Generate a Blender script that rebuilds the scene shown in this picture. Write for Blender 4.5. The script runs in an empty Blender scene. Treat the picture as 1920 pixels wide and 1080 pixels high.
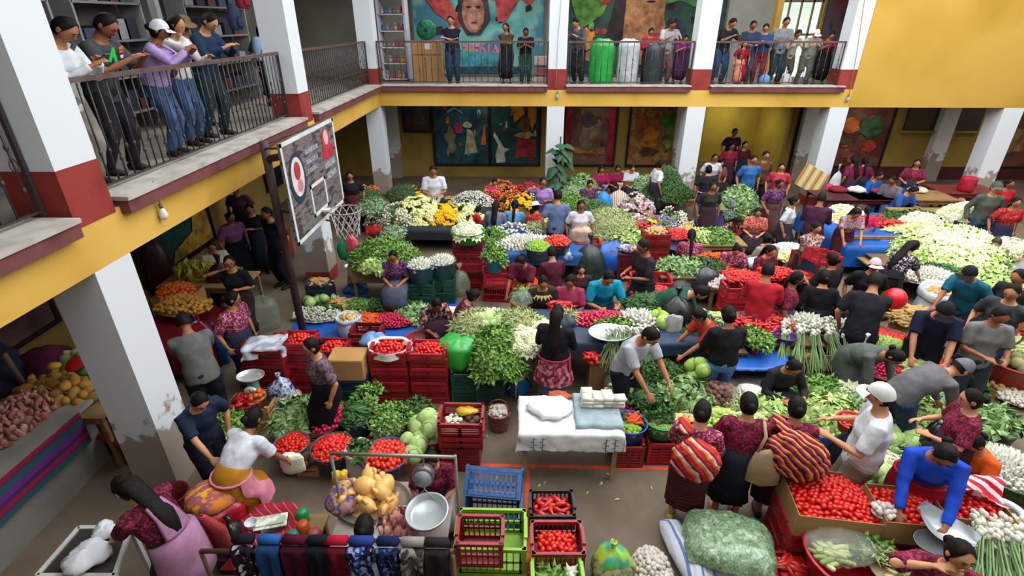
import bpy, bmesh, math, random
import numpy as np
from mathutils import Vector, Matrix, noise
V=Vector; PI=math.pi; rad=math.radians
SC=bpy.context.scene; COL=SC.collection
# ---------------------------------------------------------------- camera, world, light, exposure
CAMH=4.8
F_,PITCH,YAW=989.43,0.468403,-0.0219845
cF=V((math.sin(YAW)*math.cos(PITCH),math.cos(YAW)*math.cos(PITCH),-math.sin(PITCH)))
cX=V((math.cos(YAW),-math.sin(YAW),0)); cU=cX.cross(cF)
cam=bpy.data.cameras.new('camera'); camo=bpy.data.objects.new('camera',cam); COL.objects.link(camo)
cam.sensor_width=36; cam.lens=F_/1920*36; cam.clip_start=.05; cam.clip_end=200
camo.matrix_world=Matrix(((cX.x,cU.x,-cF.x,0),(cX.y,cU.y,-cF.y,0),(cX.z,cU.z,-cF.z,CAMH),(0,0,0,1)))
SC.camera=camo
W=bpy.data.worlds.new('world'); SC.world=W; W.use_nodes=True
bg=W.node_tree.nodes['Background']; bg.inputs[0].default_value=(.95,.96,1,1); bg.inputs[1].default_value=1.15
def area(name,loc,sx,sy,power,col=(1,1,1),rot=(0,0,0)):
    l=bpy.data.lights.new(name,'AREA'); l.shape='RECTANGLE'; l.size=sx; l.size_y=sy; l.energy=power; l.color=col
    o=bpy.data.objects.new(name,l); o.location=loc; o.rotation_euler=rot; COL.objects.link(o); return o
area('roof_light',(6.5,8,8.6),16,12,2050,(.97,.99,1))
sp=bpy.data.lights.new('sun_beam','SPOT'); sp.energy=70000; sp.spot_size=rad(7.5); sp.spot_blend=.8; sp.shadow_soft_size=.15; sp.color=(1,.97,.9)
spo=bpy.data.objects.new('sun_beam',sp); COL.objects.link(spo)
SC.view_settings.view_transform='Standard'; SC.view_settings.look='None'
SC.view_settings.exposure=0.18; SC.view_settings.gamma=1; SC.view_settings.use_curve_mapping=False
SC.cycles.max_bounces=6; SC.cycles.diffuse_bounces=4; SC.cycles.transparent_max_bounces=16
# ---------------------------------------------------------------- pixel (1920x1080) -> place
def ray(px,py): return cF+cX*((px-960)/F_)+cU*((540-py)/F_)
def at(px,py,z=0.0):
    d=ray(px,py); t=(z-CAMH)/d.z; return V((d.x*t,d.y*t,z))
def aty(px,py,Y):
    d=ray(px,py); t=Y/d.y; return V((d.x*t,Y,CAMH+d.z*t))
def atx(px,py,X):
    d=ray(px,py); t=X/d.x; return V((X,d.y*t,CAMH+d.z*t))
spo.location=(9.5,6,13.5); _t=at(1775,478,.6); spo.rotation_euler=(_t-spo.location).to_track_quat('-Z','Y').to_euler()
# ---------------------------------------------------------------- materials
def srgb(h):
    h=h.lstrip('#'); c=[int(h[i:i+2],16)/255 for i in (0,2,4)]
    return tuple((x/12.92 if x<=.04045 else ((x+.055)/1.055)**2.4) for x in c)+(1,)
MC={}
def nt_new(key,rough=.7,spec=.3):
    m=bpy.data.materials.new(key); m.use_nodes=True; nt=m.node_tree; b=nt.nodes['Principled BSDF']
    b.inputs['Roughness'].default_value=rough; b.inputs['Specular IOR Level'].default_value=spec
    return m,nt,b
def N(nt,t,**k):
    n=nt.nodes.new(t)
    for a,v in k.items():
        if a in n.inputs: n.inputs[a].default_value=v
        else: setattr(n,a,v)
    return n
def plain(c,rough=.6,spec=.3,vary=.12,scale=8,metal=0,bump=0,emit=0,alpha=1,trans=0):
    """a colour with a little procedural mottling"""
    key=('plain',c,rough,spec,vary,scale,metal,bump,emit,alpha,trans)
    if key in MC: return MC[key]
    m,nt,b=nt_new('paint_'+c.strip('#'),rough,spec); col=srgb(c)
    b.inputs['Metallic'].default_value=metal
    tc=N(nt,'ShaderNodeTexCoord'); nz=N(nt,'ShaderNodeTexNoise'); nz.inputs['Scale'].default_value=scale; nz.inputs['Detail'].default_value=4
    nt.links.new(tc.outputs['Object'],nz.inputs['Vector'])
    r=N(nt,'ShaderNodeValToRGB'); r.color_ramp.elements[0].position=.3; r.color_ramp.elements[1].position=.7
    r.color_ramp.elements[0].color=tuple(x*(1-vary*2) for x in col[:3])+(1,); r.color_ramp.elements[1].color=tuple(min(1,x*(1+vary)) for x in col[:3])+(1,)
    nt.links.new(nz.outputs[0],r.inputs[0]); nt.links.new(r.outputs[0],b.inputs['Base Color'])
    if bump:
        bp=N(nt,'ShaderNodeBump'); bp.inputs['Strength'].default_value=bump; bp.inputs['Distance'].default_value=.02
        nt.links.new(nz.outputs[0],bp.inputs['Height']); nt.links.new(bp.outputs[0],b.inputs['Normal'])
    if emit: b.inputs['Emission Color'].default_value=col; b.inputs['Emission Strength'].default_value=emit
    if alpha<1: b.inputs['Alpha'].default_value=alpha; b.inputs['Roughness'].default_value=.15
    if trans: b.inputs['Transmission Weight'].default_value=trans
    MC[key]=m; return m
def mixed(cols,scale=10,rough=.7,spec=.25,kind='island',detail=2,bump=0,stretch=None,subs=0):
    """several colours: per leaf/island, or as patches (noise), cells (voronoi) or stripes (wave)"""
    key=('mixed',tuple(cols),scale,rough,spec,kind,detail,bump,stretch,subs)
    if key in MC: return MC[key]
    m,nt,b=nt_new(kind+'_'+cols[0].strip('#'),rough,spec)
    r=N(nt,'ShaderNodeValToRGB'); cr=r.color_ramp; n=len(cols)
    while len(cr.elements)<n: cr.elements.new(.5)
    tc=N(nt,'ShaderNodeTexCoord'); vec=tc.outputs['Object']
    if stretch:
        mp=N(nt,'ShaderNodeMapping'); mp.inputs['Scale'].default_value=stretch; nt.links.new(vec,mp.inputs[0]); vec=mp.outputs[0]
    lo,hi=(0,1)
    if kind=='island':
        g=N(nt,'ShaderNodeNewGeometry'); src=g.outputs['Random Per Island']
    elif kind=='object':
        g=N(nt,'ShaderNodeObjectInfo'); src=g.outputs['Random']
    elif kind=='noise':
        g=N(nt,'ShaderNodeTexNoise'); g.inputs['Scale'].default_value=scale; g.inputs['Detail'].default_value=detail; nt.links.new(vec,g.inputs['Vector']); src=g.outputs[0]; lo,hi=.32,.68
    elif kind=='cells':
        g=N(nt,'ShaderNodeTexVoronoi'); g.inputs['Scale'].default_value=scale; nt.links.new(vec,g.inputs['Vector'])
        sx=N(nt,'ShaderNodeSeparateColor'); nt.links.new(g.outputs['Color'],sx.inputs[0]); src=sx.outputs[0]
    else:
        g=N(nt,'ShaderNodeTexWave'); g.wave_profile='SAW'; g.bands_direction={'wx':'X','wy':'Y','wz':'Z','wd':'DIAGONAL'}[kind]
        g.inputs['Scale'].default_value=scale; g.inputs['Distortion'].default_value=detail; nt.links.new(vec,g.inputs['Vector']); src=g.outputs[0]
    for i,c in enumerate(cols):
        e=cr.elements[i]; e.position=lo+(hi-lo)*i/n if kind not in('island','object') else i/max(1,n-1); e.color=srgb(c)
    cr.interpolation='CONSTANT' if kind in('cells','wx','wy','wz','wd') else 'LINEAR'
    nt.links.new(src,r.inputs[0]); nt.links.new(r.outputs[0],b.inputs['Base Color'])
    if subs: b.inputs['Subsurface Weight'].default_value=subs
    if bump:
        bp=N(nt,'ShaderNodeBump'); bp.inputs['Strength'].default_value=bump; bp.inputs['Distance'].default_value=.01
        nt.links.new(src,bp.inputs['Height']); nt.links.new(bp.outputs[0],b.inputs['Normal'])
    MC[key]=m; return m
def film(c,alpha=.45,rough=.25):
    return plain(c,rough,.6,.1,6,alpha=alpha if alpha>.75 else alpha*.45,bump=.6)
# ---------------------------------------------------------------- mesh builder
class MB:
    def __init__(s): s.v=[]; s.f=[]; s.mi=[]; s.cur=0
    def add(s,vs,fs):
        o=len(s.v); s.v+= [tuple(x) for x in vs]; s.f+=[tuple(i+o for i in f) for f in fs]; s.mi+=[s.cur]*len(fs); return s
    def box(s,c,d,R=None):
        x,y,z=[k/2 for k in d]; P=[V((a*x,b*y,e*z)) for a in(-1,1) for b in(-1,1) for e in(-1,1)]
        if R is not None: P=[R@p for p in P]
        c=V(c); return s.add([p+c for p in P],[(0,1,3,2),(4,6,7,5),(0,4,5,1),(2,3,7,6),(0,2,6,4),(1,5,7,3)])
    def beam(s,a,b,w,h=None,up=(0,0,1)):
        a=V(a);b=V(b);d=b-a;L=d.length;d.normalize();u=V(up)
        if abs(d.dot(u))>.98:u=V((0,1,0))
        x=d.cross(u).normalized();u=x.cross(d);R=Matrix((x,d,u)).transposed()
        return s.box((a+b)/2,(w,L,h or w),R)
    def sweep(s,pts,rads,n=10,side=(1,0,0),cap=True,dome=.5):
        pts=[V(p) for p in pts]; m=len(pts); side=V(side); vs=[];fs=[]; px=None
        for i,p in enumerate(pts):
            t=(pts[min(i+1,m-1)]-pts[max(i-1,0)])
            if t.length<1e-6:t=V((0,0,1))
            t.normalize(); x=(side if px is None else px)-t*(side if px is None else px).dot(t)
            if x.length<1e-3: x=t.orthogonal()
            x.normalize(); px=x; y=t.cross(x); r=rads[i] if hasattr(rads,'__len__') else rads
            rx,ry=(r if hasattr(r,'__len__') else (r,r))
            for k in range(n):
                a=2*PI*k/n; vs.append(p+x*(rx*math.cos(a))+y*(ry*math.sin(a)))
        for i in range(m-1):
            for k in range(n): fs.append((i*n+k,i*n+(k+1)%n,(i+1)*n+(k+1)%n,(i+1)*n+k))
        if cap:
            def mr(r): return max(r) if hasattr(r,'__len__') else r
            R=rads if hasattr(rads,'__len__') else [rads]*m
            d0=(pts[0]-pts[1]).normalized()*mr(R[0])*dome; d1=(pts[-1]-pts[-2]).normalized()*mr(R[-1])*dome
            a=len(vs); vs.append(pts[0]+d0); vs.append(pts[-1]+d1)
            for k in range(n): fs.append((a,(k+1)%n,k)); fs.append((a+1,(m-1)*n+k,(m-1)*n+(k+1)%n))
        return s.add(vs,fs)
    def tube(s,pts,r,n=6,cap=True): return s.sweep(pts,r,n,(.3,.7,.2),cap,0)
    def lathe(s,prof,n=20,c=(0,0,0),wob=0,cap0=True,cap1=False,sq=None,seed=0):
        c=V(c); vs=[];fs=[]; m=len(prof)
        for i,(r,z) in enumerate(prof):
            for k in range(n):
                a=2*PI*k/n; rr=r*(1+wob*math.sin(a*7+seed+z*9)*.5+wob*math.sin(a*3+seed*2)*.5) if wob else r
                vs.append(c+V((rr*math.cos(a)*(sq[0] if sq else 1),rr*math.sin(a)*(sq[1] if sq else 1),z)))
        for i in range(m-1):
            for k in range(n): fs.append((i*n+k,i*n+(k+1)%n,(i+1)*n+(k+1)%n,(i+1)*n+k))
        if cap0: fs.append(tuple(range(n-1,-1,-1)))
        if cap1: fs.append(tuple((m-1)*n+k for k in range(n)))
        return s.add(vs,fs)
    def ell(s,c,r,nu=10,nv=7,R=None,jit=0):
        c=V(c); vs=[];fs=[]
        for j in range(1,nv):
            b=PI*j/nv
            for i in range(nu):
                a=2*PI*i/nu; p=V((r[0]*math.sin(b)*math.cos(a),r[1]*math.sin(b)*math.sin(a),r[2]*math.cos(b)))
                if jit:p*=1+random.uniform(-jit,jit)
                if R is not None:p=R@p
                vs.append(c+p)
        t=V((0,0,r[2]));
        if R is not None:t=R@t
        vs+=[c+t,c-t]; T=len(vs)-2
        for j in range(nv-2):
            for i in range(nu): fs.append((j*nu+i,(j+1)*nu+i,(j+1)*nu+(i+1)%nu,j*nu+(i+1)%nu))
        for i in range(nu): fs.append((T,i,(i+1)%nu)); fs.append((T+1,(nv-2)*nu+(i+1)%nu,(nv-2)*nu+i))
        return s.add(vs,fs)
    def grid(s,fn,nu,nv,closed=False):
        vs=[fn(i/nu,j/nv) for j in range(nv+1) for i in range(nu+1)]
        return s.add(vs,[(j*(nu+1)+i,j*(nu+1)+i+1,(j+1)*(nu+1)+i+1,(j+1)*(nu+1)+i) for j in range(nv) for i in range(nu)])
    def poly(s,pts,nrm,th):
        pts=[V(p) for p in pts]; n=len(pts); d=V(nrm)*th
        return s.add(pts+[p+d for p in pts],[tuple(range(n-1,-1,-1)),tuple(range(n,2*n))]+[(i,(i+1)%n,n+(i+1)%n,n+i) for i in range(n)])
    def mesh(s,name,mats,smooth=True):
        me=bpy.data.meshes.new(name); me.from_pydata(s.v,[],s.f)
        for m in (mats if isinstance(mats,(list,tuple)) else [mats]): me.materials.append(m)
        if any(s.mi): me.polygons.foreach_set('material_index',s.mi)
        if smooth: me.polygons.foreach_set('use_smooth',[True]*len(me.polygons))
        me.update(); return me
def link(name,me,parent=None,loc=None,rz=None,mat=None,label=None,cat=None,group=None,kind=None,M=None,scale=None):
    o=bpy.data.objects.new(name,me); COL.objects.link(o)
    if M is not None: o.matrix_local=M
    if loc is not None: o.location=loc
    if rz is not None: o.rotation_euler[2]=rz
    if scale is not None: o.scale=scale if hasattr(scale,'__len__') else (scale,)*3
    if parent: o.parent=parent
    if mat is not None:
        o.material_slots[0].link='OBJECT'; o.material_slots[0].material=mat
    if label:o['label']=label
    if cat:o['category']=cat
    if group:o['group']=group
    if kind:o['kind']=kind
    return o
def part(name,mb,mat,parent=None,smooth=False,**k): return link(name,mb.mesh(name,mat,smooth),parent,**k)
def struct(name,mb,mat,smooth=False,**k): return link(name,mb.mesh(name,mat,smooth),kind='structure',**k)
def empty(name,loc,label=None,cat=None,group=None,rz=0): return link(name,None,loc=loc,rz=rz,label=label,cat=cat,group=group)
def B(*boxes):
    m=MB()
    for c,d in boxes: m.box(c,d)
    return m
def BX(x0,x1,y0,y1,z0,z1): return (((x0+x1)/2,(y0+y1)/2,(z0+z1)/2),(x1-x0,y1-y0,z1-z0))
# ================================================================ SETTING
XL,YB=-3.9,14.9            # court faces of the left and back galleries
ZB,ZL,ZF=2.75,3.2,3.22     # beam underside, beam top, upper floor
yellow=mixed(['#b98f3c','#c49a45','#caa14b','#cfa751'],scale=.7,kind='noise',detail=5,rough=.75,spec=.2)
yellow_shaded=mixed(['#7c6730','#887136','#927a3c'],scale=1.1,kind='noise',detail=5,rough=.8)  # darker copy of the yellow, shade under the galleries put into the colour
def pillar_mat():
    m,nt,b=nt_new('whitewash_with_dirt',.7,.25)
    tc=N(nt,'ShaderNodeNewGeometry'); sp_=N(nt,'ShaderNodeSeparateXYZ'); nt.links.new(tc.outputs['Position'],sp_.inputs[0])
    nz=N(nt,'ShaderNodeTexNoise'); nz.inputs['Scale'].default_value=5; nz.inputs['Detail'].default_value=6; nt.links.new(tc.outputs['Position'],nz.inputs['Vector'])
    ma=N(nt,'ShaderNodeMath',operation='MULTIPLY_ADD'); nt.links.new(nz.outputs[0],ma.inputs[0]); ma.inputs[1].default_value=-1.6; nt.links.new(sp_.outputs[2],ma.inputs[2])
    r=N(nt,'ShaderNodeValToRGB'); r.color_ramp.elements[0].position=-.0; r.color_ramp.elements[0].color=srgb('#93867a'); r.color_ramp.elements[1].position=.12; r.color_ramp.elements[1].color=srgb('#cdd2d6')
    nt.links.new(ma.outputs[0],r.inputs[0]); nt.links.new(r.outputs[0],b.inputs['Base Color']); return m
white=pillar_mat(); band=mixed(['#583034','#64383a','#6d4040'],scale=3,kind='noise',detail=5,rough=.7); red=mixed(['#752623','#822d29','#8a342e'],scale=3,kind='noise',detail=5,rough=.7)
ledge_grey=mixed(['#8d8880','#a09b92','#b0aba2'],scale=4,kind='noise',detail=6,rough=.85)
conc=mixed(['#5f564c','#6b6258','#766d62','#7f766b'],scale=1.3,kind='noise',detail=8,rough=.85,spec=.2)
def floor_mat():
    m,nt,b=nt_new('worn_concrete_floor',.75,.25)
    g=N(nt,'ShaderNodeNewGeometry'); n1=N(nt,'ShaderNodeTexNoise'); n1.inputs['Scale'].default_value=.9; n1.inputs['Detail'].default_value=9; n1.inputs['Roughness'].default_value=.65
    nt.links.new(g.outputs['Position'],n1.inputs['Vector']); r=N(nt,'ShaderNodeValToRGB'); cr=r.color_ramp
    cr.elements[0].position=.3; cr.elements[0].color=srgb('#544839'); cr.elements[1].position=.72; cr.elements[1].color=srgb('#786a5a')
    nt.links.new(n1.outputs[0],r.inputs[0]); nt.links.new(r.outputs[0],b.inputs['Base Color']); return m
fm=floor_mat()
struct('floor',B(BX(-8,19,-3,21,-.12,0)),fm)
orange=mixed(['#c4452a','#d9532f','#b8492f'],scale=6,kind='noise',rough=.7)
for a,b_ in [((-2.2,4.72),(3.2,4.72)),((.08,2.6),(.08,4.66)),((1.86,4.78),(1.75,6)),((1.84,3.9),(1.84,4.66)),((-2.3,7.3),(-2.3,8.6)),((8.6,5.2),(9.6,8.2))]:
    m=MB(); m.beam((a[0],a[1],.002),(b_[0],b_[1],.002),.055,.004); struct('trim_1',m,orange)
# pillars of the left gallery (court side) and of the back gallery
def pillar(x0,x1,y0,y1,z0,z1,band=None,name='pillar'):
    o=struct(name,B(BX(x0,x1,y0,y1,z0,z1)),white)
    if band: part('painted_base',B(BX(x0-.004,x1+.004,y0-.004,y1+.004,band[0],band[1])),red,parent=o)
    return o
LY=[(4.27,4.75),(9.55,10.03)]
for y0,y1 in LY:
    pillar(-4.38,XL,y0,y1,0,ZB,(0,.28) if y0>6 else None); pillar(-4.38,XL,y0,y1,ZL-.02,6.4,(ZL-.03,3.68))
pillar(-4.38,XL,-1.2,-.7,0,ZB); pillar(-4.38,XL,-1.2,-.7,ZL,6.4,(ZL-.03,3.68))
pillar(-4.32,XL,YB,YB+.45,0,ZB,(0,.28)); pillar(-4.32,XL,YB,YB+.45,ZL-.02,6.4,(ZL-.03,3.68))
for xa,xb in [(.62,1.09),(4.38,4.87)]:
    pillar(xa,xb,YB,YB+.5,0,ZB,(0,.28)); pillar(xa,xb,YB,YB+.5,ZL-.02,6.4,(ZL-.03,3.68))
pillar(8.16,8.65,YB,YB+.5,0,ZB,(0,.28)); pillar(8.2,8.62,YB+.02,YB+.5,ZL-.02,6.4,(ZL-.03,3.68))
pillar(12.72,13.25,YB,YB+.5,0,ZB,(0,.45)); pillar(17.1,17.6,YB,YB+.5,0,ZB,(0,.4))
for x in (-4.65,4.95,9.0,13.35): struct('pilaster',B(BX(x,x+.5,17.75,18,0,ZB)),white)
# beams with their yellow faces
struct('beam_left',B(BX(-4.4,XL,-3,YB+.45,ZB,ZL)),yellow)
struct('beam_back',B(BX(XL,19,YB,YB+.5,ZB,ZL)),yellow)
struct('wall_yellow_upper',B(BX(8.62,19,YB-.001,YB+.25,ZB,6.6)),mixed(['#a8832f','#b08a35','#b5903b','#ba9541'],scale=.5,kind='noise',detail=4,rough=.75,spec=.2))
# upper floor slabs, galleries' ceilings
slabm=mixed(['#6f6a62','#7b766d','#868178'],scale=2,kind='noise',detail=5,rough=.8)
struct('floor_upper_left',B(BX(-7.6,-4.4,-3,18,ZB+.1,ZF)),slabm)
struct('floor_upper_back',B(BX(-4.4,19,YB+.5,18.2,ZB+.1,ZF)),slabm)
# ledges (red band with a grey top) bay by bay
def ledge(a,b_,axis):
    if axis=='y': o=struct('ledge',B(BX(-4.3,-3.8,a,b_,3.13,3.26)),band); part('coping',B(BX(-4.3,-3.78,a-.01,b_+.01,3.26,3.3)),ledge_grey,parent=o)
    else: o=struct('ledge',B(BX(a,b_,YB-.1,YB+.3,3.13,3.26)),band); part('coping',B(BX(a-.01,b_+.01,YB-.12,YB+.3,3.26,3.29)),ledge_grey,parent=o)
ledge(-.7,4.2,'y'); ledge(4.82,9.5,'y'); ledge(10.08,YB-.1,'y')
ledge(-3.78,.6,'x'); ledge(1.11,4.36,'x'); ledge(4.89,8.35,'x')
# outer walls
struct('wall_left',B(BX(-7.3,-7.15,-3,18,0,6.6)),yellow_shaded)
struct('wall_back',B(BX(-7.3,5.9,18,18.2,0,ZB+.2),BX(8.7,19,18,18.2,0,ZB+.2)) ,yellow_shaded)
struct('wall_passage',B(BX(5.9,8.7,20.4,20.6,0,ZB+.2),BX(5.75,5.9,18.2,20.5,0,ZB+.2),BX(8.7,8.85,18.2,20.5,0,ZB+.2)),plain('#b09a3a',.8,.2,.08,1.5))
struct('ceiling_passage',B(BX(5.7,8.9,18.0,20.6,ZB-.2,ZB)),yellow_shaded)
struct('wall_back_upper',B(BX(-7.3,7.55,18,18.2,ZB+.2,6.6),BX(8.9,19,18,18.2,ZB+.2,6.6)),plain('#8c8a80',.8,.2,.1,1.2))
struct('wall_front',B(BX(-7.3,19,-3.2,-3,0,6.6)),plain('#857f70',.8,.2,.1,1)); struct('wall_right',B(BX(19,19.2,-3,18,0,6.6)),plain('#9a864c',.8,.2,.1,1))
roofm=plain('#9a958a',.8,.2,.1,1)
struct('ceiling_left',B(BX(-7.3,-3.7,-3,18,6.4,6.6)),roofm); struct('ceiling_back',B(BX(-3.7,19,YB-.1,18.2,6.4,6.6)),roofm)
struct('baseboard_back',B(BX(8.9,19,17.94,18,0,.42)),plain('#4a1f24',.7,.3,.1,3))
lam=[] # added fill lights under the galleries and in the passage, no fixtures
for i,(x,y,z,p) in enumerate([(7.3,19.4,2.4,24),(10.8,17,2.6,14),(2.4,16.8,2.6,9),(-1.5,17.2,2.6,8),(15.5,16.8,2.6,12),(-5.8,6.4,2.6,4),(-5.8,12,2.6,5),(-6.2,2.6,2.6,2)]):
    area('gallery_fill',(x,y,z),.7,.25,p,(1,.93,.8))
for i,(x,y,p) in enumerate([(-5.9,8,40),(-5.7,12.5,50),(-1.5,16.5,55),(3,16.5,55),(6.6,16.6,40)]): area('shop_lamp',(x,y,6.3),1.6,.5,p,(.95,.98,1))  # added fill light to brighten the upper galleries, no real lamps here
# ---------------------------------------------------------------- balcony railings
iron=plain('#37302f',.5,.5,.15,20); railm=plain('#5a4540',.5,.4,.2,9)
def bal_mesh(fancy):
    m=MB(); m.tube([(0,0,0),(0,0,.94)],.009,5)
    zs=(.2,.55) if fancy else (.3,)
    for z in zs: m.ell((0,0,z),(.02,.02,.032),6,4)
    if fancy:
        for s_ in(-1,1):
            m.tube([(0,s_*(.004+.032*math.sin(t/8*PI)),.34+.13*t/8) for t in range(9)],.0045,4)
    return m.mesh('baluster',iron)
bm_f,bm_p=bal_mesh(1),bal_mesh(0)
def railing(p0,p1,sp,label,z=3.3,h=1.04):
    p0=V(p0);p1=V(p1); r=empty('railing',(p0.x,p0.y,z),label,'railing')
    d=(p1-p0); L=d.length; d.normalize(); a=math.atan2(d.y,d.x)-PI/2
    m=MB(); m.beam((0,0,h-.02),(d.x*L,d.y*L,h-.02),.055,.045); part('handrail',m,railm,r)
    m=MB(); m.beam((0,0,.05),(d.x*L,d.y*L,.05),.03,.02); part('bottom_rail',m,iron,r)
    n=int(L/sp)
    for i in range(n+1):
        o=link('baluster',bm_f if i%3==1 else bm_p,r,loc=(d.x*(i+.5)*L/(n+1),d.y*(i+.5)*L/(n+1),.05),rz=a)
    for e in (0,L):
        m=MB(); m.box((d.x*e,d.y*e,h/2),(.035,.035,h)); part('post',m,iron,r)
railing((-4.12,.2,0),(-4.12,4.24,0),.16,'dark iron railing on left ledge nearest the camera, cut by frame edge')
railing((-4.12,4.78,0),(-4.12,9.5,0),.125,'long dark iron railing with four watching people leaning over it at left')
railing((-4.12,10.06,0),(-4.12,YB-.05,0),.125,'dark iron railing of the far left bay before hanging backpacks')
railing((-3.85,YB+.12,0),(.6,YB+.12,0),.17,'thin iron railing of the back gallery before the toy shelf and carton')
railing((1.12,YB+.12,0),(4.36,YB+.12,0),.17,'thin iron railing of the back gallery before the green and white sacks')
railing((4.9,YB+.12,0),(8.2,YB+.12,0),.17,'thin iron railing of the back gallery beside the big yellow wall')
# ---------------------------------------------------------------- murals: painted boards, flat paint shapes on them
def board(name,x0,x1,z0,z1,label,ground,shapes,Y=17.99,frame='#1e1718',fw=.07,cat='mural',label_extra=None):
    e=empty(name,(0,0,0),label,cat)
    part('painted_panel',B(BX(x0,x1,Y-.03,Y,z0,z1)),ground,e)
    part('frame',B(BX(x0-fw,x0,Y-.06,Y,z0-fw,z1+fw),BX(x1,x1+fw,Y-.06,Y,z0-fw,z1+fw),BX(x0,x1,Y-.06,Y,z0-fw,z0),BX(x0,x1,Y-.06,Y,z1,z1+fw)),plain(frame,.5,.3,.1,9),e)
    w,h=x1-x0,z1-z0
    r_=random.Random(int(x0*97+z1*31+w*13)); pal=[s[1] for s in shapes] or ['#5a6a6a']
    for k in range(16 if w>1 else 0):
        u,v=r_.uniform(.08,.92),r_.uniform(.08,.92); shapes=[('painted_patch',r_.choice(pal),blob(u,v,r_.uniform(.02,.06),r_.uniform(.02,.07),k+int(w*9)))]+list(shapes)
    for i,(nm,c,pts) in enumerate(shapes):
        m=MB(); m.poly([(x0+u*w,Y-.032-.0015*i,z0+v*h) for u,v in pts],(0,-1,0),.0014); part(nm,m,plain(c,.7,.2,.3,5),e)
    return e
def oval(u,v,a,b,n=14,ph=0): return [(u+a*math.cos(2*PI*i/n+ph),v+b*math.sin(2*PI*i/n+ph)) for i in range(n)]
def blob(u,v,a,b,seed,n=12):
    r=random.Random(seed); return [(u+a*math.cos(2*PI*i/n)*r.uniform(.6,1.15),v+b*math.sin(2*PI*i/n)*r.uniform(.6,1.15)) for i in range(n)]
def clip(sh): return [(n,c,[(min(.99,max(.01,u)),min(.99,max(.01,v))) for u,v in p]) for n,c,p in sh]
dk=mixed(['#16222f','#1d3f44','#22555a','#20303f'],scale=1.6,kind='noise',detail=5)
board('mural',-2.98,-1.2,.45,2.6,'dark teal mural of two dancing figures, left of the framed pair on the back wall',dk,clip([('painted_figure','#8a7a5c',blob(.28,.35,.13,.25,1)),('painted_hill','#24506a',blob(.12,.3,.12,.3,2)),('painted_skirt','#a8a58c',[(.55,.15),(.8,.18),(.72,.5),(.62,.55)]),('painted_blouse','#a13a62',blob(.45,.55,.1,.1,4)),('painted_corn','#c9742f',[(.86,.3),(.97,.3),(.95,.62)]),('painted_hat','#b9b9a6',blob(.62,.6,.09,.05,6)),('painted_arc','#6f8f8c',[(.25,.8),(.4,.87),(.55,.78),(.56,.75),(.4,.83),(.26,.77)])]))
board('mural',-1.08,.5,.45,2.6,'dark teal mural with white rabbit and yellow plumes, right of the framed pair',mixed(['#15262e','#1d4a48','#1c3c3f'],scale=1.6,kind='noise',detail=5),clip([('painted_plume','#c4872a',blob(.55,.85,.16,.22,7)),('painted_plume','#b98a2c',blob(.85,.78,.13,.25,8)),('painted_face','#6e4a34',blob(.7,.62,.14,.16,9)),('painted_robe','#8e2f2e',[(.5,.1),(.95,.12),(.93,.38),(.55,.4)]),('painted_sash','#a98a4a',blob(.7,.45,.2,.06,10)),('painted_rabbit','#b9bdb4',[(.1,.02),(.3,.03),(.27,.18),(.38,.24),(.26,.26),(.2,.34),(.06,.5),(.04,.44),(.14,.3),(.08,.15)])]))
board('mural',1.35,3.0,.45,2.6,'mural of a crouching figure with red borders, behind the hanging plant',mixed(['#3c2a2c','#5a4038','#6b5440'],scale=2,kind='noise',detail=5),clip([('painted_border','#8e2230',[(.0,0),(.14,0),(.14,1),(0,1)]),('painted_border','#9a2230',[(.88,0),(1,0),(1,1),(.88,1)]),('painted_band','#5d2224',[(.1,.86),(.9,.86),(.9,1),(.1,1)]),('painted_figure','#7a6a58',blob(.5,.5,.26,.28,11)),('painted_mask','#4a3a3c',blob(.48,.68,.2,.12,12)),('painted_earth','#9a6a44',[(.15,.18),(.85,.16),(.8,.28),(.5,.22),(.2,.28)])]))
board('mural',3.5,5.2,.45,2.6,'tan mural with green and orange plumed figures under red band',mixed(['#8a6a3e','#a07d4a','#7a4f2c','#94663a'],scale=3,kind='noise',detail=5),clip([('painted_band','#6f2a22',[(0,.86),(1,.86),(1,1),(0,1)]),('painted_plume','#4f7a3e',blob(.72,.68,.2,.14,13)),('painted_beast','#c07a28',blob(.42,.42,.2,.18,14)),('painted_coil','#5a3326',blob(.4,.2,.2,.08,15)),('painted_plant','#7d8a3c',blob(.78,.4,.09,.16,16)),('painted_wing','#9a4a2a',blob(.2,.62,.12,.12,17))]))
board('mural',8.98,11.9,.45,2.6,'wide mural with an orange bird and green hill behind the wide pillar',mixed(['#4a3226','#6b4a34','#5a2f2c'],scale=1.5,kind='noise',detail=5),clip([('painted_bird','#b5622c',blob(.55,.62,.14,.14,18)),('painted_hill','#3e5a40',blob(.78,.6,.16,.2,19)),('painted_flower','#b03a2a',blob(.82,.3,.08,.1,20)),('painted_jar','#9a8050',blob(.14,.45,.1,.22,21)),('painted_people','#8a4a4a',blob(.45,.2,.3,.12,22))]))
board('mural',15.3,17.6,.45,2.6,'brown mural at the far right edge of the back wall',mixed(['#3a2c30','#5a4030','#6b4438'],scale=1.5,kind='noise',detail=5),clip([('painted_crowd','#8a6a4c',blob(.4,.4,.3,.25,23)),('painted_tree','#3e4a34',blob(.75,.7,.2,.2,24))]))
for i,(x0,x1) in enumerate([(12.35,13.3),(13.85,14.75)]):
    o=struct('window_%d'%(i+1),B(BX(x0,x1,17.93,17.99,1.62,2.6)),plain('#2a2426',.3,.5,.2,3)); part('sill',B(BX(x0-.08,x1+.08,17.85,18,1.56,1.62)),yellow_shaded,o)
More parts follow.
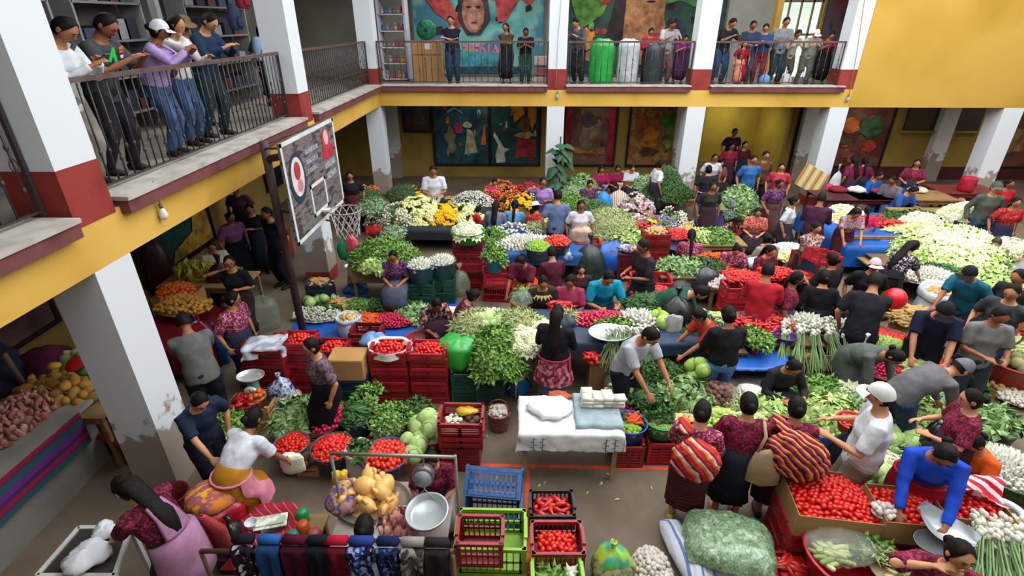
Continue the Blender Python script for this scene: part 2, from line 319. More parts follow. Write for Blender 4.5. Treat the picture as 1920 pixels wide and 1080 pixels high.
board('notice_board',-3.95,-3.12,1.55,2.6,'dark glazed notice board on the back wall beside the pilaster',plain('#33343a',.3,.5,.2,4),clip([('notice','#54585e',[(.4,.2),(.8,.2),(.8,.9),(.4,.9)]),('notice','#6a3a3a',[(.08,.1),(.35,.1),(.35,.4),(.08,.4)])]),cat='board')
# murals on the left wall, lower gallery (turned boards)
def board_left(y0,y1,z0,z1,label,ground,shapes):
    e=board('mural',0,y1-y0,z0,z1,label,ground,shapes,Y=0); e.location=(-7.13,y0,0); e.rotation_euler[2]=PI/2; return e
board_left(8.8,11.2,.35,2.5,'green mural with a yellow mound on the shaded left wall',mixed(['#123a34','#1b5244','#2a2f3a'],scale=1.4,kind='noise',detail=4),clip([('painted_mound','#b08a3a',[(.35,.02),(.98,.02),(.96,.3),(.88,.5),(.78,.45),(.7,.2),(.4,.12)]),('painted_shape','#3a3442',blob(.4,.7,.25,.15,30))]))
board_left(4.6,6.8,.75,2.5,'dim brown mural on the left wall above the fruit stall',mixed(['#3a2c30','#53403e','#6b4c3a'],scale=1.4,kind='noise',detail=4),clip([('painted_hat','#2c3040',blob(.7,.3,.22,.1,31)),('painted_head','#6a5a50',blob(.6,.5,.18,.2,32))]))
board_left(14.2,16.4,.6,2.5,'dark mural with a red outline in far left corner',plain('#14262a',.6,.3,.3,2),clip([('painted_outline','#6e1f24',[(.2,.25),(.8,.25),(.8,.75),(.2,.75)]),('painted_face','#15323a',[(.26,.31),(.74,.31),(.74,.69),(.26,.69)])]))
# upper murals
teal=mixed(['#2f5a68','#4e8a86','#6fa39a','#3f6f80'],scale=.9,kind='noise',detail=4)
def txt(s,size,loc,mat,parent,name='painted_letters',rot=(PI/2,0,0),ext=.002,sx=1,align='LEFT'):
    c=bpy.data.curves.new(name,'FONT'); c.body=s; c.size=size; c.extrude=ext; c.align_x=align; c.offset=.012; c.resolution_u=2; c.materials.append(mat)
    tmp=bpy.data.objects.new(name,c); me=bpy.data.meshes.new_from_object(tmp); bpy.data.objects.remove(tmp)
    o=link(name,me,parent,loc=loc); o.rotation_euler=rot; o.scale=(sx,1,1); return o
e=board('mural',-3.4,.58,3.3,6.1,'teal mural of a frontal face in gold headdress over pink capitals, upper gallery',teal,clip([(n_,c_,[(.46+(u_-.525)*.95,v_) for u_,v_ in p_]) for n_,c_,p_ in [
 ('painted_plume','#a8433e',[(.14,.98),(.3,1),(.33,.75),(.44,.5),(.4,.47),(.22,.62),(.12,.8)]),('painted_plume','#a8433e',[(.84,.98),(.72,1),(.7,.75),(.72,.52),(.79,.54),(.88,.72),(.93,.85)]),
 ('painted_leaves','#7d8a4c',blob(.36,.86,.08,.14,40)),('painted_leaves','#7d8a4c',blob(.68,.84,.07,.12,41)),
 ('painted_hair','#3a2e30',[(.41,.8),(.64,.8),(.66,.55),(.58,.4),(.47,.4),(.4,.55)]),('painted_face','#8f5f50',oval(.525,.62,.09,.2)),('painted_face_light','#a87666',oval(.53,.56,.055,.11)),
 ('painted_headdress','#c9973c',[(.42,.97),(.64,.97),(.63,.82),(.53,.87),(.43,.82)]),('painted_eye','#2a1c1c',oval(.49,.67,.02,.012)),('painted_eye','#2a1c1c',oval(.565,.67,.02,.012)),('painted_mouth','#7a2a2a',oval(.53,.52,.025,.012)),
 ('painted_base','#3f8a90',[(.33,.02),(.8,.02),(.8,.22),(.33,.24)]),('painted_shore','#274a5a',[(.3,.0),(.98,.0),(.98,.08),(.3,.08)])]]),frame='#5a5a58')
txt('TENAN',.46,(-1.93,17.93,3.82),plain('#c06a86',.6,.2,.1,5),e)
board('mural',1.3,6.0,3.3,6.1,'dark mural of a brown side face with green plumes, upper gallery',mixed(['#232c34','#2c4a38','#1f2a30'],scale=1,kind='noise',detail=4),clip([
 ('painted_leaf','#4f7a34',[(.08,.45),(.22,.6),(.32,.98),(.02,.98),(.02,.7)]),('painted_leaf','#3f6a3c',[(.55,.9),(.97,.98),(.97,.55),(.75,.7),(.6,.8)]),('painted_leaf','#5a8a4a',[(.6,.75),(.95,.88),(.9,.8),(.62,.7)]),
 ('painted_border','#8e2f2e',[(.2,.68),(.26,.7),(.34,.96),(.31,.97),(.22,.74)]),('painted_hair','#2c2426',[(.24,.3),(.45,.3),(.42,.98),(.33,.98)]),
 ('painted_face','#9a6848',[(.36,.12),(.5,.1),(.53,.25),(.6,.32),(.6,.42),(.63,.48),(.61,.6),(.62,.98),(.37,.98),(.36,.5)]),('painted_lips','#8e3a3a',oval(.575,.4,.03,.02)),('painted_eye','#2a1c1c',oval(.52,.72,.03,.012)),('painted_nose_shadow','#7a4f3a',[(.58,.5),(.61,.48),(.6,.62)]),
 ('painted_flower','#c07a2c',[(.1,.2),(.16,.28),(.17,.4),(.12,.48),(.09,.42)])]),frame='#4a4a48')
board('mural',8.95,10.1,3.3,6.1,'blue and red mural beside the yellow post, upper gallery end',mixed(['#33404a','#4e6f78','#8a4a4a'],scale=1.3,kind='noise',detail=4),[],frame='#b08a2c')
# bright upper window with outside greenery
m=MB(); m.box((8.2,18.4,4.9),(1.35,.02,3)); struct('window_3',m,plain('#cfe0d0',.5,.2,.3,3,emit=1.0))
m=B(*[BX(x,x+.04,18.05,18.12,3.3,6.3) for x in (7.56,7.9,8.25,8.6,8.86)],BX(7.55,8.9,18.05,18.12,4.4,4.46),BX(7.55,8.9,18.05,18.12,5.3,5.36)); struct('window_4',m,plain('#8a7a66',.6,.3,.1,6))
struct('post_yellow',B(BX(7.45,7.62,17.8,18,3.2,6.4)),yellow)
# ================================================================ PEOPLE
def remesh(mb,vox,name):
    me=mb.mesh(name,[],True); o=bpy.data.objects.new('tmp',me); COL.objects.link(o)
    md=o.modifiers.new('r','REMESH'); md.mode='VOXEL'; md.voxel_size=vox; md.use_smooth_shade=True
    dg=bpy.context.evaluated_depsgraph_get(); out=bpy.data.meshes.new_from_object(o.evaluated_get(dg)); out.name=name
    bpy.data.objects.remove(o); bpy.data.meshes.remove(me); return out
def rumple(me,amp,sc,seed=0):
    n=len(me.vertices); co=np.empty(n*3,np.float32); no=np.empty(n*3,np.float32)
    me.vertices.foreach_get('co',co); me.vertex_normals.foreach_get('vector',no); co=co.reshape(-1,3); no=no.reshape(-1,3)
    p=co*sc*2.2+seed; w=0
    for k,(a,b,c) in enumerate([(1,.7,.4),(-.6,1,.8),(.9,-.8,1.1),(2.1,1.7,-1.9)]): w=w+np.sin(p@np.array([a,b,c])+1.3*k+1.7*np.sin(p@np.array([b,-c,a])*.8))*(.4,.35,.3,.2)[k]
    co+=no*(w*amp*.6)[:,None]; me.vertices.foreach_set('co',co.ravel()); me.update()
def ik(S,T,L1,L2,hint):
    S=V(S);T=V(T);d=T-S;D=min(d.length,(L1+L2)*.995);d.normalize();a=(L1*L1-L2*L2+D*D)/(2*D);h=math.sqrt(max(0,L1*L1-a*a))
    hv=V(hint);hv-=d*hv.dot(d);hv.normalize();return S+d*a+hv*h,S+d*D
# pose: hip height, lean, knees, feet, hands (left x<0, right x>0; y is forward), head pitch/turn, elbow hint
def P_(hz=.84,lean=4,hp=8,ht=0,kn=None,ft=None,hands=None,hint=None,tilt=0):
    return dict(hz=hz,lean=lean,hp=hp,ht=ht,kn=kn,ft=ft or ((-.1,0),(.1,0)),hands=hands or ((-.25,.04,.8),(.25,.04,.8)),hint=hint,tilt=tilt)
sit_k=((-.12,.40,.47),(.12,.40,.47)); sit_f=((-.12,.42),(.12,.42)); low_k=((-.14,.34,.42),(.14,.34,.42)); low_f=((-.13,.34),(.13,.34))
POSE=dict(
 stand=P_(), stand_l=P_(ht=35,hp=12), stand_r=P_(ht=-35,hp=12),
 front=P_(hp=22,hands=((-.1,.3,1.0),(.11,.29,1.0))),
 phone=P_(hp=30,hands=((-.04,.28,1.1),(.06,.27,1.08))),
 rail=P_(lean=14,hp=22,hands=((-.2,.34,1.06),(.16,.36,1.06))),
 cross=P_(hp=14,hands=((.12,.22,1.08),(-.12,.2,1.06))),
 reach=P_(lean=26,hp=30,hands=((-.14,.52,.82),(.16,.5,.8))),
 reach1=P_(lean=22,hp=28,hands=((-.22,.12,.8),(.14,.55,.85)),ft=((-.1,-.08),(.1,.12))),
 bend=P_(lean=62,hp=20,hands=((-.14,.62,.5),(.16,.6,.48)),ft=((-.13,0),(.13,.05))),
 walk=P_(lean=6,hp=10,ft=((-.09,.24),(.09,-.22)),hands=((-.24,-.1,.84),(.25,.16,.86))),
 carry=P_(hp=12,hands=((-.16,.28,1.02),(.18,.27,.98)),lean=0),
 sit=P_(hz=.46,lean=8,hp=22,kn=sit_k,ft=sit_f,hands=((-.1,.32,.58),(.1,.3,.58))),
 sit_work=P_(hz=.46,lean=24,hp=28,kn=sit_k,ft=sit_f,hands=((-.12,.44,.66),(.13,.42,.62))),
 sit_low=P_(hz=.3,lean=14,hp=20,kn=low_k,ft=low_f,hands=((-.08,.32,.5),(.1,.3,.48))),
 low_work=P_(hz=.3,lean=34,hp=26,kn=low_k,ft=low_f,hands=((-.15,.52,.4),(.14,.5,.38))),
 stoop=P_(hz=.8,lean=46,hp=6,hands=((-.22,.5,.6),(.2,.52,.62)),ft=((-.12,-.06),(.12,.08))),
 head_up=P_(hp=-2,ht=25,hands=((-.12,.2,1.05),(.13,.15,1.36)),hint=(.8,.1,-.3)),
)
def body_frame(p,H=1.0):
    """joints of a pose"""
    R1=Matrix.Rotation(-rad(p['lean']*.6),3,'X'); R2=Matrix.Rotation(-rad(p['lean']),3,'X')
    pel=V((0,0,p['hz'])); waist=pel+R1@V((0,0,.15)); chest=waist+R2@V((0,0,.16)); sh=chest+R2@V((0,0,.12)); nb=sh+R2@V((0,0,.045))
    J=dict(pel=pel,waist=waist,chest=chest,sh=sh,nb=nb,R2=R2,R1=R1)
    hl=rad(p['lean']*.55+p['hp']*.9); Rh=Matrix.Rotation(rad(p['ht']),3,'Z')@Matrix.Rotation(-hl,3,'X')@Matrix.Rotation(rad(p['tilt']),3,'Y')
    neck=nb+(R2@V((0,0.01,.05))); hc=neck+Rh@V((0,.012,.10)); J['neck']=neck; J['hc']=hc; J['Rh']=Rh
    for i,s in enumerate((-1,1)):
        S=sh+R2@V((s*.165,0,-.015)); hint=p['hint'] or (s*.55,-.5,-.6)
        if p['hint'] and s==-1: hint=(-.5,-.5,-.6)
        E,Wr=ik(S,p['hands'][i],.27,.235,hint); J['S',i],J['E',i],J['W',i]=S,E,Wr
        hip=pel+V((s*.088,0,-.05)); f=p['ft'][i]; ank=V((f[0],f[1],.085))
        if p['kn']: K=V(p['kn'][i])
        else:
            K,ank=ik(hip,ank,.37,.36,(s*.05,1,0))
        J['hip',i],J['K',i],J['A',i]=hip,K,ank
    return J
def hand(mb,W,d,s,curl=.6):
    d=d.normalized(); pn=V((-s*.5,.0,-.85)); pn-=d*pn.dot(d)
    if pn.length<.1: pn=d.orthogonal()
    pn.normalize(); x=d.cross(pn); 
    if x.x*s>0: x=-x      # thumb side points inwards
    mb.sweep([W-d*.02,W+d*.02,W+d*.05,W+d*.085],[(.022,.017),(.03,.016),(.038,.016),(.036,.013)],8,x)
    for k,L in zip(range(4),(.062,.07,.066,.052)):
        b=W+d*.083+x*(.027-.018*k); a1=d*math.cos(curl*.5)+pn*math.sin(curl*.5); a2=d*math.cos(curl*1.5)+pn*math.sin(curl*1.5)
        mb.sweep([b-d*.012,b,b+a1*L*.5,b+a1*L*.5+a2*L*.5],[.009,.0092,.0085,.0072],6,x)
    t0=W+d*.028+x*.026; t1=t0+(d*.6+x*.75).normalized()*.034; t2=t1+(d*.85+x*.1+pn*.5).normalized()*.03
    mb.sweep([t0-x*.012,t0,t1,t2],[.013,.0125,.011,.009],6,d)
def head_into(mb,J):
    R=J['Rh']; c=J['hc']; nu,nv=18,14; vs=[];fs=[]
    def sh(a,b):
        x=math.sin(b)*math.cos(a); y=math.sin(b)*math.sin(a); z=math.cos(b)
        rx,ry,rz=.077,.094,.112
        if z<0: k=1-.34*(-z)**1.3; rx*=k; ry*=(1-.22*(-z)**1.5)
        p=V((x*rx,y*ry,z*rz))
        if y>0:                      # face plane
            f=max(0,y)
            p.y-=.010*f*f
            u=x*rx/.077; zz=p.z
            nose=math.exp(-(u/.16)**2)*max(0,1-abs(zz+.022)/.034)
            p.y+=nose*.026*f
            p.y+=.006*math.exp(-((zz-.022)/.012)**2)*f; p.y-=.007*math.exp(-((zz-.0)/.012)**2)*math.exp(-((abs(u)-.38)/.2)**2)*f
            p.y+=.008*math.exp(-((zz+.062)/.012)**2)*math.exp(-(u/.3)**2)*f; p.y+=.006*math.exp(-((zz+.1)/.016)**2)*f
        return c+R@p
    for j in range(1,nv):
        for i in range(nu): vs.append(sh(2*PI*i/nu+PI/2,PI*j/nv))
    vs+=[c+R@V((0,0,.112)),c+R@V((0,.01,-.108))]; T=len(vs)-2
    for j in range(nv-2):
        for i in range(nu): fs.append((j*nu+i,(j+1)*nu+i,(j+1)*nu+(i+1)%nu,j*nu+(i+1)%nu))
    for i in range(nu): fs.append((T,i,(i+1)%nu)); fs.append((T+1,(nv-2)*nu+(i+1)%nu,(nv-2)*nu+i))
    mb.add(vs,fs)
    for s in(-1,1): mb.ell(c+R@V((s*.078,-.008,-.004)),(.012,.018,.03),8,6,R)
def foot(mb,A,y=1,k=1.0,h=0):
    mb.sweep([A+V((0,-.045,-.045)),A+V((0,0,-.035)),A+V((0,.07,-.055)),A+V((0,.14,-.068))],[(.032*k,.036*k),(.036*k,.045*k),(.042*k,.027*k),(.03*k,.016*k)],10,(1,0,0))
def foot_h(mb,A,k=1.0): # foot swept forward
    pts=[A+V((0,-.06,-.05)),A+V((0,-.01,-.045)),A+V((0,.08,-.055)),A+V((0,.155,-.066))]
    mb.sweep(pts,[(.03*k,.03*k),(.036*k,.04*k),(.043*k,.028*k),(.03*k,.017*k)],10,(1,0,0))
TC={}
def build(pose,male,long_sleeve,bottom,fine):
    key=(pose if isinstance(pose,str) else id(pose),male,long_sleeve,bottom,fine)
    if key in TC: return TC[key]
    p=POSE[pose] if isinstance(pose,str) else pose; J=body_frame(p); R1,R2=J['R1'],J['R2']; vb=.0125 if fine else .016
    k=1.0 if male else .97
    mb=MB()
    mb.sweep([J['pel']+V((0,0,-.06)),J['pel']+V((0,0,.02)),J['waist'],J['chest'],J['sh']+R2@V((0,-.005,-.03)),J['sh']+R2@V((0,-.005,.01)),J['nb'],J['neck'],J['hc']+J['Rh']@V((0,-.01,-.03))],
        [(.13,.1),(.15,.115),(.125,.1),(.15,.105),(.16,.085),(.11,.07),(.062,.06),(.05,.052),(.048,.05)],16)
    head_into(mb,J)
    for i,s in enumerate((-1,1)):
        S,E,Wr=J['S',i],J['E',i],J['W',i]
        mb.sweep([S+V((-s*.06,0,0)),S,S.lerp(E,.5),E,E.lerp(Wr,.4),Wr],[.05,.048,.041,.035,.034,.023],10,(0,1,0)); hand(mb,Wr,Wr-E,s)
        hp_,K,A=J['hip',i],J['K',i],J['A',i]
        mb.sweep([hp_+V((0,0,.03)),hp_.lerp(K,.4),K,K.lerp(A,.3)-V((0,.012,0)),A+V((0,0,.03)),A-V((0,0,.02))],[.08,.072,.052,.05,.034,.034],10,(1,0,0)); foot_h(mb,A)
    body=remesh(mb,(.0195 if not fine else .0115),'body')
    # shirt
    mb=MB(); tk=1.10; lo=(-.10 if male else .0) if bottom!='skirt' else .04
    mb.sweep([J['pel']+R1@V((0,0,lo)),J['pel']+R1@V((0,0,.08)),J['waist'],J['chest']+R2@V((0,.012 if not male else 0,-.02)),J['sh']+R2@V((0,-.005,-.035)),J['sh']+R2@V((0,-.005,.015)),J['nb']+R2@V((0,0,-.012))],
        [(.182,.145),(.176,.14),(.16,.135),(.182,.14 if male else .15),(.178,.108),(.125,.088),(.072,.072)],16,(1,0,0),True,.1)
    for i,s in enumerate((-1,1)):
        S,E,Wr=J['S',i],J['E',i],J['W',i]
        if long_sleeve: pts=[S+V((-s*.06,0,0)),S,S.lerp(E,.5),E,E.lerp(Wr,.5),E.lerp(Wr,.93)]; rr=[.068,.068,.06,.052,.045,.04]
        else: pts=[S+V((-s*.06,0,0)),S,S.lerp(E,.45),S.lerp(E,.86)]; rr=[.068,.072,.07,.067 if not male else .06]
        mb.sweep(pts,rr,12,(0,1,0),True,.05)
    shirt=remesh(mb,.016 if fine else .023,'shirt'); rumple(shirt,.009,9,1)
    # bottom
    K=(J['K',0]+J['K',1])/2; A=(J['A',0]+J['A',1])/2; spread=abs(J['K',1].x-J['K',0].x)/2
    fw=abs(J['A',1].x-J['A',0].x)/2; fy=abs(J['A',1].y-J['A',0].y)/2; mb=MB()
    if bottom=='skirt':
        seated=p['kn'] is not None
        if seated: pts=[J['waist']+V((0,0,.0)),J['pel']+V((0,-.02,.0)),J['pel'].lerp(K,.5)+V((0,0,.0)),K+V((0,.03,0)),K.lerp(A,.5)+V((0,.02,0)),K.lerp(A,.8)]; rr=[(.15,.12),(.2,.16),(.23,.13),(.235,.10),(.22,.11),(.22,.12)]
        else: pts=[J['waist'],J['pel']+V((0,-.005,.03)),J['pel']+V((0,-.01,-.10)),K+V((0,-.005,.1)),K+V((0,0,-.05)),K.lerp(A,.62)]; rr=[(.165,.138),(.192,.16),(.205,.172),(.20,.17+fy*.4),(.195,.165+fy*.5),(.195,.16+fy*.6)]
        mb.sweep(pts,rr,32,(1,0,0),True,.05)
        me=mb.mesh('skirt',[],True)
        c0=J['pel']
        for v in me.vertices:
            q=v.co-c0; a=math.atan2(q.x,q.y if not seated else q.z); f=max(0,min(1,(c0.z+.05-v.co.z)*2.2)) if not seated else .5
            v.co+=V((q.x,q.y,0)).normalized()*(.012*math.sin(a*9)+.006*math.sin(a*17+1))*f
        low=me
    else:
        mb.sweep([J['pel']+R1@V((0,0,.1)),J['pel']+V((0,0,.0)),J['pel']+V((0,0,-.1))],[(.158,.128),(.172,.148),(.14,.125)],14,(1,0,0),True,.2)
        for i in (0,1):
            h_,K_,A_=J['hip',i],J['K',i],J['A',i]; w=1.0 if bottom=='slim' else 1.18
            mb.sweep([h_+V((0,0,.02)),h_.lerp(K_,.5),K_,K_.lerp(A_,.5),A_+V((0,-.005,.0))],[.098*w,.086*w,.07*w,.06*w,.055*w],12,(1,0,0),True,.05)
        low=remesh(mb,.015 if fine else .022,'trousers'); rumple(low,.008,11,4)
    shoes=[]
    for i in(0,1): mb=MB(); foot_h(mb,J['A',i],1.14); shoes.append(mb.mesh('shoe',[],True))
    r=dict(J=J,body=body,shirt=shirt,low=low,shoes=shoes,p=p,bottom=bottom); TC[key]=r; return r
# head furniture in the head's own frame, shared by all
def cap_surface(mb,k,z0front,z0back,ext=0,full=False,nu=22,nv=9):
    def fn(u,v):
        a=2*PI*u; fr=max(0,math.sin(a)); z0=z0back+(z0front-z0back)*fr**.7
        bmax=math.acos(max(-1,min(1,z0/.112))); b=.001+bmax*v
        x=math.sin(b)*math.cos(a); y=math.sin(b)*math.sin(a); z=math.cos(b)
        kk=(k-.035*fr*min(1,b/1.2))*(1+.012*math.sin(a*13)) ; return V((x*.077*kk,y*.094*kk-.004,z*.112*kk))
    mb.grid(fn,nu,nv)
def mk_hair(st):
    mb=MB(); 
    if st=='short': cap_surface(mb,1.08,.088,-.05)
    else: cap_surface(mb,1.085,.09,-.085)
    if st=='bun': mb.ell((0,-.12,.0),(.04,.035,.04),10,7)
    me=mb.mesh('hair',[],True); rumple(me,.004,40); 
    return me
def mk_cap(wide=False):
    mb=MB()
    if wide:
        mb.lathe([(.001,.135),(.06,.13),(.085,.1),(.092,.05),(.1,.045),(.17,.03),(.172,.026),(.09,.035)],22,(0,-.004,0),0,False)
    else:
        cap_surface(mb,1.13,.055,.0); 
        def br(u,v):
            a=rad(42)+rad(96)*u; r=.085+.065*v; return V((math.cos(a)*r*.95,math.sin(a)*(r+.012),.048-.01*v-.012*abs(u-.5)*2*v))
        mb.grid(br,10,3)
    return mb.mesh('cap',[],True)
def mk_eyes():
    mb=MB()
    mb.ell((0,0,0),(.0125,.006,.006),8,5)
    return mb.mesh('eye',[plain('#1c1312',.3,.5)],True)
def mk_mouth():
    mb=MB(); mb.ell((0,.087,-.0625),(.023,.006,.0065),8,5); return mb.mesh('mouth',[plain('#7c3f38',.5,.4)],True)
def mk_brow():
    mb=MB()
    mb.sweep([V((-.015,0,-.004)),V((0,0,.002)),V((.016,-.006,-.002))],.0035,5)
    return mb.mesh('eyebrow',[plain('#17110f',.8,.1)],True)
TAILS={}
def tail(T,st):
    k=(id(T['body']),st)
    if k in TAILS: return TAILS[k]
    J=T['J']; R2,Rh=J['R2'],J['Rh']; mb=MB(); h0=J['hc']+Rh@V((0,-.085,.01)); h1=J['hc']+Rh@V((0,-.1,-.06)); P=[h0,h1,J['nb']+R2@V((0,-.095,.0)),J['sh']+R2@V((0,-.13,-.05)),J['chest']+R2@V((0,-.165,.0)),J['waist']+R2@V((0,-.16,.06)),J['waist']+R2@V((0,-.155,-.02))]
    if st=='pony': mb.sweep(P[:6],[.022,.03,.032,.034,.028,.01],8)
    elif st=='loose': mb.sweep([J['hc']+Rh@V((0,-.03,.05))]+P,[(.06,.05),(.08,.045),(.075,.04),(.065,.03),(.07,.022),(.065,.02),(.055,.016),(.03,.01)],14)
    else:
        mb.sweep(P[:3],[.026,.026,.022],8); n=11
        for i in range(n):
            t=i/n*3; q=P[2+int(t)].lerp(P[3+int(t)],t%1); mb.ell(q+V((.004*(-1)**i,0,0)),(.022-.0008*i,.018,.028),7,5)
    me=mb.mesh('hair_tail',[],True); rumple(me,.006,30); TAILS[k]=me; return me
HAIR={s:mk_hair(s) for s in('short','bun','pony','loose','braid','cover')}
CAPM,HATM=mk_cap(),mk_cap(True); EYES,MOUTH,BROW=mk_eyes(),mk_mouth(),mk_brow()
def hair_mat(c='#0f0b0a'): return mixed([c,'#191210','#090707'],scale=14,kind='noise',rough=.65,spec=.15,stretch=(4,4,.6))
SKIN=[mixed(['#8d5a40','#9c6749','#a5714f'],scale=6,kind='noise',rough=.5,subs=.0),mixed(['#7a4a34','#87543c','#925f44'],scale=6,kind='noise',rough=.5),mixed(['#a3704f','#b07b5a','#b98663'],scale=6,kind='noise',rough=.5)]
def huipil(*cols,s=55): return mixed(list(cols),scale=s,kind='cells',rough=.85,spec=.1)
def woven(*cols,s=6,d=.4,k='wz'): return mixed(list(cols),scale=s,kind=k,detail=d,rough=.85,spec=.1)
H_={ 'maroon':huipil('#5a1c2c','#7c2438','#45182a','#8a3046','#5f2434'),'wine':huipil('#4a1626','#641f33','#39141f','#7a2c40'),
 'pinkish':huipil('#7a2f48','#a34a63','#57243a','#c07a8a','#6b2b40'),'red':huipil('#8e1f24','#a52a2c','#6f1a20','#b5443a'),
 'floral':huipil('#3c2a30','#b08a6a','#6a3038','#8a7a72','#2c2026',s=26),'purple':huipil('#3f2440','#5d3358','#7a4a70','#2e1c30'),
 'greyp':huipil('#4b4048','#5f5058','#6f6068','#3d343c','#7a5a60',s=38),'blackf':huipil('#1d181c','#2a2228','#6a2c3c','#141214',s=22),
 'blue':huipil('#2c3a58','#3a4c70','#202c44','#5a6a8a')}
CORTE=[woven('#232433','#2d2f40','#1d1e2a','#33344a',s=8,k='wx'),woven('#2a2028','#3c2832','#1f181e','#4a2c3a',s=9,k='wz'),woven('#1c2430','#28323e','#18202a',s=10,k='wx'),woven('#4a2028','#5c2c30','#38181f',s=8,k='wz'),plain('#17161b',.85,.1,.2,10),plain('#30262a',.85,.1,.2,10)]
JEAN=plain('#3f5a80',.8,.15,.15,12,bump=.2); DJEAN=plain('#262f42',.8,.15,.2,12,bump=.2); BLK=plain('#1b1a1d',.8,.15,.2,9); GREYT=plain('#3c3d40',.8,.15,.2,9); KHAKI=plain('#8a7f6a',.8,.15,.12,9)
APR=plain('#9a6a86',.8,.15,.12,9)
_pi=[0]
def person(loc,face,label,pose='stand',sex='f',top='maroon',low=None,hair=None,h=1.0,long=False,skin=None,bottom=None,cap=None,z=0,shoes='#201a19',group=None,fine=False,apron=None,wrap=None,shawl=None,name='person',wrap_size=None):
    """face: heading in degrees; 0 looks away from the camera (+y), 180 towards it, 90 to the left (-x)"""
    i=_pi[0]; _pi[0]+=1; male=sex=='m'
    bottom=bottom or ('trousers' if male else 'skirt'); T=build(pose,male,long,bottom,fine); J=T['J']
    r=empty(name,(loc[0],loc[1],z),label,'person',group,rz=rad(face)); sc=h*(1.07 if male else .98); r.scale=(sc*1.03,sc*1.03,sc)
    sk=SKIN[i%3 if skin is None else skin]
    def L(nm,me,mat,M=None):
        if not me.materials: me.materials.append(mat)
        o=link(nm,me,r,M=M)
        if me.materials[0]!=mat: o.material_slots[0].link='OBJECT'; o.material_slots[0].material=mat
        return o
    L('body',T['body'],sk)
    tm=H_[top] if top in H_ else (plain(top,.8,.15,.12,10,bump=.15) if isinstance(top,str) else top)
    L('shirt' if male or long else 'blouse',T['shirt'],tm)
    lm=low if low is not None else ((BLK,DJEAN,JEAN,GREYT)[i%4] if male else CORTE[i%6])
    if isinstance(lm,str): lm=plain(lm,.8,.15,.15,10)
    L('trousers' if bottom!='skirt' else 'skirt',T['low'],lm)
    for q in T['shoes']: L('shoe',q,plain(shoes,.6,.3,.1,9))
    HM=Matrix.Translation(J['hc'])@J['Rh'].to_4x4()
    hs=hair or ('short' if male else ('pony','bun','braid','loose')[i%4])
    L('hair',HAIR[hs],hair_mat(),HM); L('mouth',MOUTH,MOUTH.materials[0],HM)
    if hs in('pony','loose','braid'): L('hair_tail',tail(T,hs),hair_mat())
    for s in(-1,1): L('eye',EYES,EYES.materials[0],HM@Matrix.Translation((s*.028,.0845,.002)))
    if fine:
        for s in(-1,1): L('eyebrow',BROW,BROW.materials[0],HM@Matrix.Translation((s*.028,.0895,.024)))
    if cap: L('hat' if cap[0]=='hat' else 'cap',HATM if cap[0]=='hat' else CAPM,plain(cap[1],.8,.15,.1,10),HM)
    if apron:
        sk_me=T['low']; mb=MB(); seated=T['p']['kn'] is not None
        if not seated:
            K=(J['K',0]+J['K',1])/2; pts=[J['pel']+V((0,0,.06)),J['pel']+V((0,-.01,-.10)),K+V((0,0,.12)),K+V((0,0,.0))]; rr=[(.205,.178),(.222,.19),(.228,.20),(.238,.205)]
        else:
            K=(J['K',0]+J['K',1])/2; pts=[J['pel']+V((0,0,.08)),J['pel'].lerp(K,.4)+V((0,0,.02)),K+V((0,.05,.01)),K+V((0,.1,-.16))]; rr=[(.2,.16),(.24,.16),(.25,.125),(.25,.11)]
        def fn(u,v):
            t=v*(len(pts)-1); a0=int(min(t,len(pts)-2)); f=t-a0; c=pts[a0].lerp(pts[a0+1],f); rx=rr[a0][0]*(1-f)+rr[a0+1][0]*f; ry=rr[a0][1]*(1-f)+rr[a0+1][1]*f
            a=PI*(-.12+1.24*u); w=1+.03*math.sin(u*26)*v
            if not seated: return c+V((math.cos(a)*rx*w,math.sin(a)*ry*w,0))
            tt=(pts[min(a0+1,3)]-pts[a0]).normalized(); up=V((1,0,0)).cross(tt); return c+V((math.cos(a)*rx*w,0,0))+up*(math.sin(a)*ry*w)
        mb.grid(fn,20,8); me=mb.mesh('apron',[],True); L('apron',me,tmat(apron))
        mb=MB(); mb.sweep([pts[0]+V((math.cos(a)*.2,math.sin(a)*.172,0)) for a in [2*PI*q/16 for q in range(17)]],.014,6); L('apron_tie',mb.mesh('apron_tie',[],True),tmat(apron))
    if wrap:   # striped cloth bundle slung over the back and one shoulder
        mb=MB(); R2=J['R2']; c=J['chest']+R2@V((0,-.2,-.04)); 
        wr=wrap_size or (.22,.15,.23); mb.ell(c+R2@V((.04,0,-.05)),wr,18,12,R2@Matrix.Rotation(.5,3,'Y')); S=[J['sh']+R2@V(q) for q in((-.1,-.12,.03),(-.14,.02,.055),(-.02,.15,-.02),(.14,.15,-.16),(.19,.02,-.26),(.14,-.12,-.26))]
        mb.sweep(S,[(.07,.02)]*6,10,(1,0,0)); me=remesh(mb,.016,'carrying_cloth'); rumple(me,.03,9); rumple(me,.012,24); L('carrying_cloth',me,woven(*wrap,s=3.6,k='wd',d=4.5))
    if shawl:
        mb=MB(); R2=J['R2']
        def fs(u,v):
            a=PI*(1.0+1.0*u)*1.0; rr_=.19+.03*v; return J['sh']+R2@V((math.cos(a)*(rr_+.02),math.sin(a)*(.13+.02*math.sin(u*30)*v)-.01,.03-.36*v*(1-.25*abs(u-.5)*2)))
        mb.grid(fs,22,9); L('shawl',mb.mesh('shawl',[],True),tmat(shawl))
    r['_J']=0; del r['_J']
    return r,J
def tmat(x): return x if not isinstance(x,(str,tuple,list)) else (plain(x,.8,.15,.12,10) if isinstance(x,str) else woven(*x))
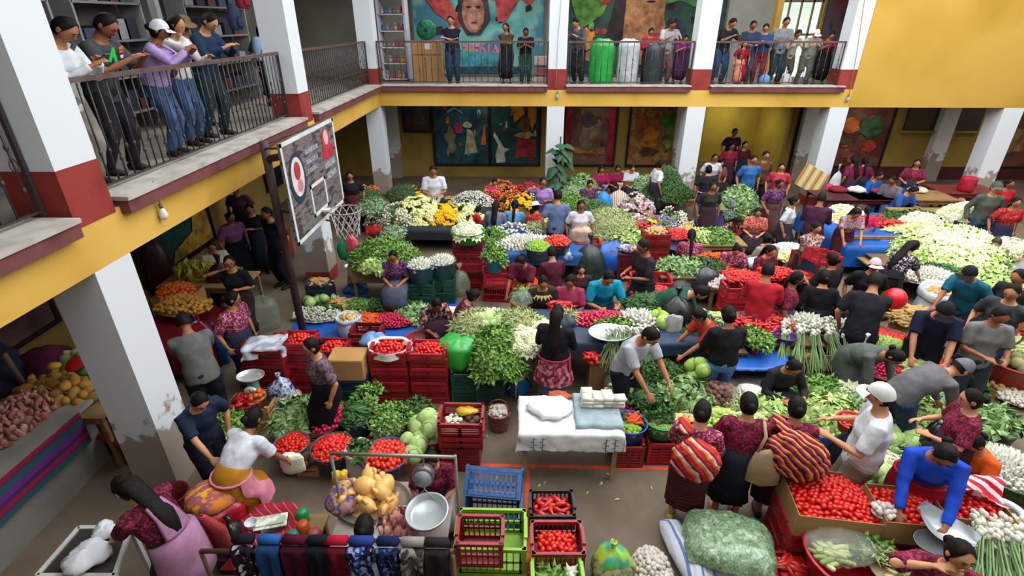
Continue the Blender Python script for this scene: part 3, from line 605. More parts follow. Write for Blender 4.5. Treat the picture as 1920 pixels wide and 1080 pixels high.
# ================================================================ PRODUCE (shared meshes)
def rnd(seed): return random.Random(seed)
TOM=plain('#c81c12',.3,.5,.12,9); 
def leaf(mb,p,d,L,w,up=V((0,0,1)),bend=.3,curl=.0):
    d=d.normalized(); x=d.cross(up)
    if x.length<.05:x=d.orthogonal()
    x.normalize(); n=x.cross(d)
    a=p; b=p+d*L*.5+n*L*.12; c=p+d*L-n*L*bend
    mb.add([a-x*w*.12,a+x*w*.12,b-x*w*.5-n*w*.15,b+x*w*.5-n*w*.15,b+n*w*.06,c],[(0,1,4),(0,4,2),(1,3,4),(2,4,5),(4,3,5)])
GREEN1=mixed(['#3c5a24','#567a33','#6f9444','#86a655'],kind='island',rough=.55)
GREEN2=mixed(['#2a4520','#3d5f2c','#517638'],kind='island',rough=.5)
GREEN3=mixed(['#7d9a4a','#98b560','#b3c97c','#c8d79a'],kind='island',rough=.55)
GREEN4=mixed(['#5a7a48','#7a9a68','#98b088','#b4c4a4'],kind='island',rough=.6)
WHITEP=mixed(['#b0b39c','#c4c5b2','#d0cec2'],kind='island',rough=.5)
ITEM={}
def item(k,fn,mats): 
    mb=MB(); fn(mb); ITEM[k]=mb.mesh(k,mats,True)
item('tomato',lambda m:m.ell((0,0,0),(.027,.027,.036),9,6),[TOM])
item('round_tomato',lambda m:m.ell((0,0,0),(.036,.036,.031),9,6),[plain('#d0301a',.3,.5,.12,9)])
item('green_tomato',lambda m:m.ell((0,0,0),(.034,.034,.03),8,6),[mixed(['#7d9a3a','#a5b84c','#c7c860'],kind='object',rough=.4)])
item('lime',lambda m:m.ell((0,0,0),(.03,.03,.035),8,6),[plain('#7fa52c',.4,.4,.15,20)])
item('potato',lambda m:m.ell((0,0,0),(.034,.032,.046),8,6,None,.06),[mixed(['#b08f5c','#c7a670','#d5b883'],kind='object',rough=.7)])
item('beet',lambda m:m.ell((0,0,0),(.042,.042,.045),8,6,None,.06),[mixed(['#4f3434','#6a4a44','#7d5c52'],kind='object',rough=.7)])
item('garlic',lambda m:(m.lathe([(.001,.035),(.008,.028),(.012,.018),(.028,.006),(.032,-.008),(.022,-.022),(.004,-.026)],9,(0,0,0),.0,False)),[mixed(['#b8afa4','#c8c0b6','#ada298'],kind='object',rough=.6)])
item('white_onion',lambda m:(m.lathe([(.004,.06),(.01,.035),(.03,.012),(.036,-.008),(.024,-.03),(.004,-.036)],9,(0,0,0),0,False)),[mixed(['#bcbcae','#ccccc0','#b0b19e'],kind='object',rough=.4)])
item('orange',lambda m:m.ell((0,0,0),(.038,.038,.037),9,6),[plain('#c4561a',.4,.4,.12,20)])
item('mango',lambda m:m.ell((0,0,0),(.036,.032,.052),8,6),[mixed(['#a8702c','#bb8c3c','#8c6a34'],kind='object',rough=.5)])
item('pineapple',lambda m:m.ell((0,0,0),(.06,.06,.09),10,7,None,.05),[mixed(['#a8742c','#7d6a34','#b98a3c'],kind='object',rough=.7)])
item('melon',lambda m:m.ell((0,0,0),(.085,.085,.08),12,8),[mixed(['#5a6e3c','#8a8a5a','#a09a6a'],kind='object',rough=.6)])
item('lilac_radish',lambda m:m.ell((0,0,0),(.026,.026,.028),8,6),[plain('#b0183c',.4,.4,.15,15)])
item('apple_white',lambda m:m.ell((0,0,0),(.035,.035,.03),8,6),[mixed(['#cfc8ac','#ded8c0','#c2b894'],kind='object',rough=.5)])
def _car(m): m.sweep([V((0,0,-.085)),V((0,0,-.03)),V((0,0,.05)),V((0,0,.075))],[.004,.013,.019,.014],7)
item('carrot',_car,[plain('#d0531c',.5,.3,.12,12)])
item('cucumber',lambda m:m.sweep([V((0,0,-.09)),V((.004,0,0)),V((0,0,.09))],[.014,.024,.017],8),[mixed(['#24421f','#34582a','#436b35'],kind='object',rough=.45)])
item('squash',lambda m:m.sweep([V((0,0,-.09)),V((.004,0,0)),V((0,0,.09))],[.018,.028,.02],8),[mixed(['#7f9a5a','#a4b574','#c2c88c'],kind='object',rough=.5)])
item('red_pepper',lambda m:m.sweep([V((0,0,-.09)),V((.012,0,-.03)),V((.006,.004,.03)),V((0,0,.055))],[.007,.024,.03,.02],8),[mixed(['#8e1414','#b01a18','#c92a20'],kind='object',rough=.3,spec=.5)])
item('chili',lambda m:m.sweep([V((0,0,-.07)),V((.006,0,0)),V((0,0,.045))],[.003,.011,.008],6),[mixed(['#b01818','#c82820','#d43c26'],kind='object',rough=.35,spec=.5)])
item('chayote',lambda m:m.ell((0,0,0),(.038,.036,.055),9,6,None,.04),[mixed(['#7fa044','#9ab458','#b3c46c'],kind='object',rough=.5)])
item('corn_cob',lambda m:m.sweep([V((0,0,-.09)),V((0,0,-.02)),V((0,0,.09))],[.012,.024,.01],8),[mixed(['#c8c080','#d8cf94','#b0b870'],kind='object',rough=.6)])
item('bean_pod',lambda m:m.sweep([V((0,0,-.08)),V((.01,0,0)),V((0,0,.08))],[.003,.006,.003],5),[mixed(['#6b8c3a','#8aa650','#a3b866'],kind='object',rough=.5)])
item('yam',lambda m:m.sweep([V((0,0,-.12)),V((.008,0,-.03)),V((0,.006,.06)),V((0,0,.11))],[.01,.028,.026,.01],8),[mixed(['#b3925a','#c9aa70','#a8854e'],kind='object',rough=.8)])
item('cheese',lambda m:m.box((0,0,0),(.13,.10,.045)),[plain('#d9d8c4',.6,.3,.06,12)])
item('egg_fruit',lambda m:m.ell((0,0,0),(.045,.04,.055),9,6),[plain('#c9cfa6',.5,.3,.1,9)])
def _cab(m):
    m.ell((0,0,0),(.095,.095,.08),14,9); r=rnd(3)
    for i in range(9):
        a=i*2.4; 
        def fn(u,v,a=a): 
            b=rad(35+95*v); w=(u-.5)*1.1*(.5+math.sin(v*3)); k=1.05+.10*v+.02*math.sin(u*14)
            return V((math.cos(a+w)*math.sin(b)*.098*k,math.sin(a+w)*math.sin(b)*.098*k,math.cos(b)*.082*k))
        m.grid(fn,5,4)
item('cabbage',_cab,[mixed(['#8fae62','#a9c47c','#bdd295'],kind='island',rough=.5)]); item('lettuce',_cab,[mixed(['#8db046','#a4c05c','#b8ce7c'],kind='island',rough=.5)])
def _cau(m):
    r=rnd(5)
    for i in range(22): 
        a=i*2.4; b=math.acos(1-.9*i/22); m.ell((.06*math.sin(b)*math.cos(a),.06*math.sin(b)*math.sin(a),.045*math.cos(b)),(.022,.022,.02),6,4)
    for i in range(9):
        a=i*.7; leaf(m,V((math.cos(a)*.03,math.sin(a)*.03,-.03)),V((math.cos(a),math.sin(a),.5)),.12,.08)
item('cauliflower',_cau,[mixed(['#c9cba4','#dcdcc0','#b8c08a'],kind='island',rough=.7)])
def _chick(m):
    m.ell((0,0,0),(.085,.12,.07),14,9)
    for s in(-1,1): m.sweep([V((s*.05,.04,.02)),V((s*.075,.085,.03)),V((s*.05,.12,.045))],[.04,.034,.016],8); m.sweep([V((s*.07,-.04,.02)),V((s*.092,.0,.02)),V((s*.08,.03,.02))],[.022,.018,.012],7)
    m.sweep([V((0,-.1,0)),V((.02,-.13,.0)),V((.04,-.14,.0))],[.026,.02,.014],7)
item('plucked_chicken',_chick,[mixed(['#c08a3e','#cf9c4c','#d9ae66'],scale=9,kind='noise',rough=.4,spec=.5)])
def _meat(m): m.ell((0,0,0),(.05,.035,.018),8,6,None,.18)
item('meat_cut',_meat,[mixed(['#a8685c','#c08a7c','#8e4a44','#caa090'],kind='object',rough=.4)])
def _ban(m):
    for i in range(5):
        a=(i-2)*.3; m.sweep([V((.03*(i-2),-.08,0)),V((.035*(i-2),-.02,.03)),V((.03*(i-2),.05,.03)),V((.015*(i-2),.1,0))],[.007,.017,.017,.006],6)
item('banana_bunch',_ban,[mixed(['#8a8226','#a39a34','#b8a83c'],kind='island',rough=.5)])
# leafy bunches
def bunch(k,mats,n,L,w,spread=.5,stem=.1,seed=1,bend=.35,extra=None):
    m=MB(); r=rnd(seed)
    for i in range(n):
        a=r.uniform(0,2*PI); t=spread*math.sqrt(r.random()); d=V((math.sin(t)*math.cos(a),math.sin(t)*math.sin(a),math.cos(t)))
        h=stem*r.uniform(.3,1.2); p=V((r.uniform(-.02,.02),r.uniform(-.02,.02),0))+d*h
        leaf(m,p,(d+V((r.uniform(-.5,.5),r.uniform(-.5,.5),r.uniform(-.3,.4)))),L*r.uniform(.6,1.2),w*r.uniform(.7,1.2),V((r.uniform(-1,1),r.uniform(-1,1),1)),bend)
    m.cur=0
    if extra: extra(m,r)
    ITEM[k]=m.mesh(k,mats,False)
bunch('herb_bunch',[GREEN1],100,.07,.04,1.0,.06,1)
bunch('dark_herb_bunch',[GREEN2],100,.075,.042,1.0,.06,2)
bunch('chard_bunch',[mixed(['#4c6b36','#66894a','#86a56a','#a0b888'],kind='island',rough=.5)],55,.12,.08,1.0,.05,3)
bunch('celery_bunch',[mixed(['#4f7530','#6c9440','#93b35c'],kind='island',rough=.5)],80,.085,.045,.9,.10,4)
bunch('lettuce_bunch',[GREEN3],60,.11,.09,1.1,.05,5)
bunch('pale_bunch',[GREEN4],70,.11,.05,1.0,.05,6)
bunch('fern_bunch',[mixed(['#3f5a34','#56764a','#6f8e60'],kind='island',rough=.6)],90,.11,.02,1.0,.08,9)
bunch('pod_bunch',[mixed(['#8a9a60','#a8b078','#c2c496','#7a8f52'],kind='island',rough=.6)],80,.15,.022,1.2,.03,10)
def springonion(k,seed,cols):
    m=MB(); r=rnd(seed)
    for i in range(12):
        x,y=r.uniform(-.05,.05),r.uniform(-.035,.035); m.cur=1; m.ell((x,y,.02+r.uniform(-.02,.03)),(.017,.017,.021),7,5)
        m.cur=0
        for j in range(3):
            e=V((x*2.2+r.uniform(-.06,.06),y*2.2+r.uniform(-.06,.06),-.34-r.uniform(0,.12))); m.sweep([V((x,y,.0)),V((x*1.3,y*1.3,-.14)),e],[.006,.006,.003],4,(1,0,0),False)
    ITEM[k]=m.mesh(k,cols,True)
springonion('spring_onion_bunch',7,[mixed(['#6f8f5a','#8aa872','#a7bd8c'],kind='island',rough=.5),WHITEP])
def radb(m,r):
    pass
m=MB(); r=rnd(8)
for i in range(9): m.cur=1; m.ell((r.uniform(-.05,.05),r.uniform(-.05,.05),.03+r.uniform(-.01,.02)),(.024,.024,.026),8,6)
m.cur=0
for i in range(24): a=r.uniform(0,6.3); leaf(m,V((0,0,0)),V((math.cos(a),math.sin(a),r.uniform(-.2,.4))),.15,.05)
ITEM['radish_bunch']=m.mesh('radish_bunch',[GREEN1,plain('#a8183c',.4,.4,.15,15)],True)
def flower(k,cols,seed,n=16,hr=.03,stem=.28,green='#4f6b3c',wrapc=None):
    m=MB(); r=rnd(seed)
    for i in range(n):
        a=i*2.4; t=.55*math.sqrt(i/n); d=V((math.sin(t)*math.cos(a),math.sin(t)*math.sin(a),math.cos(t))); h=stem*r.uniform(.9,1.1)
        m.cur=0; m.tube([V((0,0,0)),d*h],.003,3,False); m.cur=1; q=hr*r.uniform(.8,1.2); m.ell(d*h,(q,q,q*.7),6,4,None,.1)
    m.cur=0
    for i in range(16): a=r.uniform(0,6.3); leaf(m,V((0,0,stem*.3)),V((math.cos(a),math.sin(a),1)),.14,.04)
    ITEM[k]=m.mesh(k,[mixed([green,'#6f8a4f'],kind='island'),mixed(cols,kind='island',rough=.7)],True)
flower('cream_flowers',['#d8d894','#e4e4b0','#cfcf7c'],1,22,.035,.2); flower('white_flowers',['#c0beae','#cfcec2','#b4b29e'],2,20,.028); flower('yellow_flowers',['#e0a812','#edbc20','#d09408'],3,22,.035,.2)
flower('red_flowers',['#a81c24','#c43030','#8e1820'],4); flower('lilac_flowers',['#7a6aa0','#9488b4','#665890'],5,18,.02); flower('orange_flowers',['#c8682c','#d88a48','#b84c28'],6); flower('plum_flowers',['#4a1430','#5c1c3c'],7,20,.03,.15); flower('carnation_flowers',['#8e2a44','#c9c0c0','#6a1c34','#dcd4d4'],8,24,.035,.18)
# ================================================================ PILES: every item is an object until 300 of its kind, nearest first
PILES=[]
FLAT=('carrot','cucumber','squash','red_pepper','chili','corn_cob','bean_pod','yam','banana_bunch')
SIZE=dict(tomato=.05,round_tomato=.064,green_tomato=.06,lime=.055,potato=.068,beet=.078,garlic=.054,white_onion=.062,orange=.07,mango=.075,pineapple=.13,melon=.155,lilac_radish=.048,apple_white=.064,carrot=.046,cucumber=.052,squash=.06,red_pepper=.066,chili=.03,chayote=.08,corn_cob=.055,bean_pod=.022,yam=.065,cabbage=.17,lettuce=.17,cauliflower=.14,plucked_chicken=.2,meat_cut=.07,egg_fruit=.085,
 herb_bunch=.13,dark_herb_bunch=.13,chard_bunch=.16,celery_bunch=.13,lettuce_bunch=.15,pale_bunch=.14,fern_bunch=.15,pod_bunch=.14,spring_onion_bunch=.10,radish_bunch=.11,banana_bunch=.14)
NICE=dict(tomato=('plum tomato','tomato','red'),round_tomato=('round tomato','tomato','red'),green_tomato=('green tomato','tomato',''),lime=('lime','lime','green'),potato=('potato','potato','tan'),beet=('beet','beet','dark'),garlic=('garlic bulb','garlic','white'),white_onion=('onion','onion','white'),orange=('orange fruit','orange','orange'),mango=('mango','mango','yellow'),pineapple=('pineapple','pineapple',''),melon=('melon','melon','green'),lilac_radish=('radish','radish','crimson'),apple_white=('pale root','root','pale'),carrot=('carrot','carrot','orange'),cucumber=('cucumber','cucumber','dark green'),squash=('squash','squash','pale green'),red_pepper=('long pepper','pepper','red'),chili=('chili','chili','red'),chayote=('chayote','chayote','light green'),corn_cob=('corn cob','corn','pale'),bean_pod=('bean pod','bean','green'),yam=('knobbly root','root','tan'),cabbage=('cabbage','cabbage','green'),lettuce=('lettuce head','lettuce','bright green'),cauliflower=('cauliflower','cauliflower','cream'),plucked_chicken=('plucked chicken','chicken','yellow'),meat_cut=('cut of meat','meat','pink'),egg_fruit=('pale squash fruit','squash','pale'),
 herb_bunch=('bunch of herbs','herbs','green'),dark_herb_bunch=('bunch of dark herbs','herbs',''),chard_bunch=('bunch of broad leaves','greens','green'),celery_bunch=('bunch of celery greens','greens',''),lettuce_bunch=('loose lettuce','lettuce','pale green'),pale_bunch=('bunch of pale greens','greens',''),fern_bunch=('bunch of fern stems','greens',''),pod_bunch=('bunch of long pods','greens','pale'),spring_onion_bunch=('bunch of spring onions','onions','white'),radish_bunch=('bunch of radishes','radishes','red'),banana_bunch=('hand of bananas','bananas','yellow'))
OBJN=dict(apple_white='root',yam='root',egg_fruit='squash',lilac_radish='radish')
for _k,_n,_c in [('cream','cream flowers',''),('white','white flowers',''),('yellow','yellow flowers',''),('red','red flowers',''),('lilac','lilac flowers',''),('orange','orange flowers',''),('plum','plum flowers','dark'),('carnation','pink and white carnations','')]:
    SIZE[_k+'_flowers']=.17; NICE[_k+'_flowers']=('bouquet of '+_n,'flowers',_c); OBJN[_k+'_flowers']='flower_bouquet'
def pile(kind,c,rx,ry,h,where,rot=0,rect=False,mound=None,tilt=1.0,fill=1.0,edge=.0):
    PILES.append((( V(c)-V((0,0,CAMH))).length,kind,V(c),rx,ry,h,where,rot,rect,mound,tilt,fill,edge))
def emit_piles():
    cnt={}; rest={}
    for _,kind,c,rx,ry,h,where,rot,rect,mound,tilt,fill,edge in sorted(PILES,key=lambda q:q[0]):
        me=ITEM[kind]; s=SIZE[kind]; r=rnd(int(c.x*977+c.y*331)+len(where)); nm,cat,col=NICE[kind]; lab=(col+' '+nm).strip()+' '+where
        Rz=Matrix.Rotation(rot,3,'Z'); flowers=(kind.endswith('_bunch') and kind!='banana_bunch') or kind.endswith('_flowers')
        # mound of the same produce underneath
        mb=MB()
        if rect: mb.grid(lambda u,v:c+Rz@V(((u*2-1)*rx,(v*2-1)*ry,max(-.12,h*(1-(u*2-1)**2*.8)*(1-(v*2-1)**2*.8)-s*.4))),10,10)
        else: mb.lathe([(max(.001,q),max(-.12,h*(1-q*q)-s*.45)) for q in (1,.85,.65,.45,.25,.02)],16,(0,0,0),.05,False,True); mb.v=[tuple(c+Rz@V((x*rx,y*ry,z))) for x,y,z in mb.v]
        part('produce_heap',mb,mound or me.materials[0 if len(me.materials)==1 else -1 if kind=='spring_onion_bunch' else 0],None,True,label='heap of '+(col+' '+nm).strip().replace('bunch of ','').replace('bouquet of ','')+' '+where,cat='produce',kind='stuff')
        pts=[]
        if rect:
            nx=max(1,round(2*rx/s)); ny=max(1,round(2*ry/(s*.88)))
            for j in range(ny):
                for i in range(nx): pts.append((((i+.5+.5*(j%2))/nx*2-1),((j+.5)/ny*2-1)))
            pts=[(u,v) for u,v in pts if abs(u)<1]
        else:
            n=max(3,int(PI*rx*ry/(s*s*.82)*(1+h*1.2/max(rx,ry)))); pts=[(math.sqrt((i+.5)/n)*math.cos(i*2.39996),math.sqrt((i+.5)/n)*math.sin(i*2.39996)) for i in range(n)]
        for u,v in pts:
            if r.random()>fill: continue
            u+=r.uniform(-.3,.3)*s/rx*.6; v+=r.uniform(-.3,.3)*s/ry*.6
            if rect: z=h*(1-u*u*.8)*(1-v*v*.8); n=V((u*h/rx*1.6,v*h/ry*1.6,1)).normalized()
            else: z=h*max(0,1-u*u-v*v)+edge; n=V((u*h/rx*2,v*h/ry*2,1)).normalized()
            p=c+Rz@V((u*rx,v*ry,z+r.uniform(-.15,.3)*s)); 
            if kind in FLAT: q=V((r.uniform(-1,1),r.uniform(-.5,.5),r.uniform(-.12,.12))).normalized().to_track_quat('Z','X').to_matrix().to_4x4()@Matrix.Rotation(r.uniform(0,6),4,'Z')
            elif flowers or kind in('cauliflower','cabbage','lettuce','white_onion'): q=(Rz@(n+V((u*.5*tilt,v*.5*tilt,0))+V((r.uniform(-.25,.25),r.uniform(-.25,.25),0)))).normalized().to_track_quat('Z','Y').to_matrix().to_4x4()@Matrix.Rotation(r.uniform(0,6),4,'Z')
            else: q=V((r.uniform(-1,1),r.uniform(-1,1),r.uniform(-.6,.6))).normalized().to_track_quat('Z','X').to_matrix().to_4x4()
            if flowers: p.z-=.04 if not kind.endswith('_flowers') else .2
            sc=r.uniform(.88,1.12); M=Matrix.Translation(p)@q@Matrix.Scale(sc,4)
            ck=OBJN.get(kind,kind); tiny=s*sc/(p-V((0,0,CAMH))).length*F_<7.5; cnt[ck]=cnt.get(ck,0)+(0 if tiny else 1)
            if cnt[ck]<=300 and not tiny: link(OBJN.get(kind,kind),me,M=M,label=lab,cat=cat,group=cat+' '+where)
            else: rest.setdefault(kind,[]).append(M)
    for kind,Ms in rest.items():
        me=ITEM[kind]; mb=MB(); vs=[v.co.copy() for v in me.vertices]; fs=[tuple(p.vertices) for p in me.polygons]; mi=[p.material_index for p in me.polygons]
        for M in Ms: mb.add([M@v for v in vs],fs); mb.mi[-len(fs):]=mi
        nm,cat,col=NICE[kind]
        part(OBJN.get(kind,kind)+'_crowd',mb,list(me.materials),None,True,label='all the further '+(col+' '+nm).strip()+' pieces, heaped on stalls farther back',cat=cat,kind='stuff')
    print('ITEMS',cnt)
# ================================================================ CONTAINERS
CRC={}
ORD=['top','second from top','third from top','fourth from top','fifth from top','sixth from top','seventh from top','eighth from top','ninth from top','tenth from top','eleventh from top','twelfth from top']
def crate_mesh(w,d,h,style):
    key=(w,d,h,style)
    if key in CRC: return CRC[key]
    m=MB(); t=.014; m.box((0,0,.012),(w,d,.02))
    nb=5 if h>.2 else 3
    for s in(-1,1):
        for ax in(0,1):
            W=(w if ax==0 else d); 
            def bx(u,z,lu,lz,th=t,s=s,ax=ax,W=W):
                if ax==0: m.box((u,s*(d/2-t/2),z),(lu,th,lz))
                else: m.box((s*(w/2-t/2),u,z),(th,lu,lz))
            bx(0,h-.02,W,.04,t*1.9); bx(0,.035,W,.05)
            if style=='slots':   # rows of upright slots between solid bands
                rows=[(.06,h*.45),(h*.52,h-.06)] ; nv=9 if W>.42 else 7
                bx(0,h*.485,W,h*.1)
                for z0,z1 in rows:
                    for i in range(nv+1): bx((i/nv-.5)*(W*.84),(z0+z1)/2,.012,(z1-z0)+.03)
                bx(-W*.46,h/2,W*.09,h*.9); bx(W*.46,h/2,W*.09,h*.9)
            else:
                for i in range(nb): bx(0,.07+(h-.11)*(i+.5)/nb,W*.98,(h-.11)/nb*.5)
                for u in(-.47,0,.47): bx(u*W,h/2,W*.08,h*.95)
    for sx in(-1,1):
        for sy in(-1,1): m.box((sx*(w/2-.016),sy*(d/2-.016),h/2),(.034,.034,h))
    for sx in(-1,1): m.box((sx*(w/2-.0),0,h+.008),(.03,d*.5,.03))
    CRC[key]=m.mesh('crate',[plain('#8e1c22',.4,.5,.12,12)],False); return CRC[key]
CRED=plain('#8c1b22',.4,.45,.15,10); CRED2=plain('#a5202a',.4,.45,.12,10); CRED3=plain('#6e161c',.45,.4,.15,10); CGRN=plain('#1f4a3c',.45,.4,.15,10); CLIME=plain('#79a81a',.4,.45,.08,10); CBLU=plain('#31568a',.4,.45,.12,10); CBLK=plain('#262022',.5,.4,.15,10); CNAVY=plain('#22324a',.45,.4,.15,10)
def crate(loc,col,label,size=(.52,.36,.28),rz=0,style='slits',group=None,R=None):
    o=link('crate',crate_mesh(*size,style),label=label,cat='crate',group=group)
    o.material_slots[0].link='OBJECT'; o.material_slots[0].material=col
    if R is None: o.location=loc; o.rotation_euler=(0,0,rz)
    else: o.matrix_local=Matrix.Translation(V(loc))@R.to_4x4()
    return o
def stack(px,py,n,col,where,size=(.52,.36,.13),rz=0,cols=None,g=None,z0=0):
    """front bottom edge of the stack at a pixel of the floor"""
    p=at(px,py,z0) if g is None else V(g); f=V((-math.sin(rz),math.cos(rz),0))*size[1]/2; r=rnd(px+py)
    for i in range(n):
        z=z0+i*size[2]; c=(cols[i%len(cols)] if cols else col)
        crate(p+f+V((r.uniform(-.012,.012),r.uniform(-.012,.012),z-p.z)),c,'crate, '+ORD[n-1-i]+', in stack '+where,size,rz+r.uniform(-.03,.03),'slits',None)
    return V((p.x+f.x,p.y+f.y,z0+n*size[2]))
def tub(c,r,h,col,label,taper=.78,name='tub',sq=None,cat='tub',handles=False):
    m=MB(); m.lathe([(r*taper*.97,0),(r*taper,.005),(r*.94,h*.85),(r,h*.93),(r*1.05,h),(r*1.04,h+.012),(r*.97,h+.008),(r*.93,h*.9),(r*taper*.93,.02),(.001,.018)],26,(0,0,0),0,True,False,sq)
    o=part(name,m,col if not isinstance(col,str) else plain(col,.35,.5,.1,8),None,True,label=label,cat=cat,loc=c); return o
def basket(c,r,h,label,cols=('#8a6a3c','#b08f58','#6f5430'),taper=.8):
    m=MB(); nb=int(h/.022)
    prof=[(r*taper,0)]
    for i in range(nb*2+1): t=i/(nb*2); prof.append((r*(taper+(1-taper)*t)*(1+.025*(-1)**i),h*t))
    prof+=[(r*1.04,h),(r*1.04,h+.02),(r*.95,h+.015),(r*.9,h*.5),(r*.7,.02),(.001,.02)]
    m.lathe(prof,30,(0,0,0),.02,True,False); return part('basket',m,mixed(list(cols),scale=40,kind='noise',rough=.8,stretch=(1,1,3)),None,True,label=label,cat='basket',loc=c)
def sack(c,r,h,cols,label,k='wx',s=9,name='sack',lean=(0,0),sub=None):
    m=MB(); m.lathe([(r*.8,0),(r*1.02,h*.12),(r*1.08,h*.45),(r*.98,h*.8),(r*.95,h*.93),(r*1.06,h*.98),(r*1.1,h*.9),(r*1.12,h*.8),(r*1.06,h*.78),(r*.9,h*.92),(r*.8,h*.85),(.001,h*.84)],22,(0,0,0),.09,True,False,None,h*10)
    m.v=[(x+lean[0]*z,y+lean[1]*z,z) for x,y,z in m.v]
    me=m.mesh(name,[woven(*cols,s=s,k=k) if len(cols)>1 else plain(cols[0],.6,.3,.1,9,bump=.3)],True); rumple(me,.012,9,c[0]); return link(name,me,loc=c,label=label,cat='sack')
def bag(c,rx,ry,h,mat,label,name='plastic_bag',knot=True,seed=1,amp=.035,cat='bag'):
    m=MB(); m.lathe([(.001,0),(.7,.02),(1,.2),(1.02,.5),(.8,.8),(.42,.96),(.12,1.03)]+([] if knot or h<1.2*rx else [])+([(.06,1.08),(.16,1.22),(.2,1.28),(.12,1.27),(.01,1.12)] if knot else [(.01,1.02)]),26,(0,0,0),.1,False,True,None,seed)
    if not knot and h>rx*1.3: m=MB(); m.lathe([(.001,0),(.8,.0),(.98,.08),(1.03,.3),(.98,.6),(1,.84),(.86,.96),(.45,1.01),(.01,1.0)],26,(0,0,0),.1,False,True,None,seed)
    m.v=[(x*rx,y*ry,z*h) for x,y,z in m.v]; me=m.mesh(name,[mat],True)
    rumple(me,amp,11,seed); rumple(me,amp*.5,26,seed); return link(name,me,loc=c,label=label,cat=cat)
def cloth(c,w,d,drop,mat,label,rz=0,name='cloth',amp=.012,cat='cloth',nu=28,sides=(1,1,1,1)):
    """a cloth over a box top at height c.z, hanging `drop` on chosen sides (-x,+x,-y,+y)"""
    m=MB(); W,D=w/2,d/2
    def fn(u,v):
        U=(u*2-1)*(W+drop);Vv=(v*2-1)*(D+drop); x=max(-W,min(W,U)); y=max(-D,min(D,Vv)); ox,oy=U-x,Vv-y
        if (ox<0 and not sides[0]) or (ox>0 and not sides[1]): ox=0
        if (oy<0 and not sides[2]) or (oy>0 and not sides[3]): oy=0
        dz=max(abs(ox),abs(oy)); f=math.sin((U+Vv)*22)*.018*(dz/(drop+1e-6)) if dz else 0
        return V((x+(math.copysign(.012+abs(f)*.8,ox) if ox else 0)+ (f if oy else 0),y+(math.copysign(.012+abs(f)*.8,oy) if oy else 0)+(f if ox else 0),-dz))
    m.grid(fn,nu,nu); me=m.mesh(name,[mat],True); rumple(me,amp,7,1); return link(name,me,loc=c,rz=rz,label=label,cat=cat)
def table(c,w,d,h,label,wood='#8a7048',rz=0,top='#8a7048',name='table',leg=.05):
    e=empty(name,(c[0],c[1],0),label,'table',rz=rz); part('table_top',B(((0,0,h-.015),(w,d,.03))),plain(top,.6,.3,.15,5),e)
    for sx in(-1,1):
        for sy in(-1,1): part('leg',B(((sx*(w/2-.05),sy*(d/2-.05),(h-.03)/2),(leg,leg,h-.03))),plain(wood,.7,.2,.2,6),e)
    for s in(-1,1): part('apron_rail',B(((0,s*(d/2-.05),h-.08),(w-.1,.025,.08))),plain(wood,.7,.2,.2,6),e)
    return e
def wooden_crate(c,w,d,h,label,rz=0):
    e=empty('wooden_crate',c,label,'crate',rz=rz); wm=mixed(['#8a6238','#a67c4a','#b98f5c'],scale=3,kind='noise',detail=5,rough=.8,stretch=(1,6,6))
    part('base_board',B(((0,0,.01),(w,d,.015))),wm,e)
    for sx in(-1,1):
        for sy in(-1,1): part('corner_post',B(((sx*(w/2-.02),sy*(d/2-.02),h/2),(.035,.035,h))),wm,e)
    n=max(2,int(h/.09))
    for i in range(n):
        z=h*(i+.5)/n; t=h/n*.68
        for s in(-1,1): part('slat',B(((0,s*(d/2),z),(w,.012,t))),wm,e); part('slat',B(((s*(w/2),0,z),(.012,d,t))),wm,e)
    return e
def carton(c,w,d,h,label,rz=0,col='#a9814f',flaps=True):
    e=empty('cardboard_box',c,label,'box',rz=rz); cm=plain(col,.8,.15,.07,4); t=.008
    part('box_wall',B(((0,-d/2,h/2),(w,t,h)),((0,d/2,h/2),(w,t,h)),((-w/2,0,h/2),(t,d,h)),((w/2,0,h/2),(t,d,h)),((0,0,.005),(w,d,.01))),cm,e)
    if flaps:
        for s in(-1,1):
            m=MB(); m.box((0,s*(d*.24),h+.004),(w,d*.48,.006)); part('flap',m,cm,e)
    return e
def stool(c,label,r=.17,h=.42):
    e=empty('stool',c,label,'stool'); m=MB(); m.lathe([(r,0),(r*1.02,.02),(r,.04)],20,(0,0,h-.04),0,True,True); wm=plain('#a38a5c',.6,.3,.15,8); part('seat',m,wm,e,True)
    for i in range(3):
        a=i*2.09+.5; m=MB(); m.tube([(math.cos(a)*r*.6,math.sin(a)*r*.6,h-.04),(math.cos(a)*r,math.sin(a)*r,0)],.018,8); part('leg',m,wm,e,True)
    return e
def scale_table(c,label,panr=.2,rz=0,col='#c9ccca',body='#3f7a6a'):
    e=empty('weighing_scale',c,label,'scale',rz=rz); m=MB(); m.lathe([(.13,0),(.13,.03),(.08,.07),(.075,.24),(.03,.27),(.03,.31)],18,(0,0,0),0,True,True); part('pedestal',m,plain(body,.4,.5,.1,8),e,True)
    m=MB(); m.lathe([(.09,0),(.092,.02),(.085,.03)],24,(0,0,0),0,True,True); o=part('dial',m,plain('#dfe0dc',.4,.4,.05,8),e,True,loc=(0,-.06,.16)); o.rotation_euler=(PI/2+.2,0,0)
    m=MB(); m.beam((0,0,.034),(0,.065,.034),.008,.004); part('needle',m,plain('#222222'),o)
    m=MB(); m.lathe([(.001,0),(panr*.6,.008),(panr*.9,.03),(panr,.06),(panr*1.04,.062),(panr*.93,.036),(panr*.6,.016),(.001,.008)],28,(0,0,.31),0,False,False,(1.15,.9)); part('pan',m,plain(col,.25,.5,.05,8,metal=.6),e,True); return e
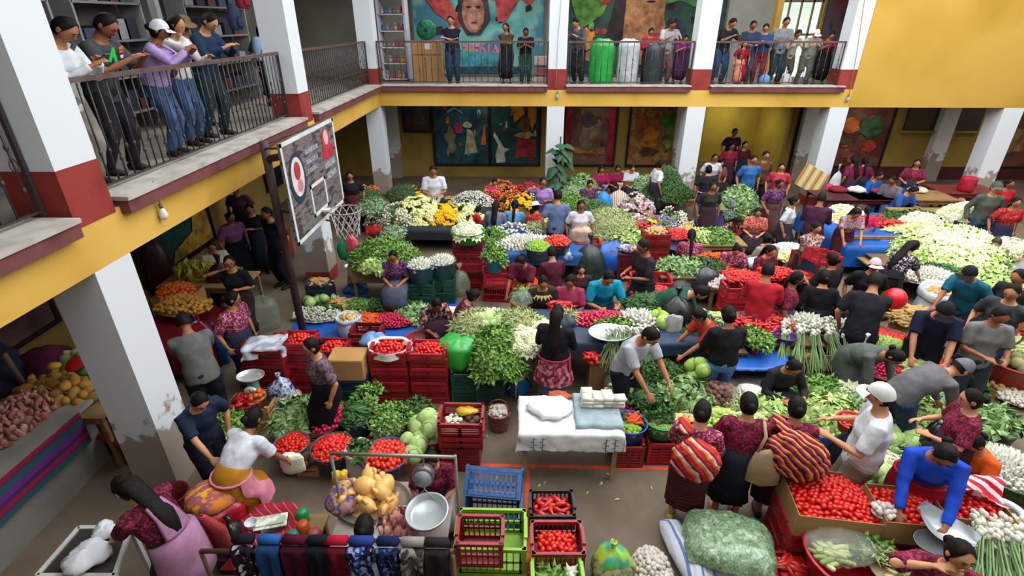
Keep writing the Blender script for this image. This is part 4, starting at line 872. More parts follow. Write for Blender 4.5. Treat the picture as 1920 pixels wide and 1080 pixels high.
def sheet(pts,z,mat,label,name='plastic_sheet',th=.01,cat='tarpaulin'):
    m=MB(); m.poly([V((p[0],p[1],z)) for p in pts],(0,0,1),th); return part(name,m,mat,None,label=label,cat=cat)
# ================================================================ WHO STANDS WHERE
def pp(px,py,face,label,X=None,Y=None,z=0,zh=None,**k):
    """head centre at a pixel; on the floor z (depth from head height), or on the plane X= / Y="""
    pose=k.get('pose','stand'); sex=k.get('sex','f'); h=k.get('h',1.0); male=sex=='m'
    sc=h*(1.07 if male else .98); J=body_frame(POSE[pose] if isinstance(pose,str) else pose); hc=J['hc']*sc; R=Matrix.Rotation(rad(face),3,'Z'); off=R@V((hc.x,hc.y,0))
    if X is not None: q=atx(px,py,X)
    elif Y is not None: q=aty(px,py,Y)
    else: q=at(px,py,z+hc.z)
    return person((q.x-off.x,q.y-off.y),face,label,z=z,**k)
BR='hands'
# --- upper left gallery, leaning on the rail (hero figures)
rl=P_(lean=20,hp=30,hands=((-.12,.42,1.12),(.12,.44,1.12)),ft=((-.12,0),(.12,-.1)))
POSE['lean_phone']=P_(lean=18,hp=34,hands=((-.05,.38,1.14),(.09,.4,1.12)))
POSE['clasp']=P_(lean=16,hp=14,ht=0,hands=((-.0,.46,1.2),(.1,.44,1.22)))
POSE['rail_chin']=P_(lean=14,hp=6,hands=((-.16,.36,1.08),(.05,.2,1.32)),hint=(.5,.3,-.6))
POSE['rail']=rl
r,J=pp(120,52,275,'man in white long-sleeved shirt looking at a phone, beside the near pillar upstairs',X=-4.32,z=ZF,sex='m',top='#c9cdd2',low='#8a8478',pose='lean_phone',long=True,fine=True,skin=0,h=1.0)
m=MB(); m.beam(J['chest']+V((-.14,.1,.16)),J['waist']+V((.17,.1,0)),.012,.035); part('bag_strap',m,plain('#3a3a3c'),r)
ph=MB(); ph.box((0,0,0),(.075,.15,.01)); o=part('phone',ph,plain('#17181b',.2,.6),None,label='black phone held over the rail by the man in white',cat='phone'); o.location=(r.matrix_basis@((J['W',0]+J['W',1])/2+V((0,.07,.05)))); o.rotation_euler=(.5,0,r.rotation_euler[2])
r,J=pp(194,34,272,'man in charcoal t-shirt with green and orange print, leaning on the upstairs rail',X=-4.36,z=ZF,sex='m',top='#3f4245',low='#24242a',pose='rail',fine=True,skin=1,h=1.02)
def onchest(r,J,cu,cv,draw,mat,name):
    m=MB(); draw(m,J,cu,cv); part(name,m,mat,r)
def chest_print(r,J,polys):
    R2=J['R2']
    for nm,col,pts in polys:
        m=MB(); P=[J['chest']+R2@V((x*1.1,.162-.9*x*x*2-.12*(z+.09),z*1.1+.085)) for x,z in pts]; m.poly(P,R2@V((0,1,0)),.004); part(nm,m,plain(col,.7,.2,.05),r)
chest_print(r,J,[('green_letter','#2fb44a',[(.10,-.07),(.055,.05),(.035,.05),(.0,-.07),(.03,-.07),(.045,-.03),(.06,-.03),(.072,-.07)]),('orange_stripe','#d8662c',[(-.03,.05),(-.12,.05),(-.12,.03),(-.03,.03)]),('orange_stripe','#c9502c',[(-.03,.02),(-.12,.02),(-.12,.0),(-.03,.0)]),('grey_print','#c8c8c8',[(-.04,-.02),(-.11,-.02),(-.1,-.045),(-.05,-.045)])])
r,J=pp(292,33,282,'woman in lilac blouse and white cap clasping hands over the upstairs rail',X=-4.4,z=ZF,sex='f',top='#a58cc0',low=JEAN,bottom='slim',pose='clasp',long=True,fine=True,cap=('cap','#d4dade'),hair='bun',skin=1,h=1.05)
m=MB(); m.ell(J['pel']+V((-.2,.06,.14)),(.05,.13,.09),12,8); part('maroon_bag',m,plain('#6b2233',.5,.4,.1),r,True)
m=MB(); m.tube([J['pel']+V((-.2,.1,.2)),J['chest']+V((-.1,.17,.05)),J['sh']+V((.1,.06,.04)),J['chest']+V((.05,-.15,.0))],.008); part('bag_strap',m,plain('#3a2830'),r,True)
pp(322,10,265,'young woman in white long sleeves resting chin on hand at the upstairs rail',X=-4.55,z=ZF,sex='f',top='#cfcac6',low=JEAN,bottom='slim',pose='rail_chin',long=True,fine=False,hair='loose',skin=2,h=1.08)
pp(338,22,250,'person in tan hat and olive jacket behind the watchers upstairs',X=-5.3,z=ZF,sex='m',top='#4a4030',long=True,cap=('hat','#7a6444'),pose='front',h=.98)
pp(386,12,262,'man in navy jacket and dark green trousers with hands on the upstairs rail',X=-4.42,z=ZF,sex='m',top='#1f2f4a',low='#22343a',pose='rail',long=True,fine=True,skin=2,h=1.04)
pp(12,130,250,'shopkeeper in dark teal top by the upstairs shop, half hidden at left edge',X=-5.9,z=ZF,sex='f',top='#1f3a3a')
pp(492,60,230,'woman in dark green sweater in the shop upstairs beyond the railing end',X=-5.2,z=ZF,sex='f',top='#1c3a34',low='#1d1d22')
# --- upper back gallery
G='upstairs'
for a in [(845,42,175,'man in black t-shirt with folded arms beside the tall carton upstairs','cross','m','#1d2030','#2a3a52',None),
 (948,44,165,'woman with long loose hair and brown cardigan upstairs before the pink letters','cross','f','#4a3630','#1d1c22','loose'),
 (986,52,180,'woman in black top bent over her phone at back rail beside the pillar','phone','f','#1b1c22','#2c4a3c','loose'),
 (1080,42,150,'man in grey jacket leaning by the green sacks upstairs','rail','m','#4a4a50','#2a2a30',None),
 (1222,52,180,'woman in red sweater behind the dark sack upstairs','phone','f','#8e1c30','#2a2a30','pony'),
 (1262,44,190,'young man in pale striped shirt upstairs right of the sacks','rail','m','#a9a5a8','#7a5a5e',None),
 (1287,62,185,'woman in bright purple huipil at back rail beside the second pillar','rail','f','#7a2a70','#4a2c50','bun'),
 (1374,42,200,'man in black t-shirt and blue jeans at left of the end bay','rail','m','#1e1f26','#2f4a6a',None),
 (1412,50,180,'man in navy shirt whose back is to the bright upstairs window','front','m','#27324a','#3a3f4a',None),
 (1438,44,160,'woman in blue jacket in the middle of the end bay upstairs','phone','f','#27406a','#6a2430','pony'),
 (1474,44,180,'tall man in grey t-shirt and dark jeans under the upstairs window','front','m','#70767a','#28303c',None),
 (1497,62,190,'boy in pale sweater holding the rail in the end bay upstairs','rail','m','#a49c8c','#4a4a44',None),
 (1531,62,180,'boy in white cap and grey camouflage clothes at the back rail','rail','m','#8a9088','#5a6058',None),
 (1562,56,170,'woman in wine blouse and long black skirt at the end of the rail','rail','f','#6b1f33','#17171b','bun')]:
    px,py,f,lb,po,sx,tp,lw,hr=a; q=aty(px,py,15.62); hh=(q.z-ZF)/1.52
    pp(px,py,f,lb,Y=15.62,z=ZF,sex=sx,top=tp,low=lw,pose=po,hair=hr,h=max(.72,min(1.06,hh)),bottom='slim' if lb.startswith(('woman with long','woman in black top','woman in blue','woman in red')) is True and tp!='#4a3630' else None,cap=('cap','#d8d8d2') if 'white cap' in lb else None,long='jacket' in lb or 'sweater' in lb or 'cardigan' in lb)
pp(1385,128,180,'small child in peach dress gripping the balusters upstairs',Y=15.4,z=ZF,sex='f',top='#c9866a',low='#c07a60',h=.52,pose='stand')
pp(1395,92,175,'child in crimson jumper behind the rail of the end bay upstairs',Y=15.5,z=ZF,sex='f',top='#8a1a2c',low='#8a1a2c',h=.72,pose='stand')
# --- shaded left arcade
pp(397,462,215,'fruit seller in white blouse behind the bananas in the shaded arcade',top='#b9b2a6',pose='sit',hair='bun')
pp(432,408,240,'woman with pink and lilac shawl standing in the shaded arcade',top='#7a4a78',shawl='#8a3a5c',low=CORTE[4])
pp(468,392,200,'woman in black with arms crossed at the back of the shaded arcade',top='#191a20',pose='cross')
pp(500,400,150,'man in dark navy clothes in the shade beside the hoop post',sex='m',top='#1b1e2a',low='#16181f')
pp(440,355,190,'woman in plum blouse far back under the left gallery',top='#3c2238')
pp(430,492,185,'woman in black top holding hands to her face by the bananas',top='#1c1d24',pose='head_up',hair='bun')
pp(437,560,255,'woman in crimson floral huipil walking past the red fruit stall',top='pinkish',low=CORTE[0],pose='stand_l',fine=True,hair='bun')
pp(345,604,40,'man in grey t-shirt bending beside the near pillar in shade',sex='m',top='#5f605c',low='#20242c',pose='reach')
pp(374,752,235,'person in navy shirt reaching for the white onions by the pillar',sex='m',h=.92,top='#1f2a40',low='#191c26',pose='reach1',fine=True)
pp(656,330,200,'woman in dark clothes standing in deep far left corner of the court',top='#1c1c22')
# --- left of the court
pp(474,785,340,'woman in white t-shirt with mustard skirt and pink apron choosing vegetables',top='#c9ccd4',low='#a8701c',apron='#c77a8c',pose='stoop',fine=True,hair='bun',skin=1,h=.98)
pp(583,650,130,'woman in grey lace blouse and dark skirt beside the cardboard box',top='greyp',low=CORTE[4],pose='stand',fine=True,hair='bun',h=1.0)
pp(737,480,185,'seated woman in purple-grey blouse and slate skirt under the leafy greens',top='purple',low='#4a4f60',pose='sit',hair='pony')
pp(818,570,205,'woman with a brown floral head cloth bending over the basin',top='floral',low=CORTE[1],pose='low_work',hair='cover',cap=None)
pp(888,555,280,'woman in maroon blouse with black hair left of the cabbages',top='wine',pose='sit_work',hair='bun')
pp(812,320,190,'young man in white t-shirt among the flower stalls',sex='m',h=1.05,top='#c6ccd4',low='#2a3034',pose='front')
pp(699,415,200,'child in red blouse behind the heaped celery greens',top='red',pose='sit',h=.75)
pp(928,342,185,'girl in hot pink sleeveless top by the flower buckets',top='#d02c68',low='#8a2a50',h=.85,pose='sit')
pp(898,392,290,'child in red shirt sitting beside the cream flowers',top='#b01c2c',low='#5a5a80',h=.8,pose='sit')
pp(930,385,350,'woman in grey-blue top seen from behind among the flowers',top='#6a7288',low='#4a5a6a',pose='sit',hair='loose')
pp(966,384,350,'woman in light blue blouse with black ponytail among the flowers',top='#5c90b4',low='#3a5a78',pose='sit',hair='pony')
pp(1004,388,20,'woman in red huipil with a white cloth on her head',top='red',low=CORTE[3],pose='sit',cap=('hat','#d9cfc0'))
pp(1018,342,175,'woman in lavender blouse lifting a hand to her head near the plant pillar',top='#9a78b8',low='#4a3a5c',pose='head_up',h=.98)
pp(1046,367,355,'large man in slate blue shirt seen from behind near the flowers',sex='m',top='#5a6a8a',low='#2a2c3a',pose='stand')
pp(1035,412,200,'little girl in pink dress in front of the man in slate blue',top='#c85a86',low='#b84a78',h=.62,pose='stand')
pp(1090,385,185,'woman in white blouse and pale apron standing behind the herb heap',top='#c6c4c8',low='#8a8c90',apron='#b5b2aa',hair='loose')
pp(1106,345,190,'woman in dark plum blouse by the greens near the back wall',top='purple',pose='sit')
for x,y,t,l in [(1128,318,'#8a1c44','woman in magenta blouse sitting left of two against the back wall'),(1158,316,'#7a1838','woman in dark magenta blouse sitting right of two against the back wall'),(1186,316,'#b8bcc8','woman in white patterned blouse sitting at the foot of the tan mural')]:
    pp(x,y,185,l,top=t,pose='sit')
pp(1239,308,280,'woman in white t-shirt walking before the tan mural',top='#c9ccd0',low='#2c2c34',hair='bun')
# --- centre block
pp(976,490,160,'woman in maroon polo and orange apron leaning among red crates',top='#5a1a30',low='#c4501c',apron='#c4501c',pose='reach',hair='bun')
pp(1034,474,20,'man in maroon polo seen from behind among the red crates',sex='m',h=.86,top='#4f1c2c',low='#22222a',pose='front')
r,J=pp(1019,530,185,'seated woman with a cream petal collar on black, facing the camera',top='#26201f',low=CORTE[1],pose='sit',z=.16,hair='bun',shawl='#b8a070')
for i in range(18):
    a=2*PI*i/18; m=MB(); R2=J['R2']; cN=J['sh']+R2@V((0,.01,.02)); o_=R2@V((math.cos(a),math.sin(a)*.8,-.45)); leaf(m,cN+o_*.08,o_,.12,.05,R2@V((0,0,1)),.1); part('collar_petal',m,plain('#b8a46c',.8,.1,.1,9),r)
pp(1069,528,170,'seated woman in pink woven huipil over white sleeves',top=woven('#8e2c4c','#a94464','#6f2440',s=22),low=CORTE[3],pose='sit',hair='bun',z=.16)
pp(1090,506,185,'girl with long dark hair behind the seated woman in pink',top='#3a2024',pose='stand',h=.8,hair='loose')
pp(1141,520,188,'man in turquoise t-shirt seated behind the market table',sex='m',top='#1488a8',low='#2a303a',pose='sit_work',h=1.05,fine=True,z=.12)
pp(1206,462,110,'man with black apron working beside the tall red crate stack',sex='m',top='#2c2428',low='#1c1d24',apron='#202228',pose='front')
r,J=pp(1045,588,345,'woman in black top, jeans and pink ruffled apron shopping, seen from behind',top='#17171b',low=plain('#5a7896',.8,.15,.12,12),bottom='slim',apron='#8a3444',pose='front',long=True,hair='loose',fine=True,h=1.04)
m=MB(); m.lathe([(.19,.06),(.205,-.05),(.225,-.16),(.25,-.27),(.255,-.3)],40,tuple(J['pel']),0,False,False,(1,.88)); m.v=[(x*(1+.05*math.sin(math.atan2(y,x)*11)*max(0,J['pel'].z-z)*3),y*(1+.05*math.sin(math.atan2(y,x)*11)*max(0,J['pel'].z-z)*3),z) for x,y,z in m.v]; part('ruffled_apron',m,huipil('#8a3444','#a85a68','#6a2434','#b07a80',s=24),r,True)
pp(1219,630,215,'man in pale grey polo reaching down to the greens',sex='m',top='#a2a4ac',low='#1a1c22',pose='reach',fine=True,skin=0,h=1.02)
pp(1366,590,5,'woman in black top and tight blue jeans seen from behind',top='#17171b',low=plain('#4f78ac',.8,.15,.12,12),bottom='slim',pose='front',long=True,hair='bun',fine=True,h=1.06)
pp(1312,548,240,'man in dark green poncho bending over the stall',sex='m',top='#234a3a',low='#3a2024',pose='bend',long=True)
pp(1312,592,100,'person in rust red shirt stooping under the green poncho man',sex='m',h=.9,top='#a03222',low='#26262e',pose='reach')
pp(1297,440,350,'woman in crimson huipil with ponytail seated before white carnations',top='pinkish',pose='sit',hair='pony')
pp(1381,468,170,'seated woman in maroon and white huipil sorting peppers',top='pinkish',pose='sit_work',hair='bun')
pp(1438,447,10,'person in beige lace shirt seen from behind near the garlic',top='#8a7c70',low='#6a6258',pose='sit',hair='bun')
pp(1382,415,200,'person in brown floral blouse crouching by the aisle',top='floral',pose='low_work')
pp(1422,398,160,'woman in coral and pink huipil sitting beside the aisle',top=huipil('#b83a50','#c85a6a','#8e2c44','#c9a04a'),pose='sit')
pp(1440,508,335,'man in red polo and grey trousers seen from behind',sex='m',top='#a8202c',low='#5c6068',pose='front')
pp(1462,345,190,'woman in magenta-grey huipil and brown skirt walking near the right aisle',top='purple',low='#4c3430',pose='walk',hair='bun')
pp(1466,314,160,'woman wrapped in a coral red shawl by the back pilaster',top='#a83440',shawl='#a83444',low='#6a2a34')
pp(1490,377,235,'woman in white top and grey cardigan carrying a small brown bag',top='#b9bcc0',shawl='#3d4a50',low='#33303a',hair='bun')
pp(1540,372,330,'person in plum quilted jacket seen from behind at the corn table',sex='m',top='#3f1f34',low='#26232c',pose='front',long=True)
pp(1329,318,350,'woman in black top with pink chevron apron and jeans by the third pillar',top='#1d1d22',low=JEAN,bottom='slim',apron='#c08a90',hair='bun')
# passage steps
for a in [(1378,248,'#3a2c44','boy standing highest on the passage steps','m',.3),(1372,275,'#8a2438','woman in crimson at the foot of the passage wall','f',.1),(1397,272,'#4a1c28','woman in brown red at right of the passage group','f',.1),(1413,300,'#2f5f9a','man in bright blue shirt in the passage mouth','m',0),(1340,296,'#b8b4b8','person with white cloth beside the third pillar in the passage','f',0),(1352,306,'#7a4a44','woman in brown rose blouse sitting in the passage mouth','f',0),(1436,292,'#5a3a26','tall man in brown jacket beside the passage pilaster','m',0),(1337,350,'#2c2a26','woman in dark clothes behind the chevron apron','f',0)]:
    px,py,t,l,sx,z=a; pp(px,py,185,l,top=t,sex=sx,z=0,pose='stand' if 'sitting' not in l else 'sit',h=1.0 if z==0 else 1.0)
# --- right half
pp(1531,428,185,'woman in cream and rose blouse with folded arms in the aisle',top=huipil('#a88a80','#7a4048','#c0b0a0','#5c2c34'),pose='cross',hair='bun')
pp(1606,400,170,'girl with aqua collar and rose huipil reaching into the basket',top=huipil('#a84a60','#5aa8a0','#8a2c44','#c07a84'),pose='reach',hair='loose')
pp(1627,394,345,'toddler in hot pink top carried at the blue table',top='#c41f4c',low='#5a6068',h=.8)
pp(1712,358,200,'man in blue shirt seated behind the blue vegetable table',sex='m',top='#2c4f8e',pose='sit_work')
pp(1720,306,150,'woman holding a baby beside the windows under the yellow wall',top='maroon',pose='carry',hair='loose')
pp(1600,300,20,'woman in maroon seen from behind at the mural, left one',top='#6a1838',pose='stand')
pp(1622,302,350,'girl in wine red seen from behind at the mural, right one',top='#5a1630',pose='stand',h=.94)
pp(1648,330,200,'man in cobalt jacket sitting under the mural edge',sex='m',top='#1d4f9a',pose='sit',long=True)
pp(1674,338,120,'man in white and grey shirt sitting below the left window',sex='m',top='#6a6068',pose='sit')
pp(1868,352,170,'man in grey cap and olive jacket by the far right pillar',sex='m',top='#4c4f44',low='#2a3a52',cap=('cap','#4a4e48'),pose='stand',long=True,h=1.05)
pp(1905,380,170,'woman in crimson huipil at the far right edge near the pillar',top='red')
pp(1893,345,180,'person in scarlet sweater behind the far right pillar',top='#a01c24',low='#1f2c4a')
pp(1795,425,175,'woman in dusty rose blouse sitting behind the cauliflowers',top=huipil('#7a4450','#94606a','#5f343e'),pose='sit_work',hair='bun')
pp(1868,455,140,'woman in mauve-grey blouse with arms crossed by the lettuce heap',top=huipil('#5f4a54','#74606a','#4a3a44'),pose='sit_work',hair='bun')
pp(1818,512,120,'man in teal polo and black cap holding a sack',sex='m',top='#14566a',low='#23303c',pose='reach1',cap=('cap','#1c1c20'))
pp(1711,462,290,'woman with long black hair and white floral sleeves leaning by the lettuces',top=huipil('#1f1a1e','#b0a8ac','#2c262a','#3a3034'),low='#1c1a20',apron='#202026',pose='reach',hair='loose')
pp(1640,497,160,'woman in black with a white and pink cap in the crowd',top='#19181c',cap=('cap','#c9b0b4'),low='#1c1b20')
pp(1560,486,20,'woman in black carrying a red crate through the crowd',top='#1b1b1e',pose='carry',hair='bun')
pp(1546,520,345,'woman in black shawl seen from behind left of the red balloon man',top='#141519',low='#17171b',long=True,hair='bun')
pp(1640,528,330,'large man in black t-shirt seen from behind holding a red balloon',sex='m',top='#1a1a21',low='#1d1d26',pose='reach1',h=1.06,hair='short')
pp(1494,522,255,'woman in maroon plaid huipil with ponytail by the chili stall',top='maroon',low='#44485a',pose='stand',hair='pony',fine=False)
pp(1445,470,200,'seated vendor in dark red behind the pepper crates',top='wine',pose='sit')
pp(1772,582,150,'man in navy t-shirt and black cap stretching over the red chili tub',sex='m',top='#191d33',low='#171922',pose='reach',cap=('cap','#18181c'),fine=True,h=1.05)
pp(1876,592,170,'elderly bald man in cream shirt and grey vest',sex='m',top='#6a6a68',low='#2c3038',pose='front',shawl='#3d4450',fine=False)
pp(1898,548,120,'man in dark grey t-shirt at the right frame edge',sex='m',top='#35393e',low='#1f2a40',pose='walk')
pp(1910,520,100,'man in black shirt entering from the right edge',sex='m',top='#1f2024',low='#1f2a44',pose='stand')
pp(1677,668,200,'woman in grey-green sweater with headband bending low',top='#4f5650',low='#4a504c',pose='bend',long=True,fine=True,hair='bun')
pp(1800,690,270,'man in grey sweatshirt and cap bent double to the right',sex='m',top='#5c5b5c',low='#263a52',pose='bend',long=True,cap=('cap','#62626a'),fine=True)
pp(1488,688,185,'seated vendor in black sweater with teal print and dark face mask',top='#232426',low='#1c1c20',pose='sit_work',long=True,hair='bun',fine=True)
r,J=pp(1650,742,60,'man in white t-shirt, white cap and khaki trousers holding a red basket',sex='m',top='#c9cccf',low='#7d7464',pose='carry',cap=('cap','#c9cac4'),fine=True,h=1.06,skin=2)
pp(1820,748,70,'woman in maroon huipil carrying a black bag by the greens',top='maroon',low=CORTE[1],pose='carry',fine=True,hair='bun')
pp(1826,830,105,'woman in bright orange blouse behind the tomato boxes',top='#d0561c',low='#7a2a20',pose='sit_work',fine=True,hair='bun')
pp(1772,852,150,'woman in cobalt sweater bending to sort tomatoes',top='#1f46b4',low='#7a2030',pose='reach',long=True,apron='#a01c2c',fine=True,hair='bun',h=1.08)
r,J=pp(1317,772,335,'woman with red striped carrying cloth on her back and yellow sandals',top='pinkish',low=CORTE[3],pose='front',wrap=('#a82a2c','#c9702c','#c9b0a0','#7a1f3a','#b8342c'),fine=True,hair='bun',shoes='#b8a03c',h=1.0)
r,J=pp(1404,757,350,'woman in crimson huipil with a tan shoulder bag',top='maroon',low='#20212c',pose='front',fine=True,hair='bun',shoes='#a86a60',h=1.02)
m=MB(); m.sweep([J['pel']+V((.2,-.16,.24)),J['pel']+V((.2,-.16,.1)),J['pel']+V((.2,-.16,-.12))],[(.12,.03),(.15,.055),(.16,.05)],16,(1,0,0)); part('tan_bag',m,plain('#a08a68',.9,.1,.1,9,bump=.3),r,True)
m=MB(); m.tube([J['pel']+V((.1,-.16,.22)),J['chest']+V((.15,-.14,.1)),J['sh']+V((.15,-.03,.04)),J['sh']+V((.16,.08,0))],.018); part('bag_strap',m,plain('#a08a68'),r,True)
pp(1494,764,345,'woman wrapped in a many-coloured striped shawl beside the lettuce stall',top='maroon',low=CORTE[1],pose='front',wrap=('#8e1f3c','#c87a3c','#3a2438','#b03a4c','#c9a04a','#5a1c34'),fine=True,hair='bun',h=1.0,wrap_size=(.3,.16,.27))
# --- foreground
r,J=pp(238,915,75,'woman with long black hair and lavender apron straps leaning over the near table',top='wine',low='#1c1b24',pose='reach',fine=True,hair='loose',h=1.03)
lv=plain('#9a6f8c',.8,.15,.12,9)
m=MB(); R2=J['R2']
m.sweep([J['sh']+R2@V((0,-.118,.0)),J['chest']+R2@V((0,-.158,0)),J['waist']+R2@V((0,-.15,-.02))],[(.075,.012),(.09,.012),(.12,.014)],10,(1,0,0)); part('apron_back',m,lv,r,True)
m=MB(); m.sweep([J['pel']+V((0,-.02,.12)),J['pel']+V((0,-.03,-.02)),J['pel']+V((0,-.03,-.22)),J['pel']+V((0,-.04,-.36))],[(.19,.165),(.205,.18),(.215,.19),(.22,.19)],24); part('apron_skirt',m,lv,r,True)
m=MB(); m.sweep([J['pel']+V((.2,-.1,.1)),J['pel']+V((.26,-.16,-.1)),J['pel']+V((.27,-.14,-.4))],[(.03,.06),(.05,.08),(.05,.09)],12); part('striped_sash',m,woven('#c4562c','#3a2430','#b83a4c','#241c2c',s=12),r,True)
pp(683,992,8,'textile seller with black bun seen from behind beside the chicken trays',top='#8aa0b0',low='#2a2a33',pose='sit_work',fine=True,hair='bun',h=.98,z=.1)
pp(808,862,185,'young seller in maroon with her face hidden by the hanging scale',top='wine',low=CORTE[2],apron='#8a7c84',pose='front',fine=True,hair='bun',h=.84)
pp(1800,1040,150,'woman in dark magenta blouse resting her head at the bottom right',top='maroon',low=CORTE[1],pose='head_up',fine=True,hair='bun')

# ================================================================ STALLS
def A(px,py,z): return at(px,py,z)
def stall(px0,py0,px1,py1,z,label,clothcol=None,cl=None,drop=.25,wood='#6a5238'):
    """px0,py0 front-left corner, px1,py1 back-right corner of the top at height z"""
    a,b=at(px0,py0,z),at(px1,py1,z); w,d=abs(b.x-a.x),abs(b.y-a.y); c=((a.x+b.x)/2,(a.y+b.y)/2)
    table(c,w,d,z-.005,label,wood,0,wood)
    if clothcol: cloth((c[0],c[1],z+.008),w+.03,d+.03,drop,tmat(clothcol),cl,0,'cloth' if not 'tarpaulin' in cl else 'tarpaulin',.006)
    return c
def PT(kind,px,py,z,r,h,where,col,tublabel,th=.3,ry=None,rot=0,sub='tub',fill=1.0,taper=.78):
    """tub standing so that its rim is at z, filled with produce"""
    p=at(px,py,z); zz=max(0,z-th)
    if sub=='basket': basket((p.x,p.y,zz),r,th,tublabel)
    else: tub((p.x,p.y,zz),r,th,col,tublabel,taper)
    pile(kind,(p.x,p.y,z-.03),r*.92,r*.92,h,where,rot,fill=fill); return p
def PL(kind,px,py,z,rx,ry,h,where,**k): p=at(px,py,z); pile(kind,p,rx,ry,h,where,**k); return p
TARP=plain('#1d55a8',.4,.5,.15,5,bump=.4)
# ---------- crate stacks beside the cardboard box (left centre)
t=stack(510,752,7,CRED,'under the white printed sheet',(.56,.4,.12),cols=[CRED3,CRED])
cloth((t.x,t.y,t.z+.02),.5,.36,.14,mixed(['#b9bcc4','#c9cbd0','#8e96a8'],scale=5,kind='noise',detail=5),'white printed plastic sheet crumpled over the red crates at left',.2,'plastic_sheet',.03)
crate((t.x+.05,t.y+.55,0),CRED,'empty red crate behind the white sheet stack, slots visible',(.56,.4,.28),.1,'slots'); crate((t.x+.05,t.y+.55,.28),CRED,'red crate with raised back behind the white sheet',(.56,.4,.28),.1,'slots')
def tomato_stack(px,py,n,where,kind='tomato',cols=None,size=(.5,.36,.12),h=.06,label='in the crate'):
    t=stack(px,py,n,CRED2,where,size,cols=cols or [CRED2,CRED]); pile(kind,(t.x,t.y,t.z-.07),size[0]/2-.05,size[1]/2-.05,h+.03,label,rect=True); return t
tomato_stack(572,738,7,'left of the woman in grey lace',size=(.44,.36,.12),label='in the red crate left of the woman in grey lace')
tomato_stack(630,738,6,'right of the woman in grey lace',size=(.42,.36,.12),label='in the red crate right of the woman in grey lace')
t=tomato_stack(736,756,7,'with a white cloth rim, near the cardboard box',label='on the white cloth in the crate beside the cardboard box')
m=MB(); m.lathe([(.24,-.05),(.27,.0),(.3,.02),(.29,-.01),(.31,-.09)],28,(0,0,0),.08,False,False,(1,.76)); part('cloth',m,plain('#d4d2cc',.8,.1,.06,9),None,True,label='white cloth lining the tomato crate beside the cardboard box',cat='cloth',loc=(t.x,t.y,t.z))
t=tomato_stack(808,757,7,'right beside the white-clothed stack',label='in the top crate next to the dark green crates')
stack(690,690,3,CRED3,'behind the cloth-lined tomato stack',(.45,.36,.2)); p=A(700,640,.62); bag((p.x,p.y,.6),.2,.16,.14,film('#6f94c4',.9),'pale blue plastic bag lying on crates behind the tomatoes',knot=False,seed=4)
for i,(px,c) in enumerate([(662,CNAVY),(662,CGRN)]): pass
t=stack(660,770,3,CGRN,'under the cardboard box',(.5,.36,.17),cols=[CNAVY,CGRN]); carton((t.x,t.y,t.z),.46,.34,.3,'closed cardboard box on teal crates beside the woman in grey lace')
t=stack(873,760,2,CGRN,'left of two green stacks by the aisle',(.38,.34,.26)); t2=stack(920,762,2,CGRN,'right of two green stacks by the aisle',(.38,.34,.26))
# white-and-red crates at the aisle
t=stack(867,884,1,CRED,'at the aisle, holding three shallow ones',(.44,.34,.36)); 
for i in range(3): crate((t.x,t.y,t.z+.09*i),[CRED,CRED2,CRED][i],['lowest','middle','topmost'][i]+' shallow red crate above the deep red crate at the aisle',(.5,.38,.09 if i<2 else .2),0,'slits')
pile('beet',(t.x,t.y,t.z+.24),.2,.14,.04,'in the topmost shallow crate at the aisle',rect=True,fill=.5); pile('cheese',(t.x-.03,t.y-.02,t.z+.23),.16,.12,.03,'in the topmost shallow crate at the aisle',rect=True,fill=.5) if False else pile('apple_white',(t.x-.1,t.y-.02,t.z+.25),.1,.12,.03,'in the topmost shallow crate at the aisle',fill=.7)
bag((t.x+.05,t.y+.12,t.z+.3),.14,.07,.06,film('#d0a62c',.9),'yellow plastic bag on the back edge of the shallow red crates',knot=False)
p=A(935,770,.28); bk=basket((p.x,p.y,0),.15,.26,'small red woven basket with hoop handle in the aisle',('#6a2a2c','#9a7a6a','#7c3434')); pile('garlic',(p.x,p.y,.26),.12,.12,.05,'in the small red basket in the aisle')
m=MB(); m.tube([(.15*math.cos(a),0,.26+.2*math.sin(a)) for a in [PI*i/12 for i in range(13)]],.01); part('basket_handle',m,plain('#6a2a2c'),bk,True)
stool((A(968,693,.42).x,A(968,693,.42).y,0),'small round wooden stool beside the blue bag'); p=A(972,745,.0); bag((p.x,p.y+.1,0),.17,.15,.3,plain('#1d62a8',.5,.4,.2,9,bump=.3),'blue bag on the floor under the stool',seed=3)
# ---------- low vegetable stall, left foreground
def low(px,py,z): return at(px,py,z)
p=PT('chard_bunch',556,782,.34,.28,.14,'in the dark tub beside the cardboard box stall','#1f3434','dark green tub under the broad leaves, left foreground stall',.34)
PL('lilac_radish',622,788,.34,.15,.26,.14,'on the left foreground stall',rot=-.5); PL('radish_bunch',636,768,.34,.14,.12,.05,'behind the loose radishes of the left foreground stall'); wooden_crate((A(624,785,.3).x,A(624,785,.3).y,0),.5,.5,.3,'wooden crate under the radish bunches')
PT('cucumber',668,775,.36,.25,.12,'in the teal tub beside the radishes','#1c4a4c','teal tub of cucumbers beside the radishes',.36)
PL('celery_bunch',690,752,.34,.1,.18,.06,'behind the cucumber tub')
p=PL('herb_bunch',728,785,.38,.21,.18,.09,'in the clear bag of the left foreground stall'); tub((p.x,p.y,.08),.26,.32,film('#b8c4b8',.35),'clear plastic bag folded open around green herbs',.8,'plastic_bag',None,'bag')
tub((p.x+.05,p.y+.02,0),.33,.1,'#8e2030','red basin under the clear herb bag',.8)
PL('dark_herb_bunch',775,770,.3,.2,.16,.06,'right of the clear herb bag'); 
p=PL('cabbage',808,803,.34,.23,.22,.1,'at the right end of the left foreground stall'); tub((p.x,p.y,0),.26,.32,'#7a2026','dark red tub under the cabbages',.85)
